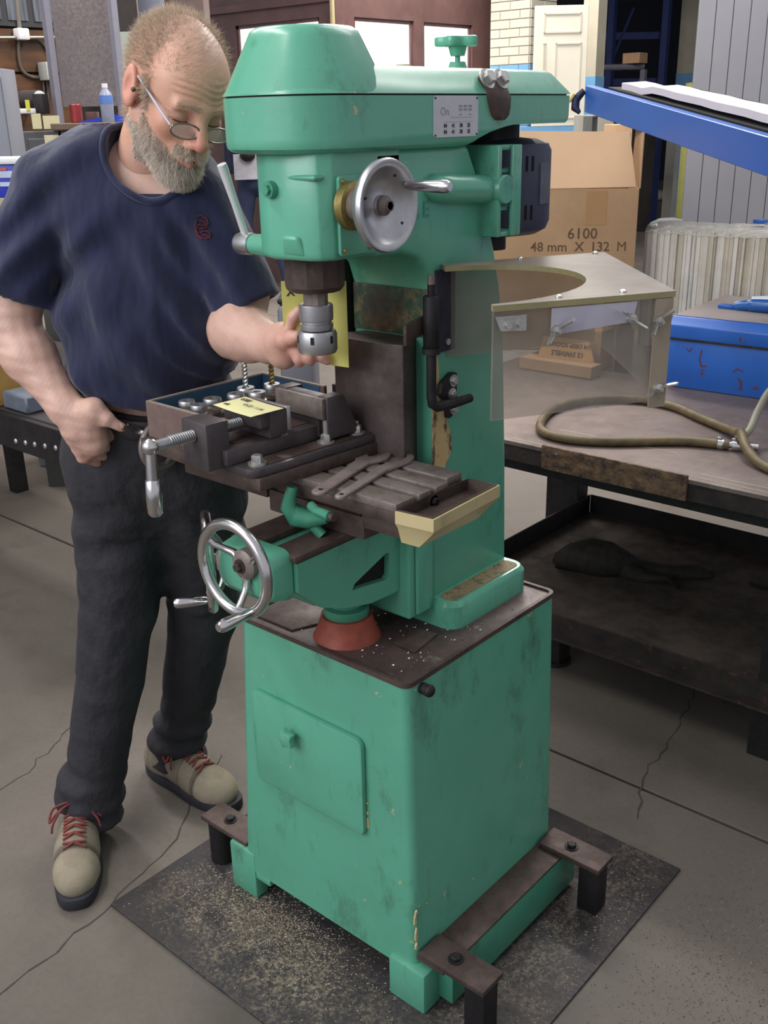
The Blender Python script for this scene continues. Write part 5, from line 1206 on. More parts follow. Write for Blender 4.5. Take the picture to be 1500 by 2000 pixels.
p = oncounter(158, -.02); q = oncounter(222, .05)
b = MB(); b.hexa([p + V(0, 0, .001), q + V(0, 0, .001), q + V(-.05, .20, .001), p + V(-.0, .2, .001)], [p + V(0, 0, .006), q + V(0, 0, .035), q + V(-.05, .2, .035), p + V(0, .2, .012)]); o = b.build('folder', simple('bright_blue_folder', srgb(28, 66, 190), .5), None, 0); tag(o, 'bright blue folder lying on the counter under the water bottle', 'folder')
bgbox(166, 184, 218, 240, 5.35, .1, 'dark_red_box', 'dark red box at the back of the counter between can and cup', 'box', simple('dark_red_card', srgb(84, 50, 52), .6))
# standing grey board in pale frame
bo = thing('display_board', 'large speckled grey-brown board in a pale metal frame', 'board', V(-4.1, 2.3, 0))
a, c = ad(96, 100, 5.35), ad(226, 100, 5.35)
Mbd = N('speckled_grey_board'); s_ = Mbd.noise(60, 5, .75); s2 = Mbd.noise(3, 5, .6); Mbd.set(Mbd.mix(Mbd.ramp(s2, [(.4, BW(0)), (.65, BW(.5))]), Mbd.ramp(s_, [(.35, srgb(92, 84, 84)), (.65, srgb(122, 112, 112))]), srgb(84, 76, 80)), .8)
TLp, TRp = ad(93, -40, 5.35), ad(212, -40, 5.35); BLp, BRp = ad(124, 209, 5.35), ad(236, 209, 5.35)
zT, zB = TLp.z, BLp.z
A0 = V(BLp.x, BLp.y, zB); B0 = V(BRp.x, BRp.y, zB); tdir = V(-.012, -.006, 0)
T0 = V(BLp.x, BLp.y, 2.45); T1_ = V(BRp.x, BRp.y, 2.45); bk = V(-.03, .03, 0)
b = MB(); b.hexa([A0, B0, B0 + bk, A0 + bk], [T0, T1_, T1_ + bk, T0 + bk]); b.build('board_face', Mbd.m, bo, 0)
Mfr = simple('pale_aluminium_frame', srgb(150, 148, 160), .4, .4, .05)
dd = (B0 - A0).normalized()
for P_ in (A0 - dd * .03, B0 + dd * .01):
    b = MB(); b.box((P_.x - .018, P_.y - .018, cz + .0005), (P_.x + .018, P_.y + .018, 2.5)); b.build('frame_post', Mfr, bo, 0)
b = MB(); o_, *_r2 = bgbox(214, 262, -560, 62, 5.9, .15, 'wall_cabinet', 'blue grey cabinet high up beside the board', 'cabinet', simple('blue_grey_enamel', srgb(118, 124, 138), .5, 0, .04, 2), False)
bgbox(219, 262, 62, 236, 5.9, .15, 'pale_cabinet', 'pale grey-green cabinet below the blue grey one, beside the board', 'cabinet', simple('pale_green_grey', srgb(150, 154, 146), .5, 0, .06, 2), True)
bgbox(288, 362, -460, 30, 7.5, .3, 'tan_duct', 'pale brown duct box above the man at the brown wall', 'duct', simple('tan_duct', srgb(136, 116, 110), .6, 0, .05, 3), False)
b = MB(); pq_ = ad(277, 60, 7.4); b.tube([pq_, pq_ + V(0, 0, 1.9)], .02, 8); o = b.build('pale_pipe', simple('pale_pipe', srgb(200, 190, 160), .5)); tag(o, 'thin pale pipe hanging just left of the tan duct', 'pipe')
# cooler on crate
co, T, L_, zb, zt = bgbox(-60, 46, 322, 388, 3.7, .16, 'cooler_box', 'blue cooler with a white lid beside the man at the left edge', 'cooler', simple('royal_blue_plastic', srgb(36, 52, 176), .4, 0, .05, 4))
b = MB(T); b.box((-.01, -.012, zt + .0005), (L_ + .008, .17, zt + .024), .006); b.build('lid', M_white, co)
b = MB(T); b.box((L_ * .46, -.004, zt - .045), (L_ * .80, -.0005, zt - .022)); b.box((L_ * .52, -.004, zt - .075), (L_ * .86, -.0005, zt - .060)); b.build('printed_label', simple('pale_label_print', srgb(190, 200, 226), .5), co, 0)
b = MB(T); b.box((L_ * .50, -.004, zt - .020), (L_ * .68, -.0005, zt - .011)); b.build('red_print', simple('red_label_print', srgb(190, 90, 90), .5), co, 0)
pz_ = ad(0, 391, 3.7).z
b = MB(T); b.box((-.05, -.005, .721), (L_ - .06, .17, zb - .0005), .003, 1); cr = b.build('tan_carton', simple('tan_carton', srgb(176, 166, 140), .7, 0, .05, 4)); tag(cr, 'tall tan carton under the blue cooler on the low black table', 'carton')
# low dark cabinet with white bag behind the man's arm
cb_, T, L_, zb, zt = bgbox(40, 150, 578, 760, 4.35, .4, 'dark_drawer_unit', 'dark grey drawer unit behind the man with a white bag on top', 'cabinet', simple('dark_grey_metal', srgb(70, 70, 68), .55, .1, .08, 3), True)
b = MB(T); b.box((-.01, -.012, zt + .0005), (L_ + .01, .41, zt + .022), .003); b.build('unit_top', simple('grey_unit_top', srgb(110, 112, 110), .5), cb_)
rows = []; random.seed(8)
for k in range(9):
    x_ = L_ * (.02 + .96 * k / 8); h_ = .030 + .055 * math.sin(PI * (k + .6) / 9.2) + random.uniform(-.006, .006)
    rows.append([T @ V(x_, .02, zt + .0225), T @ V(x_, .03 + random.uniform(-.01, .01), zt + .0225 + h_ * .8), T @ V(x_, .12, zt + .0225 + h_), T @ V(x_, .22, zt + .0225 + h_ * .7), T @ V(x_, .27, zt + .0225)])
b = MB(); b.loft(rows); o = b.build('plastic_bag', simple('white_plastic_film', srgb(222, 222, 228), .3, 0, .04, 8, .8), None, 60); tag(o, 'crumpled white plastic bag on the dark drawer unit behind the man', 'bag')
# low black steel table behind the man
bt2 = thing('steel_table', 'low black steel table behind the man with a row of bolts', 'table', (-2.3, .8, 0))
b = MB(); b.box((-3.3, .44, .70), (-1.34, 1.14, .72), .003, 1); b.build('table_top', simple('black_table_top', srgb(54, 50, 50), .5, .2, .1, 4), bt2, 0)
b = MB(); b.box((-3.3, .42, .605), (-1.34, .445, .715), .002, 1); ap = b.build('front_apron', M_black, bt2, 0)
b = MB(); b.box((-1.345, .445, .605), (-1.325, 1.14, .715), .002, 1); b.build('side_apron', M_black, bt2, 0)
for px in (30, 49, 67, 87, 108):
    p = at(px, 862 + (px - 30) * .17, 'y', .418); b = MB(); b.sphere((p.x, .4195, p.z), .009, (1, .5, 1), 12, 8); b.build('bolt', M_zinc, ap)
for x_ in (-3.2, -1.74):
    for y_ in (.62, 1.08):
        b = MB(); b.box((x_ - .03, y_ - .03, 0), (x_ + .03, y_ + .03, .7)); b.build('leg', M_black, bt2, 0)
b = MB(); p = at(-10, 800, 'z', .721); b.box((p.x - .16, p.y + .0, .7205), (p.x - .02, p.y + .16, 1.0), .003, 1); o = b.build('yellow_carton', simple('ochre_card', srgb(160, 124, 62), .7, 0, .1, 6)); tag(o, 'ochre cardboard carton on the low black table at the left edge', 'carton')
b = MB(); b.box((p.x + .0, p.y + .03, .7205), (p.x + .14, p.y + .20, .775), .006, 1); o = b.build('grey_tote', simple('blue_grey_tote', srgb(96, 104, 116), .5)); tag(o, 'blue grey plastic tote on the low black table beside the ochre carton', 'tote')
# grey clutter behind the hand
M_clut = simple('grey_enamel_machine', srgb(112, 112, 120), .5, .1, .06, 5)
for px0, px1, py0, py1, t, lab in ((540, 606, 598, 705, 3.75, 'grey enamel machine cover behind the reaching hand'),):
    o, T, L_, zb, zt = bgbox(px0, px1, py0, py1, t, .35, 'grey_machine', lab, 'machine', M_clut, True, .02)
    b = MB(T); b.box((.0, .02, zt + .0005), (L_ * .8, .3, zt + .025), .01); b.build('black_lid', M_black, o)
    b = MB(T); b.cyl((L_ * .55, -.003, zt - .085), (L_ * .55, .0, zt - .085), .03, seg=24); b.build('port', M_dark, o)
# ================================================================= SURFACE TOOLKIT FOR FIGURES
def hd(px, py, D):
    d = _ray(px, py); return CAM + d * (D / math.hypot(d.x, d.y))
def A3(v): return np.array([v[0], v[1], v[2]], dtype=np.float32)
def d_cone(P, a, b, r0, r1):
    a = A3(a); ab = A3(b) - a; L2 = float(ab @ ab) + 1e-12; q = P - a
    t = np.clip((q @ ab) / L2, 0, 1); q = q - t[:, None] * ab
    return np.sqrt(np.einsum('ij,ij->i', q, q)) - (r0 + (r1 - r0) * t)
def d_ell(P, c, r, R=None):
    q = P - A3(c)
    if R is not None: q = q @ np.array(R, dtype=np.float32)      # columns of R are the ellipsoid axes
    r = np.array(r, dtype=np.float32); k0 = np.sqrt(((q / r) ** 2).sum(1)); k1 = np.sqrt(((q / (r * r)) ** 2).sum(1)) + 1e-9
    return k0 * (k0 - 1) / k1
def smin(a, b, k):
    h = np.clip(.5 + .5 * (b - a) / k, 0, 1); return b + (a - b) * h - k * h * (1 - h)
def smax(a, b, k): return -smin(-a, -b, k)
def wob(P, seed, freq, n=7):
    rs = np.random.RandomState(seed); s = np.zeros(len(P), dtype=np.float32)
    for i in range(n):
        k = rs.normal(size=3) * freq * (.6 + .25 * i); s += np.sin(P @ k.astype(np.float32) + rs.uniform(0, 6.28)) / (1 + .35 * i)
    return s / 2.6
def nets(f, lo, hi, h):
    """surface nets: mesh of f = 0 inside the box lo-hi at cell size h"""
    lo = np.array(lo, float); hi = np.array(hi, float); n = np.ceil((hi - lo) / h).astype(int) + 1
    ax = [lo[i] + h * np.arange(n[i]) for i in range(3)]
    G = np.stack(np.meshgrid(*ax, indexing='ij'), -1).reshape(-1, 3).astype(np.float32)
    F = np.empty(len(G), dtype=np.float32); CH = 400000
    for i in range(0, len(G), CH): F[i:i + CH] = f(G[i:i + CH])
    F = F.reshape(n); S = F < 0
    c = [slice(None, -1), slice(1, None)]
    corner = {(i, j, k): F[c[i], c[j], c[k]] for i in (0, 1) for j in (0, 1) for k in (0, 1)}
    cnt = np.zeros(tuple(n - 1), dtype=np.float32); acc = np.zeros(tuple(n - 1) + (3,), dtype=np.float32)
    for a in range(3):
        for u in (0, 1):
            for v in (0, 1):
                p = [0, 0, 0]; o = [x for x in range(3) if x != a]; p[o[0]] = u; p[o[1]] = v
                q = list(p); q[a] = 1; f0, f1 = corner[tuple(p)], corner[tuple(q)]
                m = (f0 < 0) != (f1 < 0); t = np.where(m, f0 / np.where(m, f0 - f1, 1), 0)
                cnt += m
                for d in range(3): acc[..., d] += np.where(m, (t if d == a else p[d]), 0)
    act = cnt > 0; idx = -np.ones(act.shape, dtype=np.int64); ii = np.argwhere(act); idx[act] = np.arange(len(ii))
    V_ = lo + h * (ii + acc[act] / cnt[act][:, None]); Q = []
    for a in range(3):
        o = [x for x in range(3) if x != a]; b_, c_ = o
        s0 = [slice(None)] * 3; s1 = [slice(None)] * 3; s0[a] = slice(None, -1); s1[a] = slice(1, None)
        m = S[tuple(s0)] != S[tuple(s1)]; e = np.argwhere(m)
        e = e[(e[:, b_] > 0) & (e[:, c_] > 0) & (e[:, b_] < n[b_] - 1) & (e[:, c_] < n[c_] - 1)]
        def g(db, dc):
            t = e.copy(); t[:, b_] -= db; t[:, c_] -= dc; return idx[t[:, 0], t[:, 1], t[:, 2]]
        q = np.stack([g(1, 1), g(0, 1), g(0, 0), g(1, 0)], 1)
        ins = S[e[:, 0], e[:, 1], e[:, 2]]; flip = ins if a != 1 else ~ins
        q[~flip] = q[~flip][:, ::-1]; Q.append(q)
    Q = np.concatenate(Q); Q = Q[(Q >= 0).all(1)]
    return V_, Q
def merge(parts):
    Vs, Fs, o = [], [], 0
    for v, f in parts: Vs.append(v); Fs.append(f + o); o += len(v)
    return np.concatenate(Vs), np.concatenate(Fs)
def np_mesh(name, V_, Q, mat, parent, smooth=180, col=None, kind=None):
    me = bpy.data.meshes.new(name); k = Q.shape[1]
    me.vertices.add(len(V_)); me.vertices.foreach_set('co', np.asarray(V_, dtype=np.float32).ravel())
    me.loops.add(Q.size); me.loops.foreach_set('vertex_index', Q.ravel().astype(np.int32))
    me.polygons.add(len(Q)); me.polygons.foreach_set('loop_start', (np.arange(len(Q)) * k).astype(np.int32))
    me.polygons.foreach_set('loop_total', np.full(len(Q), k, dtype=np.int32)); me.update(calc_edges=True)
    if col is not None:
        a = me.color_attributes.new('tone', 'FLOAT_COLOR', 'POINT'); a.data.foreach_set('color', np.concatenate([col, np.ones((len(col), 1))], 1).astype(np.float32).ravel())
    return link_mesh(name, me, mat, parent, smooth, kind)
def fur(name, roots, dirs, length, r, mat, parent, curl=.3, seed=0, seg=4, droop=(0, 0, -1), kd=.5):
    """tapered three-sided hairs grown from roots"""
    rs = np.random.RandomState(seed); n = len(roots); d = dirs / np.linalg.norm(dirs, axis=1)[:, None]
    L = length * rs.uniform(.55, 1.15, n); p = roots.copy(); rings = []
    t1 = np.cross(d, rs.normal(size=(n, 3))); t1 /= np.linalg.norm(t1, axis=1)[:, None]; t2 = np.cross(d, t1)
    for s in range(seg + 1):
        rr = r * (1 - .88 * s / seg)
        for k in range(3):
            a = 2 * PI * k / 3; rings.append(p + (t1 * math.cos(a) + t2 * math.sin(a)) * rr)
        d = d + rs.normal(size=(n, 3)) * curl + np.array(droop) * (kd / seg); d /= np.linalg.norm(d, axis=1)[:, None]
        p = p + d * (L / seg)[:, None]
    V_ = np.stack(rings, 1).reshape(-1, 3); m = 3 * (seg + 1); fs = []
    for s in range(seg):
        for k in range(3):
            fs.append((s * 3 + k, s * 3 + (k + 1) % 3, s * 3 + 3 + (k + 1) % 3, s * 3 + 3 + k))
    F = (np.array(fs)[None] + (np.arange(n) * m)[:, None, None]).reshape(-1, 4)
    return np_mesh(name, V_, F, mat, parent, 180, None, 'stuff')
# ================================================================= THE MAN
man = thing('person', 'bearded man in navy t-shirt and dark jeans looking down at the milling machine', 'person', (-.84, .06, 0))
R_sh, L_sh = hd(96, 362, 1.99), hd(390, 400, 1.895)
acr = (L_sh - R_sh).normalized(); up = (hd(262, 290, 1.95) - hd(270, 840, 2.04)).normalized(); acr = (acr - up * acr.dot(up)).normalized()
fwd = acr.cross(up).normalized()                        # chest direction (towards camera)
if fwd.dot(CAM - R_sh) < 0: fwd = -fwd
TR = [[acr[i], fwd[i], up[i]] for i in range(3)]
chest, belly, waist, pelv = hd(270, 445, 2.0), hd(297, 640, 1.985), hd(288, 770, 2.03), hd(296, 860, 2.045)
neck0 = hd(285, 300, 1.945)
hipR, hipL = hd(232, 905, 2.055), hd(384, 905, 2.03)
kneeR, kneeL = hd(232, 1190, 2.06), hd(400, 1190, 2.13)
ankR, ankL = V(-.888, -.096, .10), V(-.912, .176, .10)
elbR, wrR = hd(18, 640, 2.01), hd(128, 795, 1.915)
elbL, wrL = hd(462, 645, 1.845), hd(526, 672, 1.765)
hemR, hemL = hd(22, 572, 2.005), hd(490, 600, 1.872)
slR, slL = (elbR - R_sh).normalized(), (elbL - L_sh).normalized()
def torso(P, g=0.0):
    d = d_ell(P, chest, (.160 + g, .122 + g, .195 + g), TR)
    d = smin(d, d_ell(P, belly + fwd * .012, (.160 + g, .142 + g, .185 + g), TR), .08)
    d = smin(d, d_ell(P, waist, (.156 + g, .130 + g, .14 + g), TR), .07)
    d = smin(d, d_cone(P, R_sh + acr * .01, L_sh - acr * .01, .064 + g, .064 + g), .06)
    d = smin(d, d_cone(P, neck0 - up * .03, (R_sh * .55 + neck0 * .45) + up * .004, .056 + g, .050 + g), .04)
    d = smin(d, d_cone(P, neck0 - up * .03, (L_sh * .55 + neck0 * .45) + up * .004, .056 + g, .050 + g), .04)
    return d
def shoulder_end(s): return (R_sh, elbR) if s < 0 else (L_sh, elbL)
# ---- head (own frame: x forward, y to his left, z up)
HC = hd(341, 190, 1.845)
yaw, pitch, roll = math.radians(-11), math.radians(27), math.radians(-9)
HM = Matrix.Translation(HC) @ Matrix.Rotation(yaw, 4, 'Z') @ Matrix.Rotation(pitch, 4, 'Y') @ Matrix.Rotation(roll, 4, 'X') @ Matrix.Scale(.925, 4)
HMi = HM.inverted()
def tol(P, M): 
    m = np.array(M, dtype=np.float32); return P @ m[:3, :3].T + m[:3, 3]
neckL = HMi @ (neck0 - up * .03)
def head_l(Q, detail=True):
    d = d_ell(Q, (-.014, 0, .046), (.100, .077, .088))
    d = smin(d, d_ell(Q, (.034, 0, .040), (.062, .066, .066)), .03)
    d = smin(d, d_ell(Q, (.034, 0, -.030), (.060, .058, .080)), .03)
    for s in (1, -1):
        d = smin(d, d_cone(Q, (-.004, s * .056, -.040), (.066, s * .018, -.094), .017, .019), .025)
        d = smin(d, d_ell(Q, (.064, s * .040, -.020), (.024, .023, .022)), .02)
    d = smin(d, d_ell(Q, (.074, 0, -.094), (.024, .026, .022)), .02)
    d = smin(d, d_cone(Q, (.084, -.040, .021), (.093, 0, .018), .0105, .0115), .014)
    d = smin(d, d_cone(Q, (.084, .040, .021), (.093, 0, .018), .0105, .0115), .014)
    for s in (1, -1):
        d = smax(d, -d_ell(Q, (.1, s * .033, .001), (.018, .020, .0135)), .012)
        d = smin(d, d_ell(Q, (.0775, s * .033, .0005), (.0135, .0165, .0125)), .004)
        d = smax(d, -d_cone(Q, (.0925, s * .022, -.0055), (.0875, s * .046, -.0045), .0016, .0012), .003)
        d = smin(d, d_cone(Q, (.088, s * .022, -.013), (.084, s * .044, -.012), .004, .003), .008)
    d = smin(d, d_cone(Q, (.096, 0, .012), (.118, 0, -.028), .0085, .0115), .012)
    d = smin(d, d_ell(Q, (.1175, 0, -.032), (.0125, .0125, .0115)), .006)
    for s in (1, -1):
        d = smin(d, d_ell(Q, (.107, s * .0125, -.036), (.011, .0075, .0085)), .005)
        d = smax(d, -d_ell(Q, (.111, s * .0065, -.0435), (.005, .0032, .003)), .003)
    d = smin(d, d_ell(Q, (.082, 0, -.058), (.022, .030, .020)), .016)
    d = smin(d, d_cone(Q, (.098, -.020, -.0625), (.104, 0, -.0605), .0035, .0050), .006); d = smin(d, d_cone(Q, (.098, .020, -.0625), (.104, 0, -.0605), .0035, .0050), .006)
    d = smin(d, d_cone(Q, (.094, -.018, -.0735), (.101, 0, -.0750), .0040, .0062), .006); d = smin(d, d_cone(Q, (.094, .018, -.0735), (.101, 0, -.0750), .0040, .0062), .006)
    d = smax(d, -d_ell(Q, (.104, 0, -.0675), (.012, .021, .0030)), .003)
    for s in (1, -1):                                    # ears
        e = d_ell(Q, (-.012, s * .0835, .003), (.021, .0090, .036), np.array(Matrix.Rotation(math.radians(-14), 3, 'Y')))
        e = smax(e, -d_ell(Q, (-.007, s * .0925, .004), (.010, .0065, .020)), .005)
        e = smin(e, d_ell(Q, (.006, s * .080, .000), (.006, .006, .008)), .005)
        d = smin(d, e, .008)
    d = smin(d, d_cone(Q, (-.030, 0, -.030), neckL, .056, .064), .035)
    if detail:
        z, x, y = Q[:, 2], Q[:, 0], Q[:, 1]
        m = np.clip((x - .045) / .03, 0, 1) * np.clip((z - .030) / .008, 0, 1) * np.clip((.078 - z) / .016, 0, 1) * np.clip((.060 - np.abs(y)) / .012, 0, 1)
        d += m * .0013 * np.sin((z - .10 * np.abs(y) * np.abs(y) / .05 + .004 * np.sin(y * 70)) * 590)
        m2 = np.clip(1 - np.abs(np.abs(y) - .052) / .010, 0, 1) * np.clip(1 - np.abs(z + .0) / .016, 0, 1) * np.clip((x - .05) / .02, 0, 1)
        d += m2 * .0009 * np.sin(z * 700)
        for s in (1, -1):                                # fold from nose to mouth corner
            d = smax(d, -d_cone(Q, (.100, s * .021, -.036), (.086, s * .035, -.062), .0018, .0010), .006)
    return d
hq, hf = nets(lambda G: head_l(G), (-.135, -.11, -.20), (.150, .11, .155), .0024)
def toW(v, M): m = np.array(M); return v @ m[:3, :3].T + m[:3, 3]
def tone_head(q):
    x, y, z = q[:, 0], q[:, 1], q[:, 2]; base = np.array([.64, .355, .25]); c = np.tile(base, (len(q), 1))
    def blend(w_, t): w_ = np.clip(w_, 0, 1)[:, None]; return c * (1 - w_) + np.array(t) * w_
    g = lambda cx, cy, cz, r: np.exp(-(((x - cx) ** 2 + (y - cy) ** 2 + (z - cz) ** 2) / r ** 2))
    c = blend(.75 * g(.118, 0, -.033, .020), (.58, .17, .135)); c = blend(.5 * (g(.075, .045, -.025, .028) + g(.075, -.045, -.025, .028)), (.56, .21, .15))
    c = blend(.6 * np.clip((np.abs(y) - .074) / .012, 0, 1), (.60, .24, .18)); c = blend(.75 * g(.102, 0, -.068, .014), (.42, .13, .12))
    c = blend(.5 * np.clip((z - .085) / .04, 0, 1), (.60, .40, .34)); c = blend(.35 * (g(.09, .033, 0, .02) + g(.09, -.033, 0, .02)), (.40, .20, .15))
    c = blend(.35 * np.clip((-z - .1) / .05, 0, 1), (.64, .42, .36))
    return c
parts = [(toW(hq, HM), hf)]; cols = [tone_head(hq)]
arm_tone = np.array([.62, .39, .31])
def bbox(pts, m): a = np.array([A3(p) for p in pts]); return a.min(0) - m, a.max(0) + m
# ---- right forearm and hand (thumb out, fingers in the pocket)
fR = [hd(207, 848, 1.915), hd(196, 866, 1.915), hd(181, 881, 1.915), hd(164, 891, 1.92)]
def rhand(P):
    d = d_cone(P, R_sh + (elbR - R_sh) * .55, elbR, .050, .050)
    d = smin(d, d_cone(P, elbR, elbR + (wrR - elbR) * .35, .050, .0475), .02)
    d = smin(d, d_cone(P, elbR + (wrR - elbR) * .35, wrR, .0475, .031), .02)
    kn = hd(184, 862, 1.90)
    d = smin(d, d_cone(P, wrR, hd(160, 832, 1.905), .030, .033), .02)
    d = smin(d, d_cone(P, hd(160, 832, 1.905), kn, .033, .027), .015)
    for i, k in enumerate(fR):
        d = smin(d, d_cone(P, hd(158, 830, 1.905) + (k - fR[1]) * .5, k - fwd * -.004, .020, .0125), .009)
        d = smin(d, d_cone(P, k, k + V(.012, .012, -.030) - fwd * .035, .0125, .0100), .004)
        for t in (.35, .6): pass
    # tendons
    t0, t1, t2, t3 = hd(150, 806, 1.90), hd(182, 802, 1.875), hd(210, 819, 1.86), hd(237, 835, 1.86)
    d = smin(d, d_cone(P, t0, t1, .024, .0185), .016); d = smin(d, d_cone(P, t1, t2, .0175, .0125), .008); d = smin(d, d_cone(P, t2, t3, .0122, .0088), .005)
    d = smin(d, d_cone(P, t1, kn, .019, .018), .02)
    d += .0008 * wob(P, 5, 190, 5)
    return d
lo, hi = bbox([elbR, elbR + (R_sh - elbR) * .35, wrR, hd(190, 890, 1.96), hd(240, 835, 1.93)], .062)
v, f = nets(rhand, lo, hi, .0030); parts.append((v, f))
t3 = A3(hd(237, 835, 1.925)); w_ = np.exp(-((v - A3(hd(180, 870, 1.94))) ** 2).sum(1) / .045 ** 2)[:, None]
cols.append(arm_tone * (1 - w_ * .8) + np.array([.56, .24, .19]) * w_ * .8)
# ---- left forearm and hand on the chuck
def chain(P, d, pts, rs, k=.006):
    for i in range(len(pts) - 1): d = smin(d, d_cone(P, pts[i], pts[i + 1], rs[i], rs[i + 1]), k if i else .012)
    return d
pm = hd(553, 673, 1.715)
fingers = [([hd(556, 658, 1.70), hd(566, 636, 1.682), hd(575, 618, 1.672), hd(583, 606, 1.668)], [.0115, .0098, .0088, .0075]),
           ([hd(566, 672, 1.70), hd(578, 686, 1.672), hd(584, 701, 1.665), hd(585, 708, 1.668)], [.0120, .0110, .0098, .0085]),
           ([hd(568, 680, 1.705), hd(592, 686, 1.672), hd(603, 699, 1.660), hd(606, 706, 1.662)], [.0115, .0105, .0092, .0080]),
           ([hd(566, 688, 1.712), hd(604, 690, 1.68), hd(628, 697, 1.665), hd(638, 705, 1.665)], [.0110, .0095, .0085, .0072])]
def lhand(P):
    d = d_cone(P, hemL - slL * .035 + acr * .004, elbL, .043, .049)
    d = smin(d, d_cone(P, elbL, elbL + (wrL - elbL) * .4, .049, .044), .02)
    d = smin(d, d_cone(P, elbL + (wrL - elbL) * .4, wrL, .044, .031), .02)
    d = smin(d, d_cone(P, wrL, pm, .030, .030), .02)
    d = smin(d, d_cone(P, pm + V(0, 0, .012), pm + V(0, 0, -.018), .026, .024), .015)
    for p_, r_ in fingers: d = chain(P, d, p_, r_)
    d = chain(P, d, [hd(540, 662, 1.705), hd(556, 664, 1.675), hd(570, 660, 1.655), hd(580, 657, 1.645)], [.0175, .0145, .0118, .0095])
    d += .0007 * wob(P, 6, 190, 5)
    return d
lo, hi = bbox([elbL, hemL, wrL, hd(640, 705, 1.665), hd(583, 606, 1.668)], .06)
v, f = nets(lhand, lo, hi, .0030); parts.append((v, f))
w_ = np.exp(-((v - A3(hd(590, 680, 1.67))) ** 2).sum(1) / .05 ** 2)[:, None]
cols.append(arm_tone * (1 - w_ * .8) + np.array([.56, .24, .19]) * w_ * .8)
# ---- trunk and legs under the clothes
def under(P):
    d = torso(P, -.022)
    for h_, k_, a_ in ((hipR, kneeR, ankR), (hipL, kneeL, ankL)):
        d = smin(d, d_cone(P, h_, k_, .078, .052), .04); d = smin(d, d_cone(P, k_, a_, .052, .036), .02)
    d = smin(d, d_cone(P, R_sh, R_sh + (elbR - R_sh) * .6, .05, .045), .03); d = smin(d, d_cone(P, L_sh, hemL - slL * .04, .045, .036), .03)
    return d
lo, hi = bbox([R_sh, L_sh, elbR, elbL, kneeR, kneeL, ankR, ankL, belly + fwd * .12, chest - fwd * .1], .07)
v, f = nets(under, lo, hi, .014); parts.append((v, f)); cols.append(np.tile(arm_tone, (len(v), 1)))
BV, BF = merge(parts)
Msk = N('skin'); at_ = Msk.n('ShaderNodeAttribute'); at_.attribute_name = 'tone'
nz = Msk.noise(60, 5, .7); mm = Msk.mix(Msk.ramp(nz, [(.35, BW(.0)), (.7, BW(.35))]), at_.outputs['Color'], (.80, .62, .60, 1), 'MULTIPLY')
Msk.set(mm, .48, 0.0, Subsurface_Weight=.12, Subsurface_Scale=.01); Msk.bump(Msk.noise(320, 3, .6), .18, .002)
body = np_mesh('body', BV, BF, Msk.m, man, 180, np.concatenate(cols))
# finger and thumb nail
def nail(p, d, n_, r, nm='nail'):
    d = d.normalized(); n_ = (n_ - d * n_.dot(d)).normalized(); s = d.cross(n_)
    M = Matrix(((d.x, s.x, n_.x, p.x), (d.y, s.y, n_.y, p.y), (d.z, s.z, n_.z, p.z), (0, 0, 0, 1)))
    b = MB(M); b.sphere((0, 0, 0), r, (1.15, .85, .3), 16, 8); return b.build(nm, simple('nail', srgb(214, 164, 150), .3, 0, .02), body, 60)
tt = hd(236, 834, 1.86); nail(tt + (CAM - tt).normalized() * .0072 + V(0, 0, .002), hd(237, 835, 1.86) - hd(210, 819, 1.86), CAM - tt, .0062)
# ---- T-shirt
uA, uF, uU = A3(acr), A3(fwd), A3(up)
def folds(P):
    q = P - A3(chest); a, f_, u = q @ uA, q @ uF, q @ uU
    W_ = wob(P, 9, 9, 4)
    s = 0
    s = s + .0055 * np.sin(46 * (u * .62 + a * .80) + 1.1 + 1.3 * np.sin(5 * a)) * np.clip(1.2 - np.abs(u + .17) / .20, 0, 1) * np.clip(.7 + a * 2, .25, 1)
    s = s + .0045 * np.sin(58 * (u * .8 - a * .66) + 2.0 + 1.5 * np.sin(7 * a)) * np.clip(1.0 - np.abs(a + .08) / .13, 0, 1)
    s = s + .0045 * np.sin(70 * (u - a * 1.1) + .6) * np.exp(-((a + .16) ** 2 + (u + .02) ** 2) / .012)
    s = s + .0045 * np.sin(75 * (u + a * 1.2) + .6) * np.exp(-((a - .17) ** 2 + (u + .03) ** 2) / .012)
    s = s + .0035 * np.sin(80 * u + 8 * a + 1.5 * np.sin(13 * a)) * np.clip(1 - np.abs(u + .30) / .07, 0, 1)
    return 1.9 * s + .005 * wob(P, 3, 20, 6) - .009 * np.clip(1 - np.abs(np.sin(17 * (u * .75 + a * .66) + 1.2 * W_)) / .22, 0, 1) * np.clip(W_ + .5, 0, 1)
hemC = hd(270, 748, 2.03); neckC = hd(303, 298, 1.885); neckN = (up * .80 + fwd * .62).normalized()
def shirt_raw(P):
    d = torso(P, .006); F_ = folds(P)
    u = (P - A3(hemC)) @ uU; a = (P - A3(hemC)) @ uA
    d = np.maximum(d + F_, -(u - .012 + .04 * a * (a > 0)))
    sR = np.maximum(d_cone(P, R_sh, hemR + slR * .06, .064, .078) + F_ * .8, (P - A3(hemR)) @ A3(slR))
    sL = np.maximum(d_cone(P, L_sh, hemL + slL * .06, .062, .063) + F_ * .7, (P - A3(hemL)) @ A3((slL + acr * .22).normalized()))
    sR = np.maximum(sR, -d_cone(P, hemR, hemR + slR * .1, .060, .066)); sL = np.maximum(sL, -d_cone(P, hemL + slL * .01, hemL + slL * .1, .050, .054))
    d = smin(d, sR, .010); d = smin(d, sL, .010)
    return d
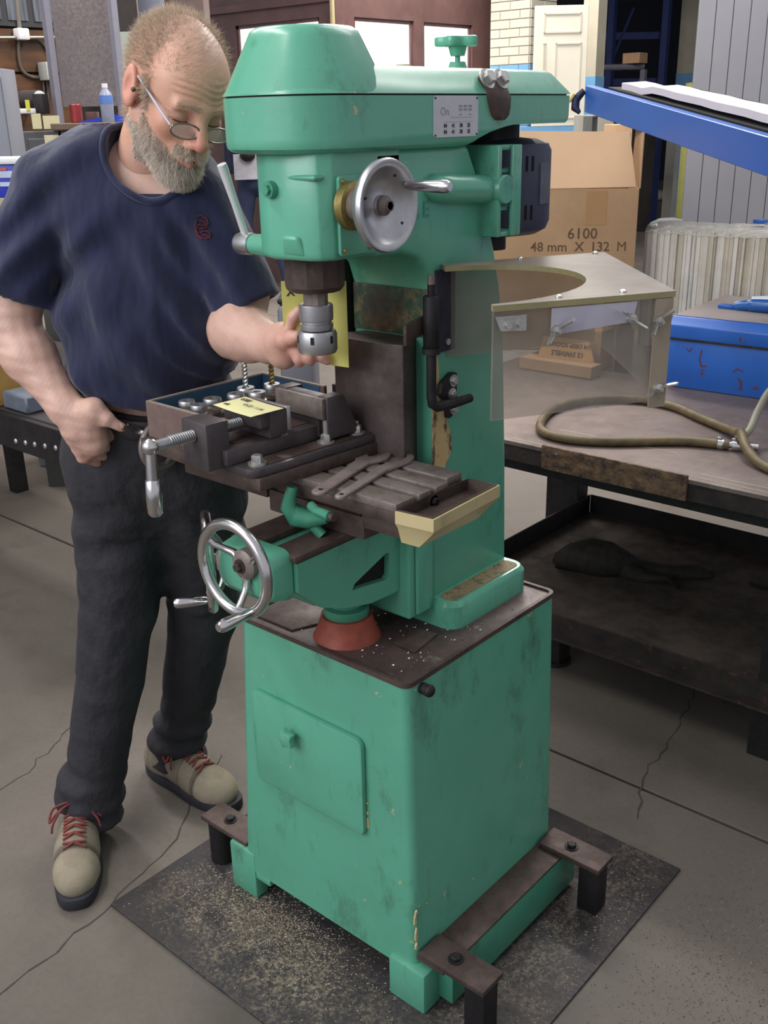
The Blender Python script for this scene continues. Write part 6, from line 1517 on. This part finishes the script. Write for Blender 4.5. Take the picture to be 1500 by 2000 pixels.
def shirt(P):
    d = shirt_raw(P)
    # neck opening
    q = P - A3(neckC); h_ = q @ A3(neckN); r = q - h_[:, None] * A3(neckN); rr = np.sqrt((r ** 2).sum(1))
    d = np.maximum(d, np.minimum(.088 - rr, h_ + .06)) if False else np.maximum(d, -np.maximum(rr - .083, -(h_ + .035)))
    return d
lo, hi = bbox([R_sh, L_sh, hemR, hemL, hemC, belly + fwd * .14, chest - fwd * .12, R_sh - acr * .05, hemR - acr * .05, hemR - acr*.02 - fwd*.04], .09)
v, f = nets(shirt, lo, hi, .0062)
Msh = N('navy_cotton'); Msh.set(Msh.ramp(Msh.noise(7, 4, .6), [(.3, srgb(17, 21, 52)), (.7, srgb(23, 28, 64))]), .88); Msh.bump(Msh.math('ADD', Msh.noise(9, 3, .45, (1.2, 1.2, .45)), Msh.math('MULTIPLY', Msh.noise(420, 2, .6), .02)), .75, .035)
Msh.b.inputs['Sheen Weight'].default_value = .25
# relax the raw net a little
def relax(v, f, it=2, lam=.5):
    e = np.concatenate([f[:, [0, 1]], f[:, [1, 2]], f[:, [2, 3]], f[:, [3, 0]]]); n = len(v)
    deg = np.bincount(e.ravel(), minlength=n).astype(float)[:, None] + 1e-9
    for _ in range(it):
        s = np.zeros_like(v)
        for k in range(3): s[:, k] = np.bincount(e[:, 0], v[e[:, 1], k], n) + np.bincount(e[:, 1], v[e[:, 0], k], n)
        v = v + lam * (s / deg - v)
    return v
v = relax(v, f, 1); tee = np_mesh('t_shirt', v, f, Msh.m, man, 180)
from mathutils.bvhtree import BVHTree
tv = [Vector(x) for x in v]; bvh = BVHTree.FromPolygons(tv, f.tolist())
def onshirt(p, off=.0015):
    p = Vector(p); c, n_, i, d_ = bvh.find_nearest(p); return c + (p - c).normalized() * 0 + n_ * off if n_ else p
# collar band and hem bands follow the shirt
b = MB(); ring = []
e1 = acr; e2 = neckN.cross(e1).normalized()
for i in range(64):
    a = 2 * PI * i / 64; p = neckC + (e1 * math.cos(a) + e2 * math.sin(a)) * .086
    q = p + neckN * .10; hit = bvh.ray_cast(q, -neckN, .25)
    ring.append(hit[0] + neckN * .002 if hit[0] is not None else p)
for _ in range(3): ring = [(ring[i - 1] + ring[i] * 2 + ring[(i + 1) % 64]) / 4 for i in range(64)]
b.tube(ring, .0065, 8, True); b.build('collar', Msh.m, man, 60)
# embroidered emblem on the chest
M_emb = simple('dull_red_embroidery', srgb(128, 42, 42), .8)
b = MB(); lc = hd(397, 445, 1.80)
def emb(pts):
    out = []
    for (x_, y_) in pts:
        s = hd(397 + x_, 445 + y_, 1.5); d_ = (s - CAM).normalized(); h_ = bvh.ray_cast(s, d_, 1.2); 
        if h_[0] is not None: out.append(h_[0] - d_ * .0012)
    if len(out) > 2: b.tube(out, .0011, 6)
emb([(-13 + 0, -22), (-4, -24), (6, -18), (10, -8), (2, -4), (-10, -6), (-14, 4), (-8, 16), (4, 22), (14, 18), (12, 8), (2, 6), (-6, 10)])
emb([(-6, -14), (3, -12), (8, -2), (0, 2), (-8, 0)]); emb([(-2, 12), (6, 14), (13, 20)]); emb([(-14, -14), (-16, 0), (-12, 14), (-2, 22)])
b.build('emblem', M_emb, tee, 60)
# ---- jeans
def pants(P):
    d = d_ell(P, pelv - up * .01, (.164, .138, .15), TR)
    d = smin(d, d_ell(P, waist - up * .02, (.160, .132, .10), TR), .05)
    for h_, k_, a_, s in ((hipR, kneeR, ankR, -1), (hipL, kneeL, ankL, 1)):
        d = smin(d, d_cone(P, h_, k_, .106, .073), .05)
        d = smin(d, d_cone(P, k_, a_ + V(0, 0, -.02), .073, .066), .025)
        d = smin(d, d_cone(P, a_ + V(0, 0, .03), a_ + V(.004, -.004, -.05), .069, .066), .02)
    u = P[:, 2]
    w_ = np.zeros(len(P), dtype=np.float32); W1 = wob(P, 44, 13, 5); W2 = wob(P, 45, 11, 5)
    for k_, a_ in ((kneeR, ankR), (kneeL, ankL)):
        near = np.exp(-((P[:, :2] - A3(a_)[:2]) ** 2).sum(1) / .03)
        w_ += near * (np.clip((.30 - u) / .2, 0, 1) * .009 * np.sin(u * 100 + 2.6 * W1) * np.clip(W2 + .35, 0, 1.2) + .006 * np.exp(-((u - kneeR.z) / .14) ** 2) * np.sin(u * 75 + 3 * W2) * np.clip(W1 + .4, 0, 1))
    d = d + w_ + .007 * wob(P, 12, 15, 6) - .006 * np.clip(1 - np.abs(np.sin(14 * (u + .8 * P[:, 0] + .5 * W2 * .12))) / .25, 0, 1) * np.clip(W1 + .3, 0, 1)
    q = P - A3(pelv); a, uu = q @ uA, q @ uU
    d = d + .0042 * np.sin(66 * (uu + .5 * np.abs(a)) + .5) * np.exp(-((uu + .16) ** 2) / .008)
    d = np.maximum(d, (P - A3(waist)) @ uU - .010)
    return np.maximum(np.maximum(d, .050 - P[:, 2]), -smin(d_cone(P, ankR + V(0, 0, -.09), ankR + V(0, 0, -.04), .050, .048), d_cone(P, ankL + V(0, 0, -.09), ankL + V(0, 0, -.04), .050, .048), .001))
lo, hi = bbox([waist + acr * .2, waist - acr * .2, ankR, ankL, belly + fwd * .12, pelv - fwd * .16, kneeR, kneeL], .11)
v, f = nets(pants, lo, hi, .0070); v = relax(v, f, 2)
Mjn = N('faded_black_denim'); Mjn.set(Mjn.ramp(Mjn.noise(5, 5, .65), [(.3, srgb(32, 30, 35)), (.7, srgb(50, 47, 53))]), .85); Mjn.bump(Mjn.math('ADD', Mjn.noise(11, 4, .5, (1, 1, .8)), Mjn.math('MULTIPLY', Mjn.noise(380, 2, .6), .02)), .8, .03)
jn = np_mesh('jeans', v, f, Mjn.m, man, 180); jb = BVHTree.FromPolygons([Vector(x) for x in v], f.tolist())
def drape(name, pxs, mat, rad, off=.0015, par=None):
    b = MB(); out = []
    for (x_, y_) in pxs:
        s = hd(x_, y_, 1.4); d_ = (s - CAM).normalized(); h_ = jb.ray_cast(s, d_, 1.5)
        if h_[0] is not None: out.append(h_[0] - d_ * off)
    if len(out) > 2: b.tube(smooth_path(out, 3), rad, 6); b.build(name, mat, par or jn, 60)
if False: drape('pocket_seam', [(228, 845), (222, 870), (205, 895), (180, 910), (156, 915)], simple('denim_seam', srgb(30, 28, 33), .9), .0022)
# belt
def belt(P):
    d = d_ell(P, pelv - up * .01, (.170, .144, .15), TR); d = smin(d, d_ell(P, waist - up * .02, (.166, .138, .10), TR), .05) + .0005
    s = np.abs((P - A3(waist)) @ uU + .016) - .020
    return np.maximum(d, s)
v, f = nets(belt, *bbox([waist + acr * .2, waist - acr * .2, waist + fwd * .16, waist - fwd * .16], .04), .0050)
bl = np_mesh('belt', relax(v, f, 1), f, simple('dark_leather', srgb(42, 36, 40), .45, 0, .1, 20), man, 50); bb = BVHTree.FromPolygons([Vector(x) for x in v], f.tolist())
b = MB()
for (x_, y_) in ((205, 806), (248, 812), (250, 829), (176, 790), (147, 778)):
    s = hd(x_, y_, 1.4); d_ = (s - CAM).normalized(); h_ = bb.ray_cast(s, d_, 1.5)
    if h_[0] is not None and (h_[0] - CAM).length < 2.4: b.sphere(h_[0], .0032, seg=10, rings=6)
if len(b.bm.verts): o = b.build('rivet', M_zinc, bl, 60); o['kind'] = 'stuff'
# ---- shoes
def shoe(tip, heel, name_seed):
    tip, heel = V(*tip), V(*heel); d = (tip - heel); L = d.length; ang = math.atan2(d.y, d.x)
    T = Matrix.Translation(heel) @ Matrix.Rotation(ang, 4, 'Z'); s = L / .30
    def up_(Q):
        e = d_ell(Q, (.225 * s, 0, .040), (.072 * s, .050, .044)); e = smin(e, d_cone(Q, (.045, 0, .052), (.16 * s, 0, .050), .040, .046), .03)
        e = smin(e, d_cone(Q, (.055, 0, .06), (.060, 0, .105), .041, .043), .03); e = smin(e, d_cone(Q, (.09, 0, .085), (.17 * s, 0, .062), .034, .030), .03)
        e = np.maximum(e, .020 - Q[:, 2]); e = np.maximum(e, -d_cone(Q, (.056, 0, .09), (.056, 0, .16), .034, .034))
        return e + .0012 * wob(Q, name_seed, 60, 5)
    v, f = nets(up_, (-.01, -.065, .012), (.315 * s, .065, .155), .0040)
    q = v.copy(); c = np.tile(np.array([.25, .21, .155]), (len(v), 1)); sd = np.clip((np.abs(np.sin((q[:, 0] / s - .205) * 60)) < .12) * 1.0, 0, 1)[:, None]
    cap = ((q[:, 0] / s > .205) & (q[:, 2] < .078))[:, None]; c = np.where(cap, np.array([.29, .245, .175]), c); c = c * (1 - .45 * sd * (q[:, 0:1] < .22))
    rim = ((q[:, 0] / s > .195) & (q[:, 0] / s < .212))[:, None]; c = np.where(rim, c * .55, c)
    Ms = MATS.get('tan_suede') or 0
    if not Ms:
        Mz = N('tan_suede'); a2 = Mz.n('ShaderNodeAttribute'); a2.attribute_name = 'tone'; Mz.set(Mz.mix(Mz.ramp(Mz.noise(30, 5, .7), [(.35, BW(0)), (.7, BW(.5))]), a2.outputs['Color'], (.62, .58, .52, 1), 'MULTIPLY'), .85); Mz.bump(Mz.noise(200, 3), .3, .002); Ms = Mz.m
    sh_ = np_mesh('shoe', toW(v, T), f, Ms, man, 180, c)
    ol = []
    for k in range(40):
        a = 2 * PI * k / 40; x = .150 * s + (.156 * s) * math.cos(a); w2 = .052 + .004 * math.cos(a) ; y = w2 * math.copysign(abs(math.sin(a)) ** .62, math.sin(a)) * (1 - .14 * math.exp(-((x / s - .12) / .05) ** 2)); ol.append((x, y))
    b = MB(T); b.prism(ol, .0005, .028, bev=.004); b.build('sole', simple('navy_rubber_sole', srgb(40, 40, 48), .7), sh_, 40)
    Ml = simple('red_lace', srgb(128, 58, 54), .8) if 'red_lace' not in MATS else MATS['red_lace']
    bq = BVHTree.FromPolygons([Vector(x) for x in v], f.tolist())
    def top(x, y):
        h_ = bq.ray_cast(Vector((x, y, .3)), Vector((0, 0, -1)), .4); return Vector((x, y, (h_[0].z if h_[0] is not None else .08) + .003))
    b = MB(T); pts = []
    b.prism([(.105 * s, -.016), (.19 * s, -.014), (.19 * s, .014), (.105 * s, .016)], .0, .0001) if False else None
    for k in range(5):
        x = (.115 + .020 * k) * s
        b = MB(T); b.tube([top(x, -.024), top(x + .004, -.012), top(x + .006, 0) + V(0, 0, .002), top(x + .010, .012), top(x + .012, .024)], .0028, 7); b.build('lace', Ml, sh_, 60)
        b = MB(T); b.tube([top(x, .024), top(x + .004, .012), top(x + .006, 0) + V(0, 0, .003), top(x + .010, -.012), top(x + .012, -.024)], .0028, 7); b.build('lace', Ml, sh_, 60)
    for sg in (1, -1):
        p0 = top(.108 * s, 0) + V(0, 0, .006)
        b = MB(T); b.tube(smooth_path([p0, p0 + V(.006, sg * .022, .004), p0 + V(.004, sg * .048, -.010), p0 + V(.022, sg * .056, -.030), p0 + V(.020, sg * .034, -.006), p0]), .0028, 7); b.build('lace_loop', Ml, sh_, 60)
        b = MB(T); b.tube(smooth_path([p0, p0 + V(.018, sg * .026, -.002), p0 + V(.030, sg * .047, -.028), p0 + V(.034, sg * .053, -.050)]), .0026, 7); b.build('lace_end', Ml, sh_, 60)
    return sh_
tipR = at(150, 1776, 'z', 0.0); shoe((tipR.x, tipR.y, 0), tuple(tipR - V(.235, -.175, 0).normalized() * .305), 3)
hL = at(298, 1497, 'z', 0.0); tL = at(470, 1590, 'z', 0.0); dL = (tL - hL).normalized(); shoe(tuple(hL + dL * .305), (hL.x, hL.y, 0), 4)
# ---- hair, beard, brows
HV = np.array(toW(hq, HM)); rs = np.random.RandomState(4)
tri = hq[hf].mean(1); e1_ = hq[hf[:, 1]] - hq[hf[:, 0]]; e2_ = hq[hf[:, 3]] - hq[hf[:, 0]]; nrm_ = np.cross(e1_, e2_); nrm_ /= np.linalg.norm(nrm_, axis=1)[:, None] + 1e-9
if (nrm_ * tri).sum(1).mean() < 0: nrm_ = -nrm_
def pick(mask_w, n, seed):
    r = np.random.RandomState(seed); w_ = np.clip(mask_w, 0, None); w_ = w_ / w_.sum(); i = r.choice(len(tri), n, p=w_)
    return tri[i] + r.normal(size=(n, 3)) * .0009, nrm_[i]
x, y, z = tri[:, 0], tri[:, 1], tri[:, 2]; ay = np.abs(y)
ear = ((x > -.040) & (x < .014) & (z > -.035) & (z < .042) & (ay > .070))
side = np.clip((z + .012) / .01, 0, 1) * np.clip((.038 - x - .25 * (z - .05)) / .014, 0, 1)
side = np.where(z < .0, side * (x < .018) * (x > -.005) + np.clip((-.03 - x) / .01, 0, 1) * (z > -.075) * (x > -.13), side)
bald = np.exp(-(((x - .02) / .065) ** 2 + (y / .045) ** 2)) * (z > .07); hw = side * (1 - .93 * np.clip(bald * 1.5, 0, 1)) * (~ear)
M_h1 = simple('grey_brown_hair', srgb(206, 182, 158), .55, 0, .10, 30); M_h2 = simple('grey_beard_hair', srgb(232, 216, 200), .55, 0, .2, 22)
hm3 = np.array(HM.to_3x3())
def hairpatch(name, w_, n, ln, r, mat, par, back, kd, curl=.35, seed=1, ndir=1.0):
    p, nn2 = pick(w_, n, seed); dirs = nn2 * ndir + np.array(back) + (np.stack([0 * p[:, 0], np.sign(p[:, 1]) * .9, 0 * p[:, 0]], 1) if name == 'moustache' else 0); return fur(name, toW(p, HM), dirs @ hm3.T, ln, r, mat, par, curl, seed, 4, (0, 0, -1), kd)
hairpatch('hair', hw, 9500, .019, .00038, M_h1, body, (-.2, 0, .15), .5, .42, 2, .6)
hairpatch('hair_top', np.exp(-(((x + .055) / .05) ** 2 + (y / .07) ** 2)) * (z > .06), 1500, .020, .00036, M_h1, body, (-.3, 0, .3), .4, .4, 3, .7)
hairpatch('hair_thin', np.exp(-(((x - .04) / .04) ** 2 + ((y + .03) / .045) ** 2)) * (z > .06), 700, .016, .00026, M_h1, body, (-.2, .4, .1), .3, .35, 13, .5)
cheek = -.006 - 0.62 * np.clip(x + .005, 0, 1) - .000
bw = np.clip((cheek - z) / .008, 0, 1) * (x > -.018) * np.clip((.100 + z * 0 - 0 + .03 - (-z)) / .01, 0, 1) * (z > -.128)
bw = np.where(((x - .1) ** 2 / .02 ** 2 + (z + .068) ** 2 / .0095 ** 2 + y ** 2 / .024 ** 2) < 1, 0, bw); bw = bw * (ay > .016) + bw * (ay <= .016) * (z < -.080)
bw = bw * ~((x > .085) & (z > -.052)) * ~ear * ~((x < .019) & (z > -.048) & (ay > .066))
sb = (x > .017) & (x < .030) & (z > -.02) & (z < .03) & (ay > .06)
bw = bw + .8 * sb
hairpatch('beard', bw, 9500, .014, .00042, M_h2, body, (.12, 0, -.4), .8, .42, 5, .9)
ch = np.exp(-(((x - .078) / .03) ** 2 + (y / .034) ** 2 + ((z + .100) / .022) ** 2)) * (z < -.080)
hairpatch('beard_chin', ch, 5200, .019, .00048, M_h2, body, (.25, 0, -.8), 1.0, .30, 6, .8)
ms = ((z < -.046) & (z > -.0615) & (x > .070) & (ay < .031)) * (1.0 - .4 * (ay < .004))
hairpatch('moustache', ms.astype(float), 1700, .0115, .00040, simple('pale_moustache_hair', srgb(240, 220, 200), .6, 0, .12, 30), body, (.25, 0, -.5), .7, .20, 7, .6)
br_ = (np.abs(z - .024 + .06 * np.clip(ay - .03, 0, 1)) < .0042) * (ay > .014) * (ay < .050) * (x > .06)
hairpatch('eyebrow', br_.astype(float), 330, .011, .0003, simple('grey_brow', srgb(216, 194, 170), .6), body, (.3, 0, .5), .4, .2, 8, .5)
# ---- glasses worn low on the nose
M_gold = steel('pale_metal_frame', srgb(160, 150, 140), srgb(110, 102, 96), .2, .95, 30, .02); M_arm = simple('pearl_temple_arm', srgb(206, 200, 214), .25)
Mgl = N('spectacle_lens'); Mgl.set((1, 1, 1, 1), .03, 0.0, IOR=1.45); tr = Mgl.n('ShaderNodeBsdfTransparent'); mx = Mgl.n('ShaderNodeMixShader'); mx.inputs[0].default_value = .10
Mgl.l(tr.outputs[0], mx.inputs[1]); Mgl.l(Mgl.b.outputs[0], mx.inputs[2]); Mgl.l(mx.outputs[0], Mgl.t.nodes['Material Output'].inputs[0])
GM = HM @ Matrix.Translation((.113, 0, -.012)) @ Matrix.Rotation(math.radians(-10), 4, 'Y')
b = MB(GM); gl = None
def lens_pts(s, n=36): return [V(-.006 * (abs(math.cos(2 * PI * k / n) * .023 + s * .033 * 1) / .05) ** 2, s * .033 + .0262 * math.cos(2 * PI * k / n), .0128 * math.copysign(abs(math.sin(2 * PI * k / n)) ** .8, math.sin(2 * PI * k / n))) for k in range(n)]
b = MB(GM); b.tube([V(-.001, -.0095, .006), V(.0015, 0, .0085), V(-.001, .0095, .006)], .0012, 8); gl = b.build('glasses', M_gold, man, 60)
for s in (1, -1):
    b = MB(GM); b.tube(lens_pts(s), .0016, 8, True); b.build('lens_rim', M_gold, gl, 60)
    b = MB(GM); P_ = lens_pts(s); n = len(P_); b.add(P_ + [p + V(-.0012, 0, 0) for p in P_], [tuple(range(n)), tuple(range(2 * n - 1, n - 1, -1))] + [(i, (i + 1) % n, n + (i + 1) % n, n + i) for i in range(n)]); b.build('lens', Mgl.m, gl, 0)
    e_ = HMi @ (GM @ V(-.010, s * .060, .006)); b = MB(HM)
    b.tube([e_, V(.075, s * .0715, .006), V(.0, s * .0800, .026), V(-.018, s * .0815, .028), V(-.030, s * .0800, .012)], [.0022, .0024, .0020, .0016, .0014], 8); b.build('temple_arm', M_arm, gl, 60)
    b = MB(GM); b.tube([V(-.004, s * .057, .005), V(-.010, s * .0605, .006)], .0018, 8); b.build('hinge', M_gold, gl, 60)
for s in (1, -1):
    bh = BVHTree.FromPolygons([Vector(p) for p in hq], hf.tolist()) if s == 1 else bh; pp_ = []
    for k in range(9):
        yy = s * (.020 + .028 * k / 8); h_ = bh.ray_cast(Vector((.16, yy, -.0055 + .0015 * math.sin(PI * k / 8) * -1 + .001)), Vector((-1, 0, 0)), .2)
        if h_[0] is not None: pp_.append(h_[0] + V(.0004, 0, 0))
    b = MB(HM); b.tube(pp_, [.0006] + [.0011] * (len(pp_) - 2) + [.0005], 6); b.build('eyelashes', simple('dark_lash_line', srgb(84, 52, 44), .6), body, 60)
b = MB(HM); b.sphere((.006, -.0850, .004), .0050, seg=14, rings=8); b.build('hearing_aid', simple('dark_hearing_aid', srgb(70, 60, 56), .3), man, 60)
# ================================================================= SECOND PERSON FAR BEHIND
g0 = V(-6.35, 5.15, 0); pb = thing('person', 'person in dark plaid jacket and blue jeans standing far behind, mostly hidden', 'person', g0)
vd = V(CAM.x - g0.x, CAM.y - g0.y, 0).normalized(); sd = V(-vd.y, vd.x, 0)
def bpt(px, z): 
    # point at lateral position px on the person's plane
    c = ad(px, 235, 9.3); return V(c.x, c.y, z)
def jeans2(P):
    h = bpt(492, 1.02); d = d_ell(P, h, (.17, .15, .12))
    d = smin(d, d_cone(P, bpt(474, .95), bpt(462, .50), .088, .065), .05); d = smin(d, d_cone(P, bpt(462, .50), bpt(455, .09), .062, .055), .03)
    d = smin(d, d_cone(P, bpt(512, .95), bpt(530, .50), .088, .065), .05); d = smin(d, d_cone(P, bpt(530, .50), bpt(545, .09), .062, .055), .03)
    return d + .006 * wob(P, 31, 16, 5)
def skin2(P):
    d = d_ell(P, bpt(505, 1.66), (.085, .085, .115)); d = smin(d, d_cone(P, bpt(505, 1.58), bpt(500, 1.45), .05, .06), .03)
    d = smin(d, d_cone(P, bpt(495, 1.4), bpt(492, 1.05), .13, .13), .05); d = smin(d, d_ell(P, bpt(505, 1.65) + vd * .085, (.018, .018, .03)), .02)
    for s, px in ((1, 450), (-1, 540)): d = smin(d, d_cone(P, bpt(px, 1.38), bpt(px, 1.12), .04, .04), .02); d = smin(d, d_cone(P, bpt(px, 1.12), bpt(px + s * 12, 1.08) + vd * .1, .036, .03), .02)
    return d
def jacket2(P):
    d = d_ell(P, bpt(492, 1.30), (.21, .19, .27)); d = smin(d, d_cone(P, bpt(452, 1.43), bpt(532, 1.43), .085, .085), .05)
    for s, px in ((1, 448), (-1, 542)): d = smin(d, d_cone(P, bpt(px, 1.40), bpt(px - s * 4, 1.14), .068, .058), .04); d = smin(d, d_cone(P, bpt(px - s * 4, 1.14), bpt(px + s * 16, 1.08) + vd * .16, .058, .048), .03)
    return np.maximum(d + .007 * wob(P, 33, 15, 5), 1.085 - P[:, 2])
c = bpt(492, 0)
v, f = nets(skin2, (c.x - .45, c.y - .45, .98), (c.x + .45, c.y + .45, 1.80), .016); np_mesh('body', v, f, simple('skin_tone_far', srgb(180, 130, 110), .6), pb)
v, f = nets(jeans2, (c.x - .5, c.y - .5, .04), (c.x + .5, c.y + .5, 1.16), .018); np_mesh('jeans', relax(v, f, 1), f, simple('blue_denim', srgb(56, 66, 100), .9, 0, .15, 8), pb)
Mpl = N('dark_plaid_cloth'); wv_ = Mpl.n('ShaderNodeTexBrick'); Mpl.l(Mpl.coord(), wv_.inputs['Vector']); wv_.inputs['Scale'].default_value = 22
for k_, c_ in (('Color1', srgb(38, 42, 66)), ('Color2', srgb(48, 50, 74)), ('Mortar', srgb(26, 26, 40))): wv_.inputs[k_].default_value = c_
Mpl.set(wv_.outputs[0], .9)
v, f = nets(jacket2, (c.x - .5, c.y - .5, 1.0), (c.x + .5, c.y + .5, 1.62), .016); np_mesh('jacket', relax(v, f, 1), f, Mpl.m, pb)
b = MB(); b.sphere(bpt(505, 1.69) - vd * .015, .098, (1, 1, 1.0), 20, 12); b.build('hair', simple('dark_brown_hair', srgb(50, 40, 34), .8), pb)
for px in (455, 545):
    p = bpt(px, 0) + vd * .05; b = MB(Matrix.Translation(p) @ Matrix.Rotation(math.atan2(vd.y, vd.x), 4, 'Z')); b.loft([[(x_, -.045, z_) for x_, z_ in ((-.1, 0), (.17, 0), (.16, .04), (.05, .08), (-.1, .09))], [(x_, .045, z_) for x_, z_ in ((-.1, 0), (.17, 0), (.16, .04), (.05, .08), (-.1, .09))]], bev=.015); b.build('shoe', simple('white_sneaker', srgb(210, 204, 196), .6, 0, .05), pb)
q = bpt(478, 0) + vd * .20
b = MB(); dd_ = sd * .13; b.hexa([q - dd_ + V(0, 0, 1.04), q + dd_ + V(0, 0, 1.04), q + dd_ + vd * .01 + V(0, 0, 1.04), q - dd_ + vd * .01 + V(0, 0, 1.04)], [q - dd_ + V(0, 0, 1.26), q + dd_ + V(0, 0, 1.26), q + dd_ + vd * .01 + V(0, 0, 1.26), q - dd_ + vd * .01 + V(0, 0, 1.26)])
o = b.build('shirt_tail', simple('pale_grey_cloth', srgb(190, 188, 196), .8), pb, 0)
b = MB(); b.sphere(q + vd * .03 + V(0, 0, 1.25), .07, (1, 1, .8), 16, 10); b.build('black_glove', M_black, pb)
b = MB(); p = ad(688, 527, 8.6); b.sphere((p.x, p.y, .06), .10, (1.3, 1, .6), 14, 8); o = b.build('pale_bundle', simple('pinkish_rag', srgb(200, 180, 168), .8, 0, .1, 9)); tag(o, 'small pale bundle on the floor beyond the chuck, by the brown wall', 'bundle')
